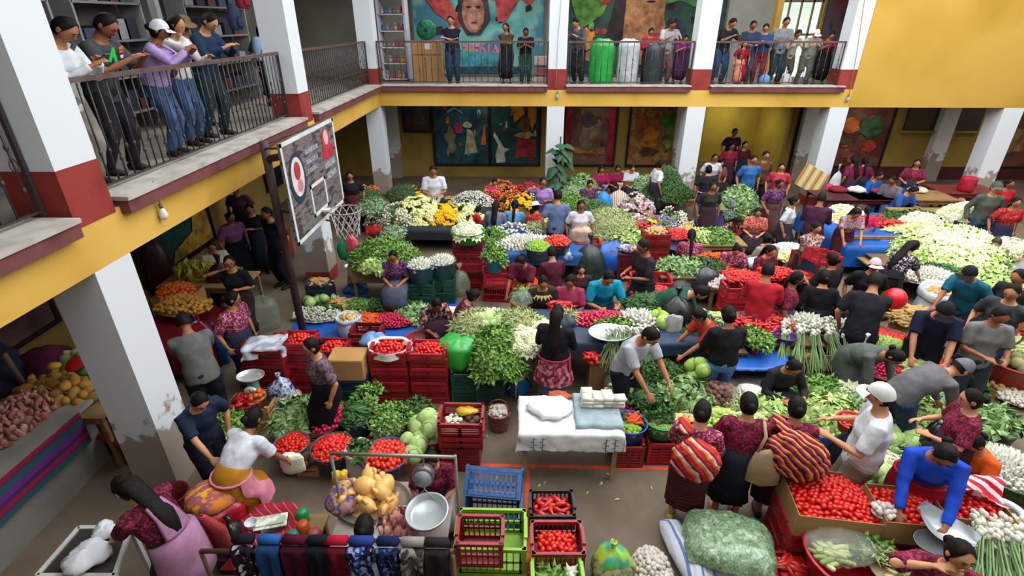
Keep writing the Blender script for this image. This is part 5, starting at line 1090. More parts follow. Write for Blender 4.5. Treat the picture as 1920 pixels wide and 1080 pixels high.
PL('cabbage',775,838,.3,.14,.16,.08,'in front, beside the blue tomato tub'); 
PT('tomato',546,832,.38,.2,.08,'in the grey tub behind the woman in white','#5a5c5c','grey tub of tomatoes behind the woman in white t-shirt',.38)
PT('tomato',622,838,.4,.24,.09,'in the dark green tub in front of the radishes','#26403c','dark green tub of tomatoes in front of the radishes',.26); wooden_crate((A(612,838,.1).x,A(612,838,.1).y,0),.62,.36,.14,'long wooden crate under the dark green tomato tub')
PT('round_tomato',722,852,.38,.27,.09,'in the slate blue tub','#3a3a66','slate blue tub of tomatoes on a cardboard box',.22); c=A(735,852,.1); carton((c.x,c.y,0),.55,.36,.16,'low cardboard box under the slate blue tomato tub')
PL('beet',578,855,.22,.17,.17,.08,'between the two tomato tubs'); wooden_crate((A(578,862,.1).x,A(578,862,.1).y,0),.36,.34,.17,'small wooden crate under the beets')
c=A(672,838,.46); sack((c.x,c.y,.0),.15,.46,('#c9c9c6','#b4b6b8'),'narrow white ribbed sack filled with green leaves','wz',9); pile('dark_herb_bunch',(c.x,c.y,.36),.11,.11,.06,'in the narrow white sack')
# left end: scale, fruit bowl, bags
c=A(476,728,.5); wooden_crate((c.x+.02,c.y,0),.4,.4,.34,'wooden crate under the silver scale at left'); scale_table((c.x,c.y,.34),'silver bowl weighing scale at the left end of the vegetable stall',.15)
PT('red_pepper',458,752,.42,.17,.07,'in the bowl before the silver scale','#4a3a34','dark bowl of red peppers before the silver scale',.2,fill=.7); PL('orange',482,742,.46,.09,.09,.05,'in the bowl before the silver scale'); c=A(458,752,.2); carton((c.x,c.y,0),.4,.36,.2,'cardboard box under the bowl of peppers',flaps=False)
c=A(524,712,.5); bag((c.x,c.y,.1),.18,.14,.4,mixed(['#b8c2d0','#3a5a9a','#c9cfd8','#2c4070'],scale=9,kind='noise'),'blue and white plastic bag leaning on the red crates',seed=5); c=A(535,738,.3); bag((c.x,c.y,.0),.2,.16,.3,mixed(['#b8a098','#8a5a58','#c9bcb4'],scale=14,kind='noise'),'striped pinkish bag beside the broad leaves',seed=6,knot=False)
PL('white_onion',432,826,.22,.17,.15,.06,'reached for beside the near pillar'); PL('celery_bunch',438,800,.22,.22,.18,.06,'above the white onions near the pillar'); c=A(434,818,.1); wooden_crate((c.x,c.y,0),.5,.5,.18,'wooden crate under the white onions near the pillar')
c=A(548,868,.5); o=bag((c.x,c.y,.38),.13,.06,.24,woven('#b9b8a0','#d4d2c0',s=14,k='wz'),'white ribbed bag hanging from the hand of the woman in mustard skirt',knot=False,amp=.01)
# ---------- tarpaulin stall on the floor, left centre
a=A(570,605,0.03); b=A(850,560,0.03); sheet([(a.x-.1,a.y-.75),(b.x-.1,a.y-.75),(b.x+.1,b.y),(a.x-.3,b.y+.2)],.004,TARP,'blue tarpaulin on the floor under carrots and radishes','tarpaulin')
W_='on the blue tarpaulin'
PL('spring_onion_bunch',597,588,.1,.42,.25,.06,W_+' at its left end'); PL('cabbage',598,562,.1,.26,.2,.1,W_+', behind the onions'); PL('cucumber',625,575,.1,.3,.22,.06,W_+', behind the onions')
c=A(652,592,.35); sack((c.x,c.y,0),.19,.36,('#c9ccd0','#9aa6b8'),'blue-white striped sack standing among the carrots','wx',14); pile('potato',(c.x,c.y,.3),.15,.15,.04,'in the striped sack on the tarpaulin')
PL('carrot',688,603,.08,.36,.24,.09,W_); PL('lilac_radish',735,601,.08,.4,.22,.10,W_); PL('dark_herb_bunch',735,577,.08,.5,.2,.05,W_+', behind the radishes'); PL('chard_bunch',775,590,.08,.28,.26,.08,W_+', beside the brown head cloth'); PL('herb_bunch',675,575,.08,.3,.2,.08,W_+', behind the carrots')
c=A(790,632,.32); tub((c.x,c.y,.1),.27,.2,'#8e3440','empty dusty red basin tilted on the white sack',.72,'basin'); bag((c.x-.28,c.y+.02,0),.25,.22,.24,plain('#c6c8cc',.6,.3,.1,9,bump=.4),'white plastic sack under the red basin',knot=False,seed=8); bag((c.x,c.y,0),.3,.24,.12,plain('#b9bcc0',.6,.3,.1,9),'flat white sack directly below the red basin',knot=False,seed=9)
c=A(800,560,.3); bag((c.x+.2,c.y-.2,0),.55,.16,.25,plain('#c4c6bc',.6,.3,.1,9,bump=.4),'long white sack behind the brown head cloth',knot=False,seed=10)
c=A(632,560,.25); carton((c.x,c.y,0),.28,.24,.2,'small open cardboard box of tan roots beyond the tarpaulin',flaps=False); pile('yam',(c.x,c.y,.18),.1,.09,.04,'in the small box beyond the tarpaulin'); c=A(655,565,.2); carton((c.x,c.y,0),.3,.3,.18,'yellowish carton tilted among the tarpaulin greens',.5,'#b89c50')
scale_table((A(665,540,0).x,A(665,540,0).y,.12),'green weighing scale with round dial behind the tarpaulin',.13,0,'#c0c4c2','#1d6a5a'); c=A(668,545,0); bag((c.x,c.y,0),.24,.2,.12,plain('#1d5a98',.5,.4,.1),'blue bundle under the green scale',knot=False,seed=11)
t=stack(600,575,3,CNAVY,'beside the left court pillar',(.42,.34,.15),cols=[CNAVY,CBLK]); pile('yam',(t.x,t.y,t.z-.03),.17,.13,.05,'on the navy crates beside the pillar')
# ---------- heap of celery greens with the seated woman below
c=A(718,470,.95); table((c.x,c.y+.1),1.2,.7,.74,'wooden table under the big celery heap behind the seated woman'); pile('celery_bunch',(c.x,c.y+.05,.76),.6,.4,.28,'heaped behind the seated woman in slate skirt',tilt=1.3); pile('lettuce_bunch',(c.x-.12,c.y-.3,.76),.3,.16,.1,'at the front of the celery heap')
cloth((c.x,c.y+.1,.755),1.22,.72,.35,plain('#7a6a4c',.9,.1,.2,5),'brown sacking hung over the celery table','' and 0 or 0,'cloth',.01)
c=A(645,485,.0)
bag((A(610,500,.9).x,A(610,500,.9).y,.75),.01,.01,.01,film('#1d8a58',.9),'tiny green bag scrap by the pillar',knot=False) if False else None
# carrier bags hanging on the pillar side
for px,py,col,lb in [(645,462,'#1f8a5c','green carrier bag hanging at the left court pillar'),(659,455,'#c8485e','coral pink carrier bag hanging beside the green one')]:
    q=aty(px,py,9.3); bag((q.x,q.y,q.z-.28),.15,.07,.42,plain(col,.4,.4,.12,9,bump=.4),lb,seed=px)
m=MB(); a=aty(645,440,9.3); m.beam((-3.9,9.6,a.z+.2),(a.x+.25,9.3,a.z+.2),.03,.03); part('wooden_bar',m,plain('#6a5238'),None,label='wooden bar on the pillar carrying the hanging carrier bags',cat='bar')
# tubs of onions on crates
for px,py,kd,wh,col in [(788,495,'white_onion','in the blue-grey tub, left of the pair','#2c4654'),(828,488,'pale_bunch','in the teal tub, right of the pair','#1d4a44')]:
    p=A(px,py,.82); tub((p.x,p.y,.5),.27,.32,col,'round tub standing on crates, heaped with white produce, '+('left' if px<800 else 'right')+' of the pair',.85); pile('white_onion',(p.x,p.y,.78),.24,.24,.1,wh); 
    crate((p.x,p.y,0),CGRN,'green crate, lower one under the '+('left' if px<800 else 'right')+' onion tub',(.48,.4,.25),0); crate((p.x,p.y,.25),CGRN,'green crate, upper one under the '+('left' if px<800 else 'right')+' onion tub',(.48,.4,.25),0)
for i,(px,py) in enumerate([(806,528),(838,532),(862,525)]):
    p=A(px,py,.3); bag((p.x,p.y,0),.2,.18,.5,film('#a8c0a0',.75),'clear sack of cabbages, '+['left','middle','right'][i]+' of three below the onion tubs',seed=i+20); pile('cabbage',(p.x,p.y,.38),.1,.1,.05,'in the clear sacks below the onion tubs') if i==1 else None
# ---------- red crates and cauliflower tub, centre
W2=[CRED,CRED3,CRED2]
t=stack(880,545,5,CRED,'under the green rimmed cauliflower tub',(.56,.4,.2),cols=W2); tub((t.x,t.y,t.z),.32,.2,'#2c8a3c','green plastic tub of cauliflowers on the red crates',.9); pile('cauliflower',(t.x,t.y,t.z+.17),.28,.28,.1,'in the green tub on red crates')
t=stack(925,540,2,CRED2,'left of the woman in the orange apron',(.5,.4,.28)); crate((t.x+.45,t.y-.4,0),CRED2,'red crate on edge beside the orange apron',(.5,.4,.28),.2,'slots'); crate((t.x+.1,t.y-.6,0),CRED,'deep red crate in front of the orange apron',(.52,.4,.32),-.1,'slots'); crate((t.x+.1,t.y-.6,.32),CRED2,'bright red crate stacked in front of the orange apron',(.52,.4,.28),.1,'slots')
t=stack(1100,520,3,CRED,'behind the maroon polo man',(.5,.36,.25),cols=W2)
t=stack(1221,545,7,CRED,'tall behind the black apron, topped with tan roots',(.48,.4,.17),cols=[CRED,CRED3]); pile('potato',(t.x,t.y,t.z-.02),.2,.16,.07,'on top of the tall red crate stack')
t=stack(1183,528,2,CRED3,'hung with clothes behind the turquoise man',(.6,.4,.3)); bag((t.x-.05,t.y,t.z),.24,.16,.16,mixed(['#c4c8d0','#2c3f8a','#d0c8c4','#b02c34'],scale=6,kind='noise'),'blue, white and red clothes bundled on a crate',knot=False,seed=31)
m=MB(); m.box((0,0,.45),(.5,.04,.9)); 
# ---------- white roots counter (row behind)
c=stall(905,474,1100,425,.72,'long table of pale roots in the court centre',plain('#20508a',.6,.3,.1,5),'blue cloth over the table of pale roots'); 
WR='on the blue clothed centre table'
PL('white_onion',990,458,.74,.8,.36,.14,WR); PL('white_flowers',965,434,.7,.4,.16,.05,WR+', behind the white roots'); PL('pod_bunch',1015,430,.74,.3,.16,.06,WR+', right of the white blooms'); PL('celery_bunch',925,452,.74,.22,.2,.14,WR+', at its left end'); PL('corn_cob',1035,418,.76,.2,.14,.1,WR+', back right corner')
PT('lime',1010,462,.95,.27,.1,'in the dark blue tub on the centre table','#24485a','dark blue tub of limes on the centre table',.22); PT('round_tomato',1046,452,.95,.27,.12,'in the black tub on the centre table','#26282c','black tub of tomatoes on the centre table',.2)
c=A(927,478,.9); tub((c.x,c.y-.1,.62),.17,.3,'#1d7a8a','turquoise bucket of greens at the left end of the centre table',.8,'bucket'); pile('celery_bunch',(c.x,c.y-.1,.88),.13,.13,.1,'in the turquoise bucket')
bag((A(1090,445,.8).x,A(1090,445,.8).y,.7),.2,.16,.3,plain('#b49a88',.8,.1,.15,9),'tan cloth bundle at the right end of the centre table',knot=False,seed=33); c=A(1105,490,.5); bag((c.x,c.y,0),.34,.26,.85,plain('#22302c',.4,.5,.2,9,bump=.4),'big black-green plastic sack behind the tomato tub',seed=34); c=A(1065,475,.7); bag((c.x,c.y,.55),.16,.12,.18,mixed(['#c8d0d8','#4a6aa0'],scale=7,kind='noise'),'small blue and white bag under the black tomato tub',seed=35)
# ---------- big herb heap and blue bag
c=stall(1095,470,1200,400,.62,'table under the big herb heap'); PL('pod_bunch',1140,432,.64,.62,.5,.4,'in the big heap behind the blue sack',tilt=1.2); PL('fern_bunch',1118,408,.66,.4,.3,.3,'behind the big herb heap'); PL('red_flowers',1150,408,.9,.12,.1,.08,'on the big herb heap'); 
c=A(1148,478,.45); bag((c.x,c.y,.1),.55,.3,.62,plain('#0f4fa8',.35,.5,.2,5,bump=.5),'large bright blue plastic sack below the herb heap',knot=False,seed=36,amp=.05)
PL('lettuce_bunch',1190,450,.74,.32,.26,.12,'between the blue sack and the tan roots'); c=A(1190,450,.7); carton((c.x,c.y,0),.7,.5,.72,'tall carton under the yellow-green leaves',flaps=False); 
PL('red_pepper',1195,428,.7,.34,.1,.1,'behind the yellow-green leaves')
# flower stands
def bucket(px,py,z,r,h,col,kind,lb,fh=.1,fr=None):
    fh*=.5; fr=min(fr or r*.95,r*1.1); p=A(px,py,z); tub((p.x,p.y,z-h),r,h,col,lb,.8,'bucket'); pile(kind,(p.x,p.y,z-.12),fr or r*.95,fr or r*.95,fh,'in the '+lb); return p
c=stall(740,430,925,388,.55,'long dark table of cut flowers',plain('#20242a',.7,.3,.1,5),'dark cloth over the flower table')
PL('cream_flowers',788,408,.56,.56,.4,.5,'on the dark flower table',tilt=.8); PL('white_flowers',752,412,.56,.22,.3,.3,'at the left end of the dark flower table'); PL('yellow_flowers',832,410,.56,.36,.36,.34,'on the dark flower table, beside the cream ones',tilt=.8); PL('plum_flowers',855,402,.6,.16,.16,.2,'between yellow and cream flowers'); PL('cream_flowers',873,408,.56,.3,.3,.3,'at the right end of the dark flower table')
bucket(754,358,.55,.32,.5,'#7a1c34','fern_bunch','wine coloured tub of garden plants',.35,.5); bucket(775,352,.6,.2,.3,'#3a5a3c','yellow_flowers','green pot of yellow flowers',.2,.2)
PL('fern_bunch',690,388,.4,.5,.4,.4,'bushy at the left edge of the flower stalls'); PL('orange_flowers',690,362,.7,.2,.2,.1,'above the bushy greens'); c=A(690,400,.2); tub((c.x,c.y,0),.5,.42,'#2a3a34','large dark tub under the bushy greens'); PL('pale_bunch',700,392,.6,.4,.3,.2,'before the bushy greens')
bucket(738,430,.6,.2,.42,'#c4c8c4','pale_bunch','white bucket beside the flower table',.14,.22); bucket(720,400,.5,.26,.3,'#6a1c2c','white_flowers','wine bucket wrapped in paper',.2,.3)
bucket(885,372,.62,.36,.42,'#24485c','white_flowers','broad slate blue tub of white lilies',.35,.4); bucket(845,372,.5,.2,.4,'#8a6a40','yellow_flowers','carton coloured bucket of yellow flowers',.14,.26)
bucket(963,368,.62,.22,.5,'#a82434','orange_flowers','red bucket of mixed flowers',.3,.3); bucket(1000,362,.62,.22,.5,'#1d2f6a','white_flowers','navy bucket of white flowers',.3,.3); bucket(925,372,.5,.2,.4,'#24523a','red_flowers','green bucket of red flowers',.3,.3); bucket(985,352,.7,.26,.5,'#5a1c2c','red_flowers','wine bucket of red flowers at the back',.3,.45); bucket(940,350,.7,.26,.5,'#3a2430','orange_flowers','dark bucket of orange flowers at the back',.3,.4)
PL('yellow_flowers',975,380,.6,.2,.18,.2,'between the child in red and the blue blouse'); c=A(975,380,.6); carton((c.x,c.y,0),.5,.44,.56,'carton under the small yellow flower heap',flaps=False)
bucket(1215,415,.6,.26,.5,'#c0501c','yellow_flowers','orange bucket of yellow flowers',.2,.2); bucket(1240,418,.6,.24,.5,'#9a9e9e','lilac_flowers','grey bucket of lilac flowers',.3,.36); bucket(1278,416,.5,.34,.45,'#1c1e24','yellow_flowers','black tub of yellow and white flowers',.2,.34); PL('white_flowers',1265,412,.55,.18,.16,.2,'in front of the yellow flowers in the black tub')
PL('carnation_flowers',1184,412,.5,.4,.3,.26,'wrapped in white paper beside the orange bucket'); PL('carnation_flowers',1192,385,.5,.36,.24,.3,'behind the paper-wrapped carnations')
PL('dark_herb_bunch',1250,368,.5,.7,.4,.4,'in front of the third pillar'); PL('fern_bunch',1246,350,.6,.4,.3,.5,'tall beside the third pillar'); PL('pale_bunch',1210,352,.5,.4,.3,.3,'left of the tall ferns by the third pillar'); PL('chard_bunch',1090,352,.5,.5,.3,.3,'behind the lavender blouse'); PL('pale_bunch',1075,370,.4,.4,.3,.25,'under the hanging plant')
PL('round_tomato',1150,345,.5,.3,.2,.12,'before the seated magenta women'); PL('cauliflower',1128,345,.5,.25,.2,.14,'before the seated magenta women'); c=A(1178,335,.7); basket((c.x,c.y,.3),.34,.4,'round brown basket on the back row'); PL('potato',1178,330,.72,.3,.3,.12,'in the round brown basket')
PL('celery_bunch',1075,395,.45,.5,.3,.3,'behind the woman in white apron'); PL('lettuce_bunch',1120,385,.4,.4,.3,.25,'behind the big herb heap, right part'); c=A(1130,388,.4); bag((c.x,c.y,.1),.25,.2,.7,plain('#1478b8',.4,.4,.1,9,bump=.3),'bright blue plastic sack standing upright near the back row',seed=37)
for px,py,r_,wh in [(1075,405,.6,'centre back stall'),(1110,395,.6,'pods stall')]: pass
c=A(1160,372,.6); bag((c.x,c.y,0),.34,.25,.8,mixed(['#b8b0a0','#8a4a48','#c9c4b4'],scale=6,kind='wx',detail=1),'striped sack pair beside the paper-wrapped carnations',seed=38)
# supports for back heaps
for px,py,w,d,h,lb in [(1250,366,1.5,.9,.5,'low table in front of the third pillar'),(1150,350,2.2,.8,.48,'low table before the seated magenta women'),(1085,372,1.2,1.4,.4,'low table under the greens by the hanging plant'),(1190,400,.9,1.0,.45,'low table under the carnations')]:
    c=A(px,py,h); table((c.x,c.y),w,d,h,lb)
# ---------- plant hanging on the second back pillar
e=empty('hanging_plant',(1.0,14.75,1.5),'broad-leaved climbing plant tied to the second back pillar','plant')
r=rnd(4); gm=mixed(['#24402c','#34553a','#46684a'],kind='island',rough=.5)
m=MB(); m.tube([(0,0,-1.45),(0.02,-.1,-.6),(.0,-.1,.5)],.02); part('stem',m,plain('#4a5a34'),e)
for i in range(26):
    m=MB(); leaf(m,V((r.uniform(-.1,.1),-.1,r.uniform(-.9,.3))),V((r.uniform(-1,1),-r.uniform(.2,1),r.uniform(-.3,.7))),.42,.34,bend=.5); o=part('leaf',m,gm,e)
# ---------- main middle counter
c=stall(880,652,1010,592,.8,'counter of cabbages and celery in the middle of the court'); WM='on the middle counter'
PL('pod_bunch',890,610,.82,.24,.26,.12,WM+' left end'); PL('cabbage',925,610,.83,.3,.2,.12,WM); PL('pod_bunch',970,612,.82,.34,.3,.14,WM+' right of the cabbages'); PL('garlic',920,588,.83,.4,.1,.06,WM+' back edge'); PL('cauliflower',985,640,.82,.3,.3,.12,WM+' right end')
PL('celery_bunch',930,655,.74,.22,.22,.24,'in the great foliage mass of the middle counter',tilt=1.4); PL('celery_bunch',930,690,.6,.28,.2,.2,'hanging below the middle counter')
c=A(862,655,.68); bag((c.x-.0,c.y-.02,.46),.30,.26,.4,plain('#2c9a3a',.3,.6,.15,6,bump=.4),'big shiny green plastic sack on a dark basin',knot=False,seed=41,amp=.05); tub((c.x+.05,c.y-.05,.2),.26,.2,'#1c2428','dark basin under the green plastic sack',.9)
c=stall(1000,640,1330,584,.84,'long market counter before the seated women',plain('#2c3c50',.6,.3,.1,5),'dark blue cloth over the long market counter',.2); WL='on the long market counter'
PL('squash',985,606,.86,.26,.22,.06,WL+', left end'); PL('egg_fruit',1015,618,.86,.2,.16,.08,WL+', by the woman in black'); PL('lilac_radish',1130,600,.86,.55,.22,.1,WL); PL('herb_bunch',1145,612,.86,.26,.12,.06,WL+' front'); PL('white_onion',1195,600,.86,.34,.2,.12,WL)
p=A(1180,625,.9); 
for i in range(7): 
    me=ITEM['spring_onion_bunch']; o=link('spring_onions',me,loc=(p.x-.3+.1*i,p.y-.15+.03*(i%2),.98+.02*(i%3)),label='bunch of spring onions hanging its long leaves over the long counter edge',cat='onions',group='onions hanging over the counter edge'); o.rotation_euler=(-.35,random.uniform(-.3,.3),random.uniform(-.4,.4)); o.scale=(1.3,1.3,1.3)
PL('cucumber',1222,572,.88,.4,.26,.14,WL+', dark heap'); PL('lettuce',1237,598,.92,.14,.14,.08,WL+' by the black bags'); 
c=A(1265,600,.85); bag((c.x,c.y,.6),.28,.22,.62,plain('#141518',.25,.6,.2,8,bump=.5),'shiny black plastic bag with a white patch on the counter',seed=43); bag((c.x-.1,c.y-.3,.6),.12,.03,.5,plain('#a8a8a8',.4,.5,.1),'pale plastic strip hanging on the black bag',knot=False,seed=44)
PL('pod_bunch',1060,600,.86,.16,.1,.04,WL+' before the turquoise man'); c=A(1080,600,.95); bag((c.x-.15,c.y,.86),.15,.12,.16,plain('#3a4450',.6,.3,.2,9),'dark grey patterned bag held by the shopper in black',seed=45,knot=False); c=A(978,560,.95); bag((c.x,c.y,.86),.17,.15,.22,film('#b8ccc0',.5),'clear bag of herbs before the petal collar woman',seed=46)
PL('herb_bunch',983,556,.88,.18,.13,.12,'in the clear bag before the petal collar woman')
PL('tomato',1218,550,.7,.34,.24,.08,'on the red crates beyond the dark cucumbers',rect=True); stack(1218,592,3,CRED2,'under the tomatoes beyond the cucumbers',(.7,.5,.22))
PL('red_pepper',1050,575,.86,.2,.1,.06,WL+' before the pink huipil')
# crates below/right of counter
for i,px in enumerate((1195,1240,1268)): stack(px,735,3,CRED,'below the counter, '+['left','middle','right'][i]+' one by the polo man',(.42,.34,.18),cols=[CRED3,CRED])
c=A(1128,735,0); c.y-=.12; e=empty('small_cabinet',(c.x,c.y+.2,0),'small wooden cabinet carrying the big white scale pan','cabinet'); part('body',B(((0,0,.29),(.42,.34,.56))),plain('#9a7850',.7,.2,.12,5),e); part('cabinet_top',B(((0,0,.59),(.48,.4,.03))),plain('#b08c60',.6,.3,.1,5),e); part('cabinet_door',B(((.0,-.175,.3),(.34,.015,.44))),plain('#8a6a44',.7,.2,.1,5),e)
scale_table((c.x+.05,c.y+.2,.6),'scale with a broad white oval pan on the small cabinet',.25,0,'#d4d6d6','#8a8e90'); PL('red_pepper',1110,672,.66,.09,.09,.06,'in a dish beside the white scale pan')
# ---------- white cheese table
a=A(985,752,.74); b=A(1152,728,.74); c=A(1065,782,.74); W0=(b.x-a.x)+.1; cx,cy=c.x+.02,c.y+.05
table((cx,cy),1.12,.62,.73,'trestle table under the white embroidered cloth in the aisle','#a89468',0,'#a89468')
wc=plain('#dcdcda',.8,.15,.05,7,bump=.15); cloth((cx,cy,.745),1.15,.66,.24,wc,'white embroidered tablecloth in the aisle with grey border',0,'tablecloth',.014,'cloth',36)
for x in (-.42,.38):
    for k in range(2):
        m=MB(); m.box((0,0,0),(.012,.004,.2)); 
        for j in range(5): m.box(((-1)**j*.018,0,-.08+j*.04),(.04,.004,.012))
        part('embroidery_band',m,plain('#7a7a80',.8,.1,.1,9),None,label=('left' if x<0 else 'right')+' grey embroidered band on the tablecloth hem, '+('inner' if k else 'outer'),cat='trim',loc=(cx+x+.1*k,cy-.365-.012,.62))
gc=plain('#8e9ea4',.7,.2,.12,7,bump=.2); cloth((cx+.32,cy+.04,.80),.5,.56,.10,gc,'grey blue cloth over the cheese end of the white table',0,'cloth',.012)
part('wooden_board',B(((0,0,0),(.5,.52,.04))),plain('#7a2030'),None,label='dark red board under the grey cloth on the white table',cat='board',loc=(cx+.32,cy+.04,.775))
r=rnd(9)
for i in range(7):
    for k in range(3 if i<5 else 2): link('cheese',ITEM['cheese'],loc=(cx+.2+.13*(i%4)*.95+r.uniform(-.01,.01),cy+.08+.12*(i//4)+r.uniform(-.01,.01),.835+.046*k),rz=r.uniform(-.15,.15),label='white block of fresh cheese stacked on the grey cloth',cat='cheese',group='cheese blocks on the grey cloth')
bag((cx-.22,cy+.06,.76),.26,.2,.09,plain('#dedfdd',.7,.2,.05,7,bump=.3),'heap of crumpled white cloth and fresh cheese on the white table',knot=False,seed=50,name='cloth_heap',cat='cloth')
bag((cx-.1,cy+.3,.75),.14,.08,.05,plain('#a8502c',.7),'orange-brown cloth at the back of the white table',knot=False,seed=51,name='cloth_heap',cat='cloth')
# ---------- tubs on red crates right of the cheese table
for i,(px,py,col,lb,cc) in enumerate([(1180,872,'#1a4a9a','blue tub of limes and carrots on a red crate',mixed(['#8a2c2c','#963434'],scale=3,kind='noise')),(1240,866,'#2fa058','bright green tub of parsley and beans on a red crate',CRED2)]):
    g=at(px-3,py+6,0); crate((g.x,g.y+.18,0),cc,['faded','bright'][i]+' red crate under the '+lb.split(' tub')[0]+' tub',(.34,.36,.33),.02,'slits'); crate((g.x+.02,g.y+.55,0),CRED3,'dark red crate behind the one carrying the '+lb.split(' tub')[0]+' tub',(.34,.36,.33),0,'slits')
    tub((g.x,g.y+.2,.34),.21 if i==0 else .2,.2,col,lb,.82)
    if i==0: pile('lime',(g.x,g.y+.14,.47),.13,.11,.04,'in the blue tub'); pile('carrot',(g.x+.07,g.y+.28,.5),.08,.1,.05,'in the blue tub'); pile('cucumber',(g.x-.08,g.y+.28,.49),.08,.08,.05,'at the back of the blue tub'); pile('round_tomato',(g.x-.13,g.y+.14,.49),.05,.06,.03,'at the left of the blue tub')
    else: pile('dark_herb_bunch',(g.x-.02,g.y+.28,.5),.14,.11,.12,'in the bright green tub'); pile('bean_pod',(g.x,g.y+.13,.48),.14,.09,.04,'in the bright green tub')
for i,px in enumerate((1285,1335,1390,1440)): g=at(px,862,0); crate((g.x,g.y+.2,0),[CRED2,CRED,CRED3,CRED][i],'red crate '+['behind the striped cloth woman','left of the crimson woman','right of the crimson woman','before the rainbow shawl woman'][i]+', under the potato stall',(.34,.36,.33),0,'slits')
c=stall(1155,790,1470,700,.4,'wide low stall of leaves, beets and potatoes',plain('#4a4a44',.8,.1,.2,5),'dull sacking over the wide low stall',.08); WW='on the wide low stall'
PL('lilac_radish',1170,762,.44,.16,.13,.08,WW+' left end'); PL('lettuce_bunch',1165,742,.44,.16,.14,.08,WW+' behind the radishes'); PT('cucumber',1208,745,.56,.2,.08,'in the black tub of the wide low stall','#1d2a2c','black-green tub of cucumbers on the wide low stall',.16)
PL('chard_bunch',1272,742,.44,.38,.32,.16,WW); PL('dark_herb_bunch',1240,712,.5,.3,.22,.2,'under the hands of the man in polo'); PL('celery_bunch',1300,716,.46,.2,.16,.08,'below the green cabbage'); PL('lettuce',1308,690,.72,.13,.1,.06,'on top of the leaf heap, wrapped in film')
PL('beet',1345,742,.46,.28,.22,.16,WW); PL('potato',1280,795,.44,.22,.13,.09,WW+' front'); PT('chayote',1352,785,.46,.24,.08,'in the dark basin of the wide low stall','#20302a','dark basin of pale green chayotes',.1); PL('pod_bunch',1380,755,.44,.16,.16,.08,WW+' beside the beets'); 
c=A(1282,708,.6); bag((c.x,c.y,.5),.12,.09,.14,film('#c8487a',.9),'pink plastic bag on the leaf heap',seed=52); c=A(1382,745,.5); bag((c.x,c.y,.42),.16,.14,.22,film('#b8c8c4',.5),'clear bag of pods beside the beets',seed=53)
PL('squash',1410,790,.46,.2,.14,.08,WW+' right of the chayotes'); PL('lettuce_bunch',1445,770,.44,.24,.2,.1,WW+' right end')
c=A(1412,738,.5); m=MB(); m.lathe([(.001,0),(.14,.01),(.2,.05),(.22,.055),(.2,.06)],28); part('metal_pan',m,plain('#a8a898',.3,.5,.1,8,metal=.6),None,True,label='shallow steel pan lying between the beets and the masked vendor',cat='pan',loc=(c.x,c.y,.46)); 
tub((A(1440,768,.5).x,A(1440,768,.5).y,.42),.13,.1,film('#dfe4e0',.9),'white bowl of cut greens beside the crimson woman',.7,'bowl')
# ---------- black table behind, right of the jeans woman
c=stall(1375,690,1460,650,.6,'dark table with a blue sheet beside the woman in jeans',TARP,'blue sheet spread on the dark table',.03,'#2a2422'); c=A(1415,655,.66); tub((c.x,c.y,.61),.07,.1,'#c03040','red cup on the blue sheet',.85,'cup')
c=stall(1365,645,1490,585,.72,'table of red chilies beside the woman in jeans'); PL('red_pepper',1440,608,.74,.5,.34,.16,'on the table beside the woman in jeans'); PT('herb_bunch',1418,632,.84,.2,.08,'in the black basin before the red peppers','#1c1e22','black basin of herbs before the red peppers',.12); c=A(1472,632,.8); tub((c.x,c.y,.73),.15,.1,'#4a2c6a','purple basin beside the black basin',.75)
PL('squash',1328,600,.72,.34,.16,.1,'by the stooping man in rust shirt'); PL('fern_bunch',1318,632,.72,.36,.2,.18,'hanging beside the jeans woman'); PL('cucumber',1300,618,.72,.24,.16,.1,'left of the hanging ferns'); stall(1290,660,1362,600,.7,'table of squash left of the jeans woman'); c=A(1315,668,.4); bag((c.x,c.y,.1),.26,.2,.5,film('#c0bca8',.6),'clear sack below the hanging ferns',seed=54)
# onions on wooden crates
for i,(px,py,w) in enumerate([(1490,720,.62),(1555,722,.62),(1490,700,.62)]): pass
g=at(1530,735,0)
for i in range(3):
    for k in range(2): wooden_crate((g.x-.45+.52*i,g.y+.28,.02+.3*k),.5,.42,.28,['left','middle','right'][i]+' wooden slat crate, '+['lower','upper'][k]+' layer, under the spring onions')
p=V((g.x,g.y+.3,.64))
for i in range(16):
    o=link('spring_onions',ITEM['spring_onion_bunch'],loc=(p.x-.55+.07*i,p.y-.1+.16*(i%3),.84+.03*(i%2)),label='bunch of spring onions with long green leaves hanging over the slat crates',cat='onions',group='onions over the slat crates'); o.rotation_euler=(-.5,random.uniform(-.3,.3),random.uniform(-.3,.3)); o.scale=(1.35,)*3
pile('white_onion',(p.x-.1,p.y+.32,.78),.5,.2,.12,'above the wooden slat crates'); part('wooden_board',B(((0,0,0),(1.6,.5,.1))),plain('#6a5238'),None,label='board behind the spring onions carrying the white bulbs',cat='board',loc=(p.x,p.y+.35,.66)); table((p.x,p.y+.35),1.6,.5,.6,'table behind the spring onions')
c=A(1558,630,.8); m=MB(); m.lathe([(.1,0),(.105,.03),(.1,.06)],24,(0,0,0),0,True,True); o=part('scale_dial',m,plain('#a8aca8',.4,.4,.1,8,metal=.4),None,True,label='round grey scale head standing beside the spring onions',cat='scale',loc=(c.x,c.y,.78)); o.rotation_euler=(1.2,0,0)
for i,(px,py,rr) in enumerate([(1548,600,.3),(1590,612,.36)]): c=A(px,py,.3); bag((c.x,c.y,0),rr,rr*.8,.8,plain('#1a211f',.25,.6,.2,8,bump=.5),'shiny black plastic sack '+['left','right'][i]+' of the pair behind the onions',seed=60+i)
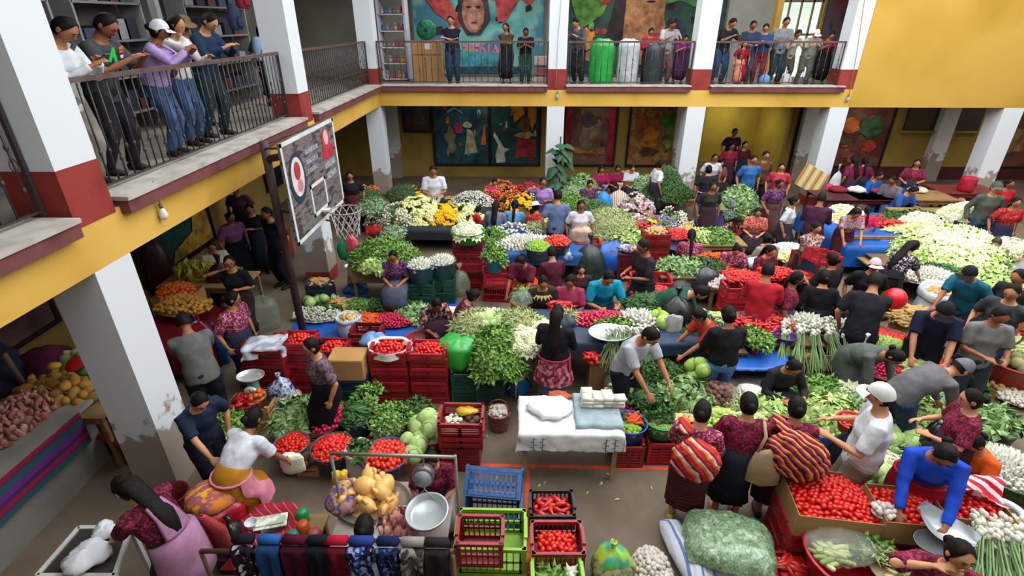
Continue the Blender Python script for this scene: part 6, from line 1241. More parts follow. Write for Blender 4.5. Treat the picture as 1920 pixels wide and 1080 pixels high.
c=A(1600,705,.4); o=bag((c.x,c.y,.3),.17,.08,.62,plain('#cdd0d2',.5,.4,.06,7,bump=.3),'white carrier bag with a red disc hanging at the slat crates',seed=62); m=MB(); m.lathe([(.001,.0),(.075,0),(.08,.006)],20); q=part('red_disc',m,plain('#b01c28'),o,True,loc=(0.03,-.1,.3)); q.rotation_euler=(PI/2,0,0)
# big chili tub
c=A(1660,655,.6); basket((c.x,c.y,0),.78,.55,'huge round basket of red chilies at right',('#6a3034','#8a4c44','#52262a'),.85); pile('chili',(c.x,c.y+.02,.52),.74,.74,.16,'in the huge round basket'); pile('lilac_radish',(c.x-.35,c.y-.3,.56),.4,.3,.16,'on the near side of the huge chili basket'); pile('bean_pod',(c.x-.02,c.y+.02,.66),.26,.2,.08,'on top of the chilies in the huge basket'); c=A(1722,690,.6); PL('squash',1722,690,.6,.24,.16,.08,'beside the huge chili basket'); carton((c.x,c.y,0),.6,.4,.56,'carton under the yellow squash beside the chili basket',flaps=False)
# red balloon
q=A(1678,560,1.0); m=MB(); m.ell((0,0,0),(.16,.16,.17),20,14); m.ell((0,0,-.18),(.02,.02,.02),6,4); part('balloon',m,plain('#c01a2c',.25,.5,.05,5),None,True,label='red balloon held beside the large man in black t-shirt',cat='balloon',loc=q)
# basket crate of tan roots, striped sack
c=A(1712,612,.35); Rt=Matrix.Rotation(-.5,3,'Y')@Matrix.Rotation(.3,3,'Z'); m=MB(); m.lathe([(.3,0),(.33,.1),(.36,.4),(.38,.46)],20,(0,0,0),.03,True,False,(1,.8)); o=part('basket',m,mixed(['#8a6c3c','#b0905a','#6f5430'],scale=30,kind='noise'),None,True,label='woven basket of stacked tan roots leaning by the teal polo man',cat='basket',loc=(c.x,c.y,.05)); pile('yam',(c.x,c.y,.46),.34,.3,.2,'in the leaning woven basket')
c=A(1765,560,.6); sack((c.x,c.y,0),.33,.8,('#c4c8cc','#8e9cb0','#d0d2d4'),'large blue and white striped sack of grain held by the teal polo man','wz',10); pile('potato',(c.x,c.y,.68),.24,.24,.05,'in the large striped sack')
# ---------- bright lettuce mountain at right
c=stall(1690,520,1850,430,.55,'broad table under the bright lettuces'); 
PL('lettuce_bunch',1775,478,.56,1.1,.8,.5,'in the bright sunlit heap',tilt=.9); PL('cauliflower',1722,420,.7,.5,.3,.2,'left behind the sunlit lettuces'); PL('cabbage',1745,455,.75,.5,.35,.22,'in the sunlit heap, front left'); PL('cauliflower',1800,408,.8,.5,.35,.3,'behind the sunlit lettuces'); c=A(1770,415,.5); table((c.x,c.y),2.4,.9,.7,'table behind the sunlit lettuces')
PL('cucumber',1772,505,.56,.4,.2,.1,'in front of the sunlit lettuces'); PL('white_onion',1738,520,.5,.5,.3,.16,'left front of the sunlit heap'); PL('squash',1672,460,.5,.5,.3,.12,'left of the sunlit heap'); c=A(1705,490,.45); table((c.x-.1,c.y),1.7,1.3,.46,'low table of onions left of the sunlit heap'); c=A(1690,455,.6); bag((c.x-.4,c.y,.45),.3,.22,.28,plain('#2c3f9a',.5,.4,.15,8,bump=.3),'blue cloth bundle left of the sunlit lettuces',knot=False,seed=64)
PL('lettuce_bunch',1870,540,.4,.8,.5,.2,'right of the teal polo man'); PL('round_tomato',1835,545,.45,.2,.16,.08,'right of the teal polo man'); PL('white_onion',1890,530,.45,.4,.3,.12,'right of the teal polo man'); c=A(1870,545,.35); table((c.x,c.y),2.0,1.3,.38,'low table right of the teal polo man')
c=A(1880,490,.7); PL('cauliflower',1885,470,.7,.5,.3,.2,'at the right edge behind the mauve blouse'); table((c.x+.3,c.y+.5),1.6,.8,.68,'table at the right edge behind the mauve blouse'); bag((c.x+.3,c.y-.2,.3),.3,.2,.5,film('#c0ccd0',.7),'clear crumpled bag at the right edge',seed=65)
# blue vegetable table behind
c=stall(1590,462,1770,400,.68,'long blue fronted vegetable table',plain('#12509a',.5,.3,.1,6),'blue sheet over the front of the long vegetable table',.45); part('wooden_board',B(((0,0,0),(3.3,.06,.06))),plain('#8a6a48'),None,label='wooden edge strip of the long blue table',cat='board',loc=(c[0],c[1]-.72,.74))
WB='on the long blue table'
PL('squash',1718,432,.7,.7,.22,.1,WB); PL('dark_herb_bunch',1705,412,.7,.8,.24,.14,WB+' behind'); PL('red_pepper',1672,425,.7,.3,.25,.12,WB+' beside the toddler'); PL('lilac_radish',1655,412,.7,.25,.2,.1,WB+', left behind')
PL('banana_bunch',1592,412,.6,.01,.01,.01,'x') if False else PL('corn_cob',1590,418,.62,.5,.45,.2,'on the corn table'); c=A(1590,420,.55); table((c.x,c.y),1.2,1.1,.58,'low table of corn cobs'); PL('egg_fruit',1580,395,.7,.3,.25,.1,'behind the corn cobs'); c=A(1598,402,.7); bag((c.x+.1,c.y,.6),.26,.2,.2,film('#c8ccd0',.8),'white plastic bag beside the corn cobs',seed=66)
# ---------- middle right stalls
PL('chili',1265,442,.72,.42,.22,.14,'behind the crimson ponytail woman'); PL('potato',1285,432,.72,.2,.14,.08,'behind the chilies'); c=A(1270,450,.7); tub((c.x,c.y-.15,.35),.33,.3,'#2c4a74','blue rimmed tub under the chilies'); table((c.x,c.y+.05),1.0,.5,.34,'low table under the blue rimmed tub')
PL('herb_bunch',1340,445,.6,.4,.26,.14,'in the tray behind the crimson ponytail woman'); PL('lettuce_bunch',1310,445,.6,.25,.2,.12,'left of the tray of herbs'); c=A(1335,455,.5); table((c.x,c.y),1.3,.6,.56,'table of herb trays by the aisle'); c=A(1345,475,.5); basket((c.x,c.y-.2,.0),.34,.4,'round basket before the herb trays')
stack(1362,485,3,CRED,'at the end of the herb trays',(.4,.36,.2)); 
c=stall(1240,520,1370,480,.6,'table of leafy bunches by the big grey bag'); PL('chard_bunch',1275,503,.62,.45,.22,.12,'on the leafy table, left'); PL('dark_herb_bunch',1325,503,.62,.4,.22,.12,'on the leafy table, right'); PL('carrot',1335,485,.62,.4,.12,.1,'behind the leafy bunches') ; c=A(1275,530,.4); bag((c.x,c.y,.1),.28,.22,.55,film('#a8bcb0',.7),'big clear bag of greens below the leafy table',seed=67); c=A(1322,525,.5); bag((c.x,c.y,.2),.28,.22,.55,plain('#2a2c34',.3,.6,.2,8,bump=.5),'black plastic bag behind the green poncho',seed=68)
PL('red_pepper',1352,505,.6,.2,.3,.1,'left of the seated pepper sorter'); PL('garlic',1352,530,.5,.3,.3,.1,'before the seated pepper sorter'); c=A(1355,520,.5); table((c.x,c.y),.7,.9,.48,'low table before the pepper sorter')
for i,px in enumerate((1372,1402)): stack(px,610,3,CRED2,['left','right'][i]+' of two by the red polo man',(.42,.36,.24))
c=A(1395,515,.8); PL('chili',1392,520,.74,.3,.2,.1,'on the crates before the red polo man',rect=True)
stack(1455,590,3,CRED2,'behind the plaid huipil woman',(.42,.36,.24)); PL('tomato',1458,515,.76,.3,.24,.1,'behind the plaid huipil woman',rect=True); stack(1500,560,4,CRED,'behind the woman in black shawl',(.42,.36,.22)); PL('red_pepper',1500,520,.9,.2,.16,.08,'on the stack behind the woman in black shawl')
c=A(1420,455,.5); bag((A(1425,490,.7).x,A(1425,490,.7).y,.55),.3,.2,.22,film('#c4c8cc',.9),'white plastic bag beside the beige lace shirt',seed=69); PL('garlic',1480,470,.6,.4,.3,.12,'in front of the folded arms woman'); PL('corn_cob',1485,485,.6,.3,.2,.1,'before the garlic by the folded arms woman'); c=A(1482,478,.5); table((c.x,c.y),.95,.8,.58,'low table of garlic before the folded arms woman')
q=A(1540,482,1.25); crate(q-V((0,0,.1)),CRED2,'red crate carried at chest height through the crowd',(.5,.36,.2),.3,'slits',R=Matrix.Rotation(.3,3,'Z')@Matrix.Rotation(.25,3,'Y'))
# leafy bush in red pot and purple wrapped bouquet
c=A(1380,395,.55); tub((c.x,c.y,0),.36,.55,'#7a2a24','red brown clay tub of the round leafy bush',.85,'pot'); pile('chard_bunch',(c.x,c.y,.55),.5,.45,.55,'in the round bush of the clay tub',tilt=1.5); c=A(1352,405,.5); bag((c.x,c.y,0),.14,.12,.75,plain('#6a58a0',.5,.4,.15,8,bump=.3),'purple wrapping around a bouquet standing in the aisle',knot=False,seed=70); PL('lilac_flowers',1355,385,.85,.16,.14,.08,'in the purple wrapping'); 
c=A(1360,440,.0); m=MB(); m.lathe([(.5,0),(.5,.03)],24,(0,0,0),.02,True,True,(1,.5)); part('mat',m,plain('#4a4848',.8,.1,.1,6),None,label='dark round mat spread in the aisle by the purple bouquet',cat='mat',loc=(c.x,c.y,0.002))
# ---------- coloured textiles hung at the fourth pillar
q=aty(1510,320,14.6); m=MB(); m.grid(lambda u,v:V((u*.78-.4,.015*math.sin(u*20),-.62*v-.1*u)),20,8); o=part('striped_cloth',m,woven('#c8c8a0','#d8a83c','#a8a890','#c05a3c','#c8a848','#b8b8a0',s=1.3,k='wx',d=0),None,True,label='cloth with yellow, orange and grey stripes hung on the fourth pillar',cat='cloth',loc=(q.x+.35,14.55,q.z+.1)); o.rotation_euler=(0,.35,0)
q=aty(1562,350,14.55); bag((q.x,q.y-.05,q.z-.5),.18,.08,.9,film('#c9ccd4',.8),'white plastic bags hung on the fourth pillar',seed=71); bag((q.x-.15,q.y-.1,q.z-.6),.09,.06,.7,plain('#c83c5c',.6,.3,.1),'pink cloth hung beside the white bags on the fourth pillar',seed=72,knot=False)
# tables of goods under the yellow wall
for i,(px,py,w,col,lb) in enumerate([(1625,372,2.4,'#4a1f24','dark red goods table under the wide mural'),(1700,372,2.6,'#8a6a44','brown wooden goods table under the windows'),(1820,360,1.6,'#6b2a24','red goods table beside the far right pillar')]):
    c=A(px,py,.7); table((c.x,c.y+.3),w,.9,.7,lb,col,0,col)
c=A(1640,362,.75)
for i,(dx,col,lb) in enumerate([(-.8,'#7a2430','folded maroon cloth'),(-.3,'#c0c4c8','folded white cloth'),(.2,'#8a3444','folded rose cloth'),(.7,'#2c3a6a','folded navy cloth'),(1.3,'#b8b4a0','folded cream cloth')]): bag((c.x+dx,c.y+.3,.7),.24,.2,.14,plain(col,.8,.1,.15,7),lb+' on the tables under the yellow wall',knot=False,seed=80+i,name='folded_cloth',cat='cloth')
c=A(1800,382,.55); m=MB(); m.lathe([(.55,0),(.5,.2),(.25,.5),(.05,.7)],20,(0,0,0),.05,True,True); part('covered_heap',m,plain('#8a6858',.8,.1,.12,5),None,True,label='tan covered heap left of the far right pillar',cat='heap',loc=(c.x,c.y,0)); tub((A(1790,400,.5).x,A(1790,400,.5).y,.0),.42,.5,'#b03024','scarlet tub before the tan covered heap',.85)
bag((A(1815,345,.9).x,A(1815,345,.9).y,.7),.2,.16,.4,plain('#a01c2c',.7),'scarlet bundle left of the far right pillar',knot=False,seed=88)
# right edge
c=A(1908,668,.5); tub((c.x,c.y,.12),.46,.36,'#9a2420','large red tub of fruit at the right frame edge',.85); pile('melon',(c.x+.05,c.y-.1,.46),.4,.3,.08,'in the large red tub at the right edge'); pile('squash',(c.x-.05,c.y+.15,.5),.4,.25,.2,'in the large red tub at the right edge'); pile('red_pepper',(c.x+.1,c.y+.35,.66),.3,.12,.12,'at the back of the large red tub'); carton((c.x,c.y,0),.8,.7,.12,'low carton under the large red tub',flaps=False)
c=A(1880,700,.1); o=part('plastic_board',B(((0,0,0),(.42,.34,.03))),plain('#10407a'),None,label='dark blue plastic lid leaning by the red tub',cat='lid',loc=(c.x-.1,c.y+.1,.2)); o.rotation_euler=(.6,.3,.6)
PL('potato',1900,715,.12,.5,.36,.1,'on the floor at the right edge'); PL('garlic',1915,745,.1,.3,.2,.06,'on the floor at the right edge')
c=A(1890,880,.2); basket((c.x,c.y,0),.42,.22,'round basket of white onions at the right edge',('#4a5a3c','#6a7a50','#3a4a30')); pile('white_onion',(c.x,c.y,.2),.38,.36,.14,'in the round basket at the right edge')
PL('chard_bunch',1865,790,.3,.24,.2,.1,'behind the maroon huipil woman'); tub((A(1865,800,.2).x,A(1865,800,.2).y,0),.26,.28,'#1c3a5c','dark blue tub of greens behind the maroon huipil woman')
# ---------- greens around the white-cap man
c=stall(1490,800,1735,715,.34,'low table of lettuces behind the white cap man'); 
PL('celery_bunch',1535,745,.36,.5,.24,.14,'behind the rainbow shawl'); PL('lettuce_bunch',1560,785,.36,.44,.26,.2,'right of the rainbow shawl'); PL('cauliflower',1585,742,.4,.36,.2,.14,'below the white carrier bag'); PL('pale_bunch',1615,780,.38,.3,.24,.18,'left of the white cap man')
PL('lettuce_bunch',1715,790,.36,.34,.3,.2,'right of the white cap man'); PL('cabbage',1700,838,.3,.34,.26,.12,'right of the white t-shirt'); PL('cauliflower',1680,880,.24,.34,.22,.12,'behind the tomato boxes'); PL('pale_bunch',1730,760,.36,.4,.26,.16,'below the grey sweatshirt man'); PL('chard_bunch',1715,868,.28,.26,.2,.12,'beside the cobalt sweater'); PL('cabbage',1660,905,.3,.16,.12,.08,'at the trouser leg of the white cap man')
c=A(1705,850,.2); table((c.x,c.y),1.0,1.0,.26,'low stand of cabbages right of the white cap man'); PL('dark_herb_bunch',1790,720,.3,.34,.2,.1,'right of the grey sweatshirt man'); PL('lettuce_bunch',1750,828,.3,.3,.2,.14,'before the maroon huipil woman')
c=A(1600,735,.55); tub((c.x,c.y,.4),.2,.12,film('#d8dcd8',.95),'white bowl tilted over the greens below the carrier bag',.7,'bowl')
c=A(1460,735,.5); bag((c.x,c.y,.3),.2,.16,.24,film('#8a8c96',.8),'grey plastic bag in the lap area of the masked vendor',knot=False,seed=90)
q=at(1601,795,.95); tub((q.x,q.y,.86),.17,.12,'#b02a24','red plastic basket held by the white cap man',.8,'basket'); pile('tomato',(q.x,q.y,.94),.14,.14,.03,'in the red basket of the white cap man')
q=at(1585,832,.8); bag((q.x,q.y,.5),.13,.09,.42,plain('#22262e',.6,.3,.15,8),'black cloth bag on the arm of the white cap man',seed=91); q=at(1560,810,.9); part('blue_folder',B(((0,0,0),(.2,.03,.26))),plain('#3a6a9a'),None,label='blue folder beside the rainbow shawl',cat='folder',loc=(q.x,q.y,.7))
q=at(1762,808,.8); bag((q.x,q.y,.55),.15,.11,.36,plain('#16181a',.25,.6,.2,8,bump=.4),'shiny black plastic bag of the maroon huipil woman',seed=92)
# ---------- tomato boxes, right foreground
def tbox(px,py,z,w,d,rz,lb,where,kind='tomato',hh=.2,ph=.12):
    c=at(px,py,z); carton((c.x,c.y,z-hh),w,d,hh+.06,lb,rz,'#9a7a50',False); pile(kind,(c.x,c.y,z-.02),w/2-.02,d/2-.02,ph,where,rz,rect=True); return c
c1=tbox(1558,935,.72,.78,.60,-.12,'open cardboard box heaped with plum tomatoes, left one','in the left cardboard box'); 
for i in range(2):
    for k in range(3): crate((c1.x-.2+.42*i,c1.y,.175*k),[CRED2,CRED,CRED2][k],'red crate, '+['bottom','middle','top'][k]+' layer '+['left','right'][i]+' under the left tomato box',(.40,.56,.172),-.12,'slits')
c2=tbox(1700,955,.78,.56,.44,-.1,'open cardboard box heaped with plum tomatoes, middle one','in the middle cardboard box'); c3=tbox(1822,950,.78,.5,.44,-.15,'open cardboard box heaped with plum tomatoes, right one','in the right cardboard box')
for j,cc in enumerate((c2,c3)):
    for k in range(2): crate((cc.x,cc.y,.28*k),CRED3,'dark red crate, '+['lower','upper'][k]+' one under the '+['middle','right'][j]+' tomato box',(.5,.42,.28),-.1,'slits')
q=c1+V((.34,-.22,.12)); pile('garlic',(q.x,q.y,.82),.1,.08,.05,'on the corner between the tomato boxes')
m=MB(); m.grid(lambda u,v:V((u*.5-.25,v*.36-.18,.06*math.sin(u*5+v*4)+.05*math.cos(v*9)+.05)),22,16); me=m.mesh('striped_cloth',[woven('#b02434','#d8d4d4','#c23a4a','#e0dcdc',s=2.6,k='wd',d=2.5)],True); rumple(me,.02,14,2); link('striped_cloth',me,loc=(c3.x+.02,c3.y+.12,.86),rz=-.3,label='red and white striped cloth lying on the right tomato box',cat='cloth')
# oval scale scoop
q=at(1765,990,.9); m=MB(); m.grid(lambda u,v:V(((u*2-1)*.22,(v*2-1)*.14*math.sqrt(max(.02,1-(u*2-1)**2*.92)),.11*((u*2-1)**2*.8+(v*2-1)**2*.6))),24,12); o=part('scale_pan',m,plain('#b8bfc0',.25,.5,.05,8,metal=.5),None,True,label='big oval aluminium scoop pan before the tomato boxes',cat='pan',loc=(q.x,q.y,.88)); o.rotation_euler=(.25,.2,-.7)
scale_table((q.x-.12,q.y-.12,.5),'market scale with grey head below the oval scoop pan',.14,0,'#8a8e8e','#3a3c3e'); crate((q.x-.12,q.y-.1,0),CBLK,'black crate under the market scale at bottom right',(.4,.36,.5),0)
for i,(px,py) in enumerate([(1885,960),(1905,1000)]): c=at(px,py,.5); m=MB(); m.sweep([V((.15*math.cos(a),.15*math.sin(a),0)) for a in [2*PI*k/20 for k in range(21)]],.035,8,(0,0,1),False); part('plastic_ring',m,plain('#cfd2d4',.4,.5,.05),None,True,label=['upper','lower'][i]+' white plastic ring bag beside the right tomato box',cat='bag',loc=(c.x,c.y,.5))
# red basins with bag
c=at(1602,1040,.56); tub((c.x,c.y,.26),.40,.3,'#b01c2c','large red basin in the right foreground under a clear bag',.8,'basin'); tub((c.x-.16,c.y-.06,.0),.3,.24,'#a82434','second red basin below the large one',.85,'basin'); PL('herb_bunch',1640,1025,.54,.15,.12,.04,'in the large red basin'); pile('pod_bunch',(c.x+.24,c.y-.08,.52),.1,.14,.03,'in the large red basin, right side'); bag((c.x-.1,c.y+.06,.54),.3,.2,.17,film('#c8ccc0',.4),'clear plastic bag of peppers over the red basin',knot=False,seed=93); pile('squash',(c.x-.2,c.y-.0,.53),.14,.1,.06,'under the clear bag in the red basin')
pile('potato',(c.x+.28,c.y-.16,.48),.08,.08,.04,'at the right rim of the large red basin')
c=at(1480,1040,.3); pile('red_pepper',(c.x,c.y-.08,.22),.14,.12,.06,'in the crate at the bottom between bag and basin'); crate((c.x,c.y-.08,0),CRED2,'red crate of peppers at the bottom between leaf bag and basin',(.36,.32,.24),0)
c=at(1880,1040,.7)
for i in range(9):
    o=link('spring_onions',ITEM['spring_onion_bunch'],loc=(c.x-.18+.06*i,c.y+.05+.1*(i%3),.84-.01*i),label='bunch of white onions with grey-green leaves at the bottom right corner',cat='onions',group='onions at the bottom right corner'); o.rotation_euler=(-.9,random.uniform(-.3,.3),random.uniform(-.9,-.1)); o.scale=(1.5,)*3
table((c.x+.1,c.y-.1),.8,.5,.6,'table under the white onions at the bottom right corner'); pile('white_onion',(c.x+.0,c.y+.12,.72),.26,.12,.08,'at the bottom right corner'); 
# ---------- bags and crates, centre foreground
c=at(1365,1020,.25)
m=MB(); m.grid(lambda u,v:V(((u-.5)*.86*(1-.12*(v*2-1)**2),(v-.5)*.66*(1-.12*(u*2-1)**2),.17*(max(0,1-(u*2-1)**4)*max(0,1-(v*2-1)**4))**.5)),34,28); m.grid(lambda u,v:V(((u-.5)*.86*(1-.12*(v*2-1)**2),(.5-v)*.66*(1-.12*(u*2-1)**2),-.09*(max(0,1-(u*2-1)**4)*max(0,1-(v*2-1)**4))**.5)),20,16); me=m.mesh('leaf_sack',[mixed(['#4f6b48','#6f8c66','#8aa682','#5a7a54','#a0b498'],scale=16,kind='noise',detail=6,rough=.2,spec=.6)],True); rumple(me,.022,13,3); rumple(me,.01,34,3)
link('leaf_sack',me,loc=(c.x,c.y,.26),rz=-.22,label='big clear pillow-shaped sack packed with green leaves',cat='sack')
bag((c.x+.1,c.y-.05,0),.4,.3,.2,plain('#a8adb4',.6,.3,.1),'grey sack beneath the clear leaf sack',knot=False,seed=94)
m=MB(); m.sweep([V((-.06,.4,.04)),V((-.03,.25,.12)),V((0,0,.15)),V((.06,-.25,.12)),V((.1,-.42,.05))],[(.05,.03),(.13,.1),(.16,.12),(.16,.12),(.12,.06)],20,(1,0,0)); q=at(1283,1020,.2); me=m.mesh('sack',[woven('#c9ced6','#c9ced6','#6a7ab0','#c9ced6','#b8c0cc',s=2.4,k='wx',d=2)],True); rumple(me,.015,9,1); link('sack',me,loc=(q.x,q.y,0),rz=.1,label='white sack with wavy blue stripes lying beside the leaf sack',cat='sack')
q=at(1150,1030,.4); bag((q.x,q.y,.05),.19,.16,.36,mixed(['#5aa83c','#2a9a8a','#8ab83c','#b8b03c'],scale=5,kind='noise',rough=.25,spec=.6),'green and teal plastic bag over a netted herb bundle',seed=95); bag((q.x-.01,q.y-.1,.0),.2,.16,.3,mixed(['#2c3424','#4a5238','#6a6a3c'],scale=24,kind='noise',detail=4),'dark netted bundle of herbs inside the green plastic',knot=False,seed=96)
m=MB(); r=rnd(12)
for i in range(36): a=r.uniform(0,6.28); m.tube([(0,0,.42),(math.cos(a)*.08,math.sin(a)*.07-.02,.34),(math.cos(a)*.2,math.sin(a)*.17-.05,.1)],.004,4)
part('straw_ties',m,mixed(['#a8a83c','#c8c060','#8a8a3c'],kind='island'),None,label='spray of yellow-green stalks over the netted herb bundle',cat='stalks',loc=(q.x,q.y,.02),kind='stuff')
c=at(1225,1050,.25); pile('garlic',(c.x,c.y,.12),.17,.22,.14,'in the net at the bottom centre'); bag((c.x,c.y,0),.2,.25,.16,plain('#b8aaa0',.8,.1,.1),'net sack under the garlic at the bottom centre',knot=False,seed=97)
c=at(1160,1076,.3); bag((c.x,c.y,.1),.14,.08,.18,film('#b8603c',.9),'orange brown plastic bag at the bottom edge',knot=False,seed=98)
# crates
def crate_px(px,py,z,col,lb,size,rz,style='slots'): c=at(px,py,z+size[2]); return crate((c.x,c.y,z),col,lb,size,rz,style),c
_,c=crate_px(1035,942,.02,CBLK,'black crate of long red peppers beside the blue crates',(.46,.34,.3),.02); pile('red_pepper',(c.x,c.y,.2),.19,.13,.07,'in the black crate',rect=True)
_,c=crate_px(1045,1006,.22,CRED,'dark red crate of plum tomatoes, nearest the camera',(.48,.36,.3),.02); pile('tomato',(c.x,c.y,.4),.18,.13,.05,'in the dark red crate nearest the camera',rect=True); crate((c.x,c.y,0),CRED3,'crate hidden below the dark red crate of tomatoes',(.44,.34,.22),.02)
_,c=crate_px(1045,1072,.2,CLIME,'lime green crate of spring onions at the bottom edge',(.44,.34,.28),.03); pile('celery_bunch',(c.x-.05,c.y,.3),.12,.1,.03,'in the lime green crate at the bottom edge'); pile('white_onion',(c.x+.12,c.y+.04,.4),.05,.05,.03,'in the lime green crate at the bottom edge'); crate((c.x,c.y,0),CBLK,'black crate under the lime green one at the bottom edge',(.44,.34,.2),0)
_,c=crate_px(921,990,.28,CLIME,'big lime green slotted crate in the foreground',(.64,.44,.34),.0)
crate((c.x,c.y,0),CLIME,'lower lime green crate under the big slotted one',(.64,.44,.28),0,'slots')
q=at(901,975,.9); crate((q.x,q.y-.02,.5),CRED,'dark red slotted crate standing in the lime green crate',(.40,.28,.36),.0,'slots',R=Matrix.Rotation(.1,3,'X'))
cc=at(922,935,.55); crate((cc.x,cc.y+.12,.0),CBLU,'lower blue slotted crate behind the lime green one',(.58,.36,.32),-.05,'slots'); crate((cc.x,cc.y+.16,.36),CBLU,'upper blue slotted crate tipped on its side behind the lime green one',(.58,.36,.3),0,'slots',R=Matrix.Rotation(-.08,3,'Z')@Matrix.Rotation(-.9,3,'X'))
# ---------- chicken counter
tz=.74; a=at(612,1030,tz); b=at(855,905,tz); cx,cy=(a.x+b.x)/2,(a.y+b.y)/2
table((cx,cy),b.x-a.x,b.y-a.y,tz,'butcher table with chickens in the foreground','#6a5a48',0,'#8a8078'); WC='on the butcher table'
m=MB(); m.lathe([(.001,0),(.3,0),(.33,.02),(.34,.04),(.345,.045)],28,(0,0,0),0,False,False,(1.0,.8)); q=at(700,945,tz); part('steel_tray',m,plain('#a8a8a4',.3,.5,.1,8,metal=.6),None,True,label='steel tray under the plucked chickens',cat='tray',loc=(q.x,q.y,tz+.005)); pile('plucked_chicken',(q.x,q.y,tz+.08),.25,.2,.1,'heaped '+WC)
q=at(752,985,tz); part('steel_tray',B(((0,0,.01),(.42,.34,.015)),((-.21,0,.025),(.01,.34,.04)),((.21,0,.025),(.01,.34,.04)),((0,-.17,.025),(.42,.01,.04)),((0,.17,.025),(.42,.01,.04))),plain('#b0b0ac',.3,.5,.1,8,metal=.6),None,label='rectangular tray of cut meat in front of the big pan',cat='tray',loc=(q.x,q.y,tz+.005)); pile('meat_cut',(q.x,q.y,tz+.04),.19,.14,.04,'in the rectangular tray',rect=True)
bag((at(650,940,tz).x,at(650,940,tz).y,tz),.17,.2,.16,mixed(['#7a4a58','#c09a3c','#2c3a8a','#8a5a4a','#b8868c'],scale=8,kind='noise'),'patterned cloth heap left of the chickens',knot=False,seed=99,name='cloth_heap',cat='cloth')
bag((at(642,925,tz).x-.05,at(642,925,tz).y+.12,tz),.07,.05,.16,plain('#c9a02c'),'yellow cloth corner standing up behind the patterned heap',knot=False,seed=100,name='cloth_heap',cat='cloth')
# scale frame: two posts and a bar, hanging dial scale, pan
P0=at(624,925,tz); P1=at(853,985,tz); zt=atx(622,845,P0.x).z; zt=1.42
e=empty('weighing_stand',(0,0,0),'steel tube frame with cross bar standing over the chicken table','frame'); sm=plain('#8e8a80',.35,.5,.1,8,metal=.5)
yb=at(740,852,zt).y; xl,xr=at(622,845,zt).x,at(853,856,zt).x
m=MB(); m.tube([(xl,yb,zt),(xr,yb-.02,zt)],.017,10); part('cross_bar',m,sm,e,True)
for x in (xl,xr): m=MB(); m.tube([(x,yb,zt),(x,yb,0)],.014,10); part('post',m,sm,e,True)
q=at(795,882,1.22); e=empty('hanging_scale',(q.x,yb,0),'round grey hanging scale with hooks on the steel frame','scale'); m=MB(); m.lathe([(.075,-.04),(.098,-.035),(.1,.03),(.085,.045)],28,(0,0,0),0,True,True); o=part('scale_housing',m,plain('#6a6a6c',.35,.5,.1,8,metal=.5),e,True,loc=(0,-.02,1.2)); o.rotation_euler=(PI/2-.2,0,0)
m=MB(); m.lathe([(.08,0),(.082,.006)],28,(0,0,0),0,True,True); o=part('dial',m,plain('#8e8e90',.3,.5,.05),e,True,loc=(0,-.075,1.21)); o.rotation_euler=(PI/2-.2,0,0); m=MB(); m.tube([(0,0,1.3),(.01,0,1.36),(0,0,zt)],.008); part('hook',m,sm,e); m=MB(); m.tube([(0,-.02,1.1),(0,-.03,1.03)],.008); part('lower_hook',m,sm,e)
for s in(-1,1): m=MB(); m.tube([(0,-.03,1.03),(s*.15,-.1,.92),(s*.17,-.14,.86)],.005); part('pan_hanger',m,sm,e)
q=at(802,962,.95); m=MB(); m.lathe([(.001,0),(.14,.003),(.165,.02),(.18,.075),(.192,.08),(.186,.086),(.172,.08),(.155,.03),(.13,.014),(.001,.01)],34,(0,0,0),0,False); o=part('big_pan',m,plain('#b4bcbc',.25,.5,.04,8,metal=.35),None,True,label='big round grey metal pan hanging over the meat tray',cat='pan',loc=(q.x,q.y,.91)); o.rotation_euler=(.1,-.05,0)
# textiles rack at the bottom edge
e=empty('textile_rack',(0,0,0),'low wooden rack draped with folded textiles at bottom edge','rack'); a=at(375,1030,1.12); b=at(850,1030,1.12); m=MB(); m.tube([(a.x,a.y,1.1),(b.x,b.y,1.1)],.02,8); part('rack_bar',m,plain('#5a4030'),e,True)
for x in (a.x,b.x,(a.x+b.x)/2): m=MB(); m.tube([(x,a.y,1.1),(x,a.y,0)],.018,8); part('rack_post',m,plain('#5a4030'),e,True)
TXc=[(455,'#1d1822','black cloth with white floral dots',huipil('#1d1822','#2a2230','#b8a8b0','#1a161e','#241c28',s=30)),(505,'#2a5a9a','blue roll of cloth',plain('#1f3f6a',.8,.1,.2,8)),(553,'#4a1626','dark wine cloth with pink fringe',plain('#3f1424',.85,.1,.2,8)),(598,'#1a1a20','black cloth with lilac top',plain('#191a20',.85,.1,.2,8)),(632,'#a01c34','crimson cloth',plain('#5f1424',.85,.1,.2,8)),(678,'#2a3a7a','blue patterned cloth',huipil('#1c2448','#2c3f7a','#8a9ac0','#141a34',s=34)),(728,'#1c2248','navy patterned cloth',huipil('#1a1f3c','#28305a','#5a6aa0','#12162c',s=30)),(775,'#8a8880','grey-beige folded cloth',huipil('#3a3836','#8a867c','#24222a','#5a5650',s=18)),(820,'#2a2628','dark brown cloth with red edge',plain('#2a2428',.85,.1,.2,8))]
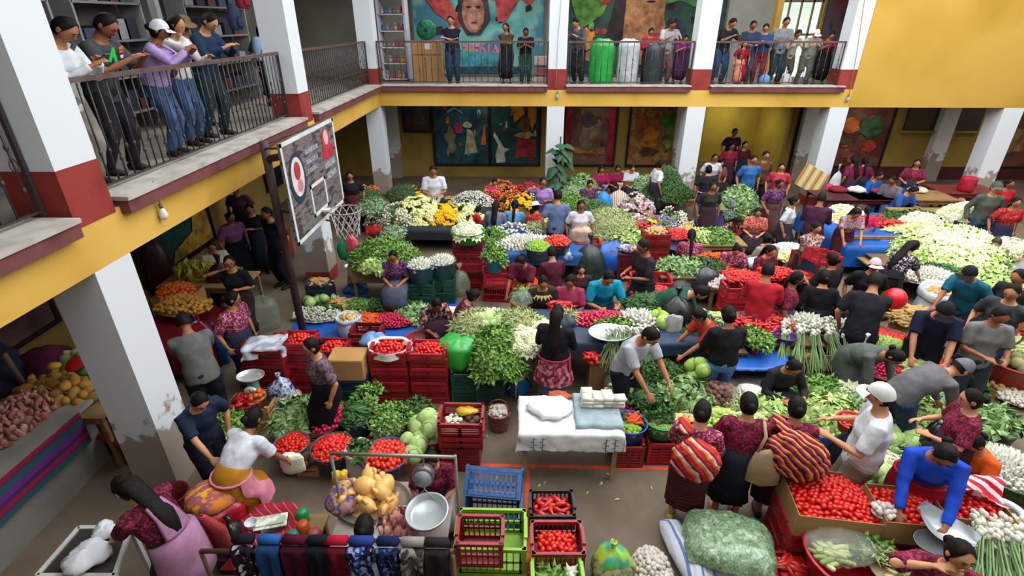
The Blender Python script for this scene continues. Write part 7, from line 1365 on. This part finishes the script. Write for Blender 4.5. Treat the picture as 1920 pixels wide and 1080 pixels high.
for i,(px,c0,nm,mt) in enumerate(TXc):
    x=at(px,1030,1.12).x; m=MB(); w=.165+.012*(i%3)
    def fn(u,v,w=w,i=i):
        s=(v-.5)*2; L=.62 if s<0 else .5; r_=.035+.008*(i%2)
        if abs(s)<.18: a_=s/.18*PI/2; y=math.sin(a_)*r_; z=math.cos(a_)*r_
        else: y=math.copysign(r_+.015*math.sin(u*9+i),s); z=-(abs(s)-.18)/.82*L
        return V(((u-.5)*w*(1+.12*min(0,z))+.006*math.sin(z*16+i),y+.012*math.sin(u*16+i)*(1 if s<0 else 0)*min(1,abs(z)*4),z))
    m.grid(fn,16,40); me=m.mesh('draped_textile',[mt],True); link('draped_textile',me,loc=(x,a.y,1.125),label=nm+' draped over the textile rack',cat='cloth')
    m=MB(); m.sweep([V((-w*.46,0,0)),V((w*.46,0,0))],.04,10,(0,0,1)); me=m.mesh('rolled_cloth',[plain(c0,.8,.1,.15,8)],True); rumple(me,.006,30,i); link('rolled_cloth',me,loc=(x,a.y+.05,1.19),label='small folded cloth lying above the '+nm,cat='cloth')
# red bag and yellow bundle, basket with newspaper, cans
c=at(397,925,.72); basket((c.x,c.y,0),.24,.3,'dark basket under the red plastic, left foreground'); bag((c.x,c.y-.04,.14),.27,.24,.52,plain('#9a1420',.3,.5,.2,8,bump=.4),'red plastic sack under the yellow cloth bundle',knot=False,seed=101); m=MB(); m.lathe([(.001,-.02),(.2,0),(.25,.05),(.22,.12),(.12,.17),(.001,.18)],30,(0,0,0),.05,False,False,(1,.9)); me=m.mesh('cloth_bundle',[mixed(['#c98a2c','#d8a83c','#a84c3c','#8a5a70','#c9752c'],scale=6,kind='noise',detail=3,rough=.8,stretch=(1,2.4,1))],True); rumple(me,.022,14,2); link('cloth_bundle',me,loc=(c.x,c.y,.62),rz=.5,label='round yellow and orange woven cloth bundle on the red sack',cat='bundle')
c=at(505,960,.6); basket((c.x,c.y,0),.26,.42,'wide basket lined with red cloth, left foreground',('#4a2a24','#7a3a30','#5a3428')); m=MB(); m.lathe([(.12,.42),(.2,.46),(.28,.46),(.29,.4),(.28,.3),(.26,.24)],30,(0,0,0),.1,False,False,(1.1,.92)); me=m.mesh('lining_cloth',[woven('#a81c30','#8e1f2c','#5a3a34','#c04a4c','#7a2432',s=6,k='wd',d=1)],True); rumple(me,.02,12,3); link('lining_cloth',me,loc=(c.x,c.y,0),label='red striped cloth folded over the wide basket rim',cat='cloth'); tub((c.x,c.y,.34),.2,.06,'#3a2c28','dark food tray inside the wide basket',.9,'tray')
o=part('newspaper',B(((0,0,0),(.3,.14,.012)),((0,.01,.012),(.27,.1,.01))),mixed(['#c8c8bc','#d4d4c8','#9aa890'],scale=14,kind='noise'),None,label='folded newspaper lying across the wide basket',cat='newspaper',loc=(c.x-.0,c.y-.02,.49)); o.rotation_euler=(.15,0,.25); tub((c.x-.17,c.y-.06,.47),.055,.05,'#c4ccd4','white cup beside the newspaper',.8,'cup')
for i,(px,py,cl,lb) in enumerate([(566,962,'#1f8a4c','green topped can right of the wide basket'),(568,985,'#c0561c','orange tin below the green topped can'),(548,1004,'#2c7a5c','green plastic pot at the foot of the wide basket'),(590,1000,'#b05a5c','pink jar beside the green plastic pot')]):
    c=at(px,py,.5); m=MB(); m.lathe([(.055,0),(.06,.02),(.06,.12),(.05,.13),(.05,.15),(.001,.15)],18); part('jar',m,plain(cl,.4,.4,.1,8),None,True,label=lb,cat='jar',loc=(c.x,c.y,.38))
c=at(570,990,.38); table((c.x+.02,c.y),.34,.34,.38,'small low table of jars beside the wide basket')
c=at(432,990,.5); bag((c.x,c.y,.2),.12,.1,.34,plain('#1a2420',.25,.6,.2,8,bump=.4),'black plastic bag between the red sack and the basket',seed=103); part('wooden_box',B(((0,0,.1),(.3,.26,.2))),plain('#3a2c24'),None,label='low dark box under the black plastic bag',cat='box',loc=(c.x,c.y,0))
q=at(420,1060,.9); m=MB(); m.poly([(0,0,0),(.12,0,.0),(.12,0,.14)],(0,1,0),.01); part('red_pennant',m,plain('#b01a24'),None,label='red plastic corner at the bottom edge beside the dotted cloth',cat='plastic',loc=(q.x-.05,q.y,q.z-.06))
# near table of the lavender apron woman
a=at(150,1000,.78); e=empty('glass_table',(0,0,0),'white framed table with glass at the bottom left corner','table'); p0=at(70,1080,.78);p1=at(148,990,.78);p2=at(245,990,.78);p3=at(215,1080,.78)
m=MB()
for u,v in ((p0,p1),(p1,p2),(p2,p3),(p3,p0)): m.beam(u,v,.035,.03)
part('frame',m,plain('#b8b8b4',.4,.4,.06),e); m=MB(); m.poly([p0,p1,p2,p3],(0,0,-1),.008); part('glass_top',m,plain('#3a3632',.1,.6,.1,3),e)
for u in (p0,p1,p2,p3): m=MB(); m.beam((u.x,u.y,0),(u.x,u.y,.78),.035); part('leg',m,plain('#b8b8b4',.4,.4,.06),e)
c=at(165,1045,.82); bag((c.x,c.y,.79),.16,.16,.12,plain('#d0d4d8',.5,.4,.05,7,bump=.4),'white plastic bag lying on the glass table',knot=False,seed=104); c=at(200,1000,.82); bag((c.x-.02,c.y,.79),.1,.1,.1,plain('#cdd2d6',.5,.4,.05,7,bump=.3),'second white plastic bag behind the first on the glass table',knot=False,seed=105)
c=at(318,925,.4); basket((c.x,c.y,.0),.17,.38,'red basket with thin hoop handle behind the lavender apron woman',('#6a1c24','#8a2c30','#4a161c')); tub((at(300,1000,.4).x,at(300,1000,.4).y,0),.16,.4,'#9a4a28','orange tub hidden behind the leaning woman',.85) if False else None
# ---------- meat counter and fruit under the left arcade
e=empty('stone_counter',(0,0,0),'grey concrete counter under the left arcade','counter'); part('counter_body',B(BX(-7.1,-5.05,1.0,4.75,0,.82)),plain('#7d7a74',.8,.2,.1,2),e); part('counter_top',B(BX(-7.1,-5.0,.95,4.8,.82,.87)),plain('#8e8c86',.6,.3,.1,3),e)
c=at(60,770,.9); pile('meat_cut',(c.x-.1,c.y-.1,.88),.34,.8,.12,'on the stone counter under the arcade'); 
m=MB(); m.grid(lambda u,v:V((.03+.01*math.sin(u*9),(u-.5)*1.9,-.42*v)),20,8); part('striped_cloth',m,woven('#3a2a5a','#6a2a6a','#4a3a7a','#1d5a48','#5a2a5a','#8a2434',s=1.15,k='wz',d=0),None,True,label='purple, green and red striped cloth hanging down the counter front',cat='cloth',loc=(-5.0,3.6,.885))
c=at(175,800,.62); crate((c.x-.0,c.y+.12,.2),CRED3,'dark red crate tilted on its side beside the near pillar',(.56,.4,.3),0,'slits',R=Matrix.Rotation(-.35,3,'Z')@Matrix.Rotation(-1.1,3,'X')); stackp=None
crate((c.x,c.y+.6,0),CRED3,'dark red crate on the floor under the fruit stall',(.56,.4,.3),.1)
c=at(115,715,.95); table((c.x,c.y+.1),1.5,1.1,.78,'wooden fruit table beside the near pillar'); pile('pineapple',(c.x-.05,c.y,.8),.6,.45,.2,'on the fruit table beside the near pillar'); pile('melon',(c.x+.1,c.y+.3,.86),.5,.25,.24,'at the back of the fruit table beside the near pillar'); 
q=at(140,682,1.25); m=MB(); m.lathe([(.001,-.1),(.07,-.08),(.11,0)],18,(0,0,0),0,False); o=part('watermelon_half',m,plain('#2c5a2c'),None,True,label='cut half watermelon showing red flesh on the fruit heap',cat='watermelon',loc=q); o.rotation_euler=(.4,0,0); m=MB(); m.lathe([(.11,-.004),(.1,.002),(.001,.004)],18,(0,0,0),0,False); part('flesh',m,plain('#a81c20',.4,.4,.1),o,True)
q=at(102,686,1.22); m=MB(); m.ell((0,0,0),(.08,.06,.04),10,6); part('papaya_half',m,plain('#c0982c'),None,True,label='yellow cut fruit beside the half watermelon',cat='fruit',loc=q)
part('wooden_pole',MB().tube([(-5.3,4.9,1.15),(-5.6,4.5,1.9)],.03,8) if False else MB().tube([at(50,730,.9),at(8,665,1.5)],.03,8),plain('#6a5a4c'),None,True,label='grey wooden pole leaning over the meat counter',cat='pole')
bag((-5.9,5.3,.8),.35,.3,.4,plain('#4a1a34',.8,.1,.2),'dark wine cloth bundle behind the meat counter',knot=False,seed=106); bag((-6.2,4.9,.9),.3,.3,.5,plain('#23263a',.8,.1,.2),'navy bundle behind the meat counter',knot=False,seed=107)
# fruit stall mid arcade
c=at(345,600,.8); table((c.x-.1,c.y+.1),1.3,1.2,.62,'fruit stall table in the shaded arcade','#4a1c20',0,'#4a1c20'); cloth((c.x-.1,c.y+.1,.63),1.32,1.22,.45,plain('#6a1420',.8,.1,.2,6),'dark red cloth hung around the arcade fruit stall')
PL('orange',332,548,.9,.28,.24,.14,'on the arcade fruit stall'); PL('mango',345,575,.85,.42,.26,.16,'on the arcade fruit stall, below the oranges'); c=at(335,555,.75); carton((c.x,c.y,.62),.6,.5,.2,'carton under the oranges in the arcade',flaps=False)
c=at(385,520,.8); table((c.x+.0,c.y+.1),1.5,.7,.72,'banana table in the shaded arcade'); PL('banana_bunch',390,512,.76,.6,.26,.1,'on the banana table in the arcade'); PL('banana_bunch',360,508,.76,.3,.2,.1,'at the left end of the banana table')
for i,(px,py,z,rx,h,col,lb) in enumerate([(383,640,.3,.2,.6,'#8e1424','red plastic bag hanging at the arcade fruit stall'),(375,625,.5,.14,.4,'#8a98b8','blue and white packet hanging at the arcade fruit stall'),(411,652,.2,.13,.55,'#1f5fa8','bright blue carrier bag held by the woman in floral huipil'),(290,500,.0,.34,1.25,'#3a141c','dark wine sacks stacked on the arcade stall'),(420,530,.3,.3,.7,'#3f0f18','dark red sack beside the bananas')]):
    c=at(px,py,z+h/2); bag((c.x,c.y,z),rx,rx*.6,h,plain(col,.4,.4,.15,8,bump=.3),lb,seed=110+i)
c=at(490,585,.3); bag((c.x,c.y,0),.28,.24,.55,film('#8a9a8a',.7),'clear sack of dark greens on the floor by the hoop post',knot=False,seed=120)
for i,(px,py,h) in enumerate([(500,470,.8),(520,455,.9),(505,440,.9)]): c=at(px,py,h/2); bag((c.x,c.y,0),.3,.26,h,plain(['#6a1a20','#7a241c','#2a1a20'][i],.5,.4,.2,8,bump=.3),['crimson','rust red','black'][i]+' sack stacked under the left gallery behind the hoop post',knot=False,seed=121+i)
c=at(512,425,.9); tub((c.x,c.y,.85),.2,.12,'#a0702c','ochre basin on the sacks behind the hoop post')
# ---------- basketball hoop
e=empty('basketball_hoop',(-3.62,7.55,0),'basketball hoop with weathered board on a brown steel post','hoop'); br=plain('#4a3636',.6,.3,.25,6)
pb=at(572,640,0); pt=atx(487,250,pb.x) ; m=MB(); m.tube([(0,0,0),(0,0,3.3)],.06,12); e.location=(pb.x,pb.y,0); part('post',m,br,e,True)
bx=-3.0; Q=[atx(522,265,bx),atx(618,225,bx),atx(648,385,bx),atx(553,452,bx)]
Q0=V(((Q[0]+Q[3])/2).to_tuple()); y0=(Q[0].y+Q[3].y)/2; y1=(Q[1].y+Q[2].y)/2; zT=(Q[0].z+Q[1].z)/2; zB=(Q[2].z+Q[3].z)/2
bd=empty('tmp',(0,0,0)); bpy.data.objects.remove(bd)
E0=e; L=lambda x,y,z:(x-e.location.x,y-e.location.y,z)
H_b=zT-zB; Wd=y1-y0
bm_=mixed(['#4a4448','#5f585a','#6f6a68','#3f3438'],scale=3,kind='noise',detail=6,rough=.6,stretch=(1,1,4))
m=MB(); m.box(L(bx,(y0+y1)/2,(zT+zB)/2),(.03,Wd,H_b)); board_o=part('backboard',m,bm_,e)
wm=plain('#c4c8c8',.6,.3,.08,6); fx=bx+.018
def strip(ya,za,yb,zb,nm='board_line',mt=wm,th=.004): m=MB(); m.box(L(fx,(ya+yb)/2,(za+zb)/2),(th,abs(yb-ya),abs(zb-za))); part(nm,m,mt,board_o)
t=.055
strip(y0,zT-t,y1,zT);strip(y0,zB,y1,zB+t);strip(y0,zB,y0+t,zT);strip(y1-t,zB,y1,zT)
ym=(y0+y1)/2; a0,a1,b0,b1=ym-.3,ym+.3,zB+.16,zB+.16+.46; strip(a0,b0,a0+.05,b1);strip(a1-.05,b0,a1,b1);strip(a0,b1-.05,a1,b1);strip(a0,b0,a1,b0+.05)
def disc(yc,zc,ry,rz,mt,nm,dx): m=MB(); m.poly([L(fx+dx,yc+ry*math.cos(2*PI*i/22),zc+rz*math.sin(2*PI*i/22)) for i in range(22)],(1,0,0),.003); part(nm,m,mt,board_o)
disc(y0+.36,zT-.52,.26,.33,plain('#2a3148'),'club_emblem',.002); disc(y0+.36,zT-.5,.2,.26,plain('#c9c4c4'),'club_emblem',.005); disc(y0+.36,zT-.42,.1,.12,plain('#a8323c'),'club_emblem',.008); disc(y0+.38,zT-.62,.09,.08,plain('#c07a80'),'club_emblem',.008)
disc(y1-.42,zT-.26,.17,.17,plain('#a83c44'),'red_emblem',.002); disc(y1-.42,zT-.22,.09,.11,plain('#c9a8a0'),'red_emblem',.005); strip(y1-.62,zT-.52,y1-.16,zT-.36,'red_banner',plain('#a82434'))
for i in range(3): strip(y0+.72,zT-.3-.13*i,y0+1.22-.06*i,zT-.235-.13*i,'worn_lettering',plain('#8e8e98',.7,.2,.4,30))
for i in range(2): strip(y1-.6,zT-.66-.16*i,y1-.16,zT-.57-.16*i,'worn_lettering',plain('#9a9a9a',.7,.2,.4,30))
m=MB(); m.tube([(0,0,3.05),L(bx-.02,ym-.3,zT-.25)],.05,10); part('arm',m,br,e,True); m=MB(); m.tube([(0,0,3.25),L(bx-.02,y1-.05,zT-.02)],.014,6); part('brace',m,br,e); m=MB(); m.tube([(0,0,3.2),L(bx-.02,y0+.05,zT-.06)],.014,6); part('brace',m,br,e); m=MB(); m.tube([(0,0,2.3),L(bx-.02,ym,zB+.1)],.035,8); part('lower_arm',m,br,e)
rc=V(L(bx+.36,ym,zB+.18)); hm=plain('#8a8480',.4,.5,.1); m=MB(); m.tube([rc+V((.23*math.cos(a),.23*math.sin(a),0)) for a in [2*PI*i/28 for i in range(29)]],.011,6,False); part('rim',m,hm,e,True); m=MB(); m.beam(rc-V((.23,0,0)),rc-V((.35,0,.0)),.12,.03); part('rim_bracket',m,plain('#c8c0b8'),e)
m=MB(); n=12
for s in(0,1):
    for i in range(n):
        pts=[]
        for k in range(5):
            a=2*PI*(i+(.5*k if s else -.5*k))/n; r_=.23-.028*k+.003*k*k; pts.append(rc+V((r_*math.cos(a),r_*math.sin(a),-.1*k)))
        m.tube(pts,.006,4,False)
part('net',m,plain('#c4c4c4',.8,.1,.1),e,kind='stuff')
# ---------- lamps on the beams
for px,py,ax,lb in [(305,398,'x','bare white bulb hanging on the left yellow beam'),(1045,180,'y','small round lamp on the back beam under the second pillar'),(1590,185,'y','small grey lamp at the lower end of the wall conduit')]:
    q=atx(px,py,-3.85) if ax=='x' else aty(px,py,14.85); e=empty('bulb',q,lb,'lamp'); m=MB(); m.lathe([(.001,-.09),(.035,-.07),(.045,-.03),(.03,.02),(.018,.05)],14); part('glass_bulb',m,plain('#d8d8d0' if ax=='x' else '#9a9a98',.3,.5,.05),e,True); m=MB(); m.lathe([(.02,.04),(.022,.09),(.01,.1)],10,(0,0,0),0,True,True); part('socket',m,plain('#6a6660'),e,True); m=MB(); m.tube([(0,0,.1),(0,.02 if ax=='y' else 0,.34)],.004,4); part('cord',m,plain('#4a4640'),e)
m=MB(); a=aty(1621,0,14.87); b=aty(1592,180,14.87); m.tube([a+V((0,0,.9)),a,a.lerp(b,.5)+V((.02,0,0)),b],.008,5); part('wall_conduit',m,plain('#8a742c'),None,label='thin cable running down the edge of the yellow wall',cat='cable')
m=MB(); a=aty(1052,0,14.87); b=aty(1042,165,14.87); m.tube([a,a.lerp(b,.4)+V((-.02,0,0)),b],.006,5); part('pillar_cable',m,plain('#8a8a88'),None,label='thin cable running down the second upstairs pillar',cat='cable')
# ---------- upper back gallery goods
Yw=17.6
def shelf(x0,x1,z0,z1,y0,y1,n,label,col='#c4c0cc'):
    e=empty('shelf',(0,0,0),label,'shelf')
    for x in (x0,x1): part('side_panel',B(BX(x-.03,x+.03,y0,y1,z0,z1)),plain(col,.6,.3,.05,5),e)
    for i in range(n+1): z=z0+(z1-z0)*i/n; part('board',B(BX(x0,x1,y0,y1,z,z+.03)),plain(col,.6,.3,.05,5),e)
    return e
shelf(-4.15,-3.4,3.25,5.8,16.6,17.1,6,'white toy shelf in the first bay of the back gallery'); r=rnd(77); TC_=['#b8a0a0','#c9a83c','#8a9a9a','#b05a5a','#c4b4ac','#7a8a6a','#9a6a8a','#5a7aa8']
for i in range(6):
    for k in range(6):
        z=3.28+(2.55/6)*i; m=MB(); s=r.uniform(.055,.075); m.ell((0,0,s),(s,s*.8,s),8,6); m.ell((0,-.01,s*2.3),(s*.6,s*.6,s*.6),8,6); 
        for q in(-1,1): m.ell((q*s*.4,0,s*2.85),(s*.2,s*.15,s*.22),6,4)
        part('soft_toy',m,plain(TC_[(i*5+k*3)%8],.8,.1,.15,9),None,True,label='small plush toy on the white shelf upstairs',cat='toy',group='plush toys on the upstairs shelf',loc=(-4.06+.116*k,16.78,z))
c=aty(803,110,16.3); e=empty('cardboard_box',(c.x,16.3,ZF),'tall brown carton with a white label in the back gallery','box'); cm=plain('#a07a50',.8,.2,.06,4); part('box_wall',B(((0,0,.55),(.82,.5,1.1))),cm,e); part('tape_strip',B(((0,-.253,.74),(.82,.004,.03)),((-.12,-.253,.55),(.03,.004,1.1))),plain('#7a5838'),e); part('paper_label',B(((.05,-.255,.95),(.2,.004,.15))),plain('#c4bcbc'),e)
m=MB(); m.sweep([V((0,-.12,0)),V((0,.12,0))],.26,24,(1,0,0),True,.0); q=aty(803,48,16.3); o=part('hose_coil',m,mixed(['#1d6a4c','#2c7a5a','#18553e'],scale=12,kind='noise'),None,True,label='round green roll standing on the tall brown carton',cat='roll',loc=(c.x,16.3,ZF+1.36)); m=MB(); m.ell((0,-.13,0),(.05,.02,.05),10,6); part('roll_core',m,plain('#10302a'),o,True)
for px,w,col,lb,hh in [(1128,.62,'#1f9a3c','bright green sack upstairs behind the railing',1.15),(1178,.56,'#b4b8bc','white sack upstairs between green and black ones',1.15),(1226,.5,'#2e3438','dark grey sack upstairs right of the white one',1.05)]:
    q=aty(px,120,15.5); bag((q.x,q.y,ZF),w/2,.22,hh,plain(col,.35,.5,.12,6,bump=.4),lb,knot=False,seed=int(px))
for px,lb in [(1015,'stack of cream and pink boxes beside the second upstairs pillar')]:
    q=aty(px,130,15.7); e=empty('box_stack',(q.x,15.7,ZF),lb,'boxes')
    for k in range(3): part('box',B(((0,0,.12+.25*k),(.4,.34,.2))),plain(['#b89a90','#8a5a58','#c4a89c'][k]),e)
for px,col,lb in [(1434,'#5a8ab0','light blue bag on the upstairs floor behind the rail'),(1474,'#b8b8b8','white and red bucket on the upstairs floor behind the rail')]:
    q=aty(px,145,15.5); bag((q.x,q.y,ZF),.14,.12,.3,plain(col,.5,.4,.1,6),lb,seed=int(px))
# ---------- upper left shop
wl=plain('#55524e',.8,.2,.15,1.5); struct('wall_shop',B(BX(-6.5,-6.4,3,14.5,ZF,6.4)),wl)
for i,(y0,y1) in enumerate([(5.2,7.4),(7.8,9.2),(10.4,12.6)]):
    e=empty('shelf',(0,0,0),['first','second','third'][i]+' metal shop shelf upstairs, counted from the near pillar','shelf'); 
    for y in (y0,y1): part('upright',B(BX(-6.35,-6.0,y-.02,y+.02,ZF,5.9)),plain('#8a8a88',.4,.5,.1,5),e)
    for k in range(5): part('board',B(BX(-6.35,-6.0,y0,y1,ZF+.3+.5*k,ZF+.33+.5*k)),plain('#7a7a7a',.5,.4,.1,5),e)
    for k in range(5):
        for j in range(5): 
            m=MB(); h_=r.uniform(.14,.3); m.box((0,0,h_/2),(.22,.26,h_)); part('packaged_goods',m,plain(['#3a3c48','#5a5a62','#8e9298','#2a2c38','#5a3034','#34465a'][(i+k*2+j)%6],.6,.3,.1,5),None,label='folded goods on the '+['first','second','third'][i]+' metal shop shelf upstairs',cat='goods',group='goods on the '+['first','second','third'][i]+' shop shelf upstairs',loc=(-6.15,y0+.25+j*(y1-y0-.4)/4.6,ZF+.335+.5*k))
for i,(y,z,col) in enumerate([(10.9,5.2,'#8e2030'),(10.5,4.85,'#2c3a5a'),(11.6,5.25,'#34507a'),(11.2,4.3,'#7a9ab8'),(11.9,4.35,'#24304c'),(12.5,4.6,'#5a3040'),(12.8,5.2,'#3a3a40')]):
    m=MB(); m.lathe([(.13,0),(.16,.05),(.165,.25),(.13,.38),(.05,.43)],14,(0,0,0),.03,True,True,(.6,1)); e=part('backpack',m,plain(col,.7,.3,.1,8),None,True,label='hanging backpack upstairs, '+['crimson, upper','dark blue, lower left','blue, upper right','light blue, lower','navy, lower right','plum, far right','charcoal, far upper right'][i],cat='backpack',loc=(-5.2,y,z-.2)); m=MB(); m.lathe([(.08,0),(.1,.03),(.1,.14),(.05,.18)],12,(0,0,0),0,True,True,(.5,1)); part('front_pocket',m,plain(col,.7,.3,.2,8),e,True,loc=(.09,0,.05))
m=MB(); m.tube([(-5.2,10.1,5.6),(-5.2,13.2,5.6)],.02); m.tube([(-5.2,10.2,5.6),(-5.2,10.2,6.4)],.015); m.tube([(-5.2,13.1,5.6),(-5.2,13.1,6.4)],.015); part('hanging_rail',m,plain('#7a7a78',.4,.5),None,label='steel rail carrying the hanging backpacks upstairs',cat='rail')
struct('post_shop',B(BX(-5.3,-5.2,8.3,8.4,ZF,6.4)),plain('#8a8c88',.4,.5,.1,5)); struct('post_shop',B(BX(-5.6,-5.5,6.3,6.4,ZF,6.4)),plain('#6a6660',.5,.5,.1,5))
r=rnd(55); lm=mixed(['#6f8a3c','#9aa85a','#c8c4b0'],kind='object',rough=.7)
m=MB(); leaf(m,V((0,0,.004)),V((1,0,.02)),.07,.03,bend=.05); lme=m.mesh('leaf_scrap',lm,False)
for i in range(22): q=at(r.choice([r.uniform(900,1250),r.uniform(1000,1440)]),r.uniform(900,960) if i%2 else r.uniform(760,900),0); link('leaf_scrap',lme,loc=(q.x if q.x>.6 or q.y<4.6 else q.x-.3,q.y,.003),rz=r.uniform(0,6),label='trodden scrap of leaf on the aisle floor',cat='scrap',group='leaf scraps on the aisle floor')
emit_piles()
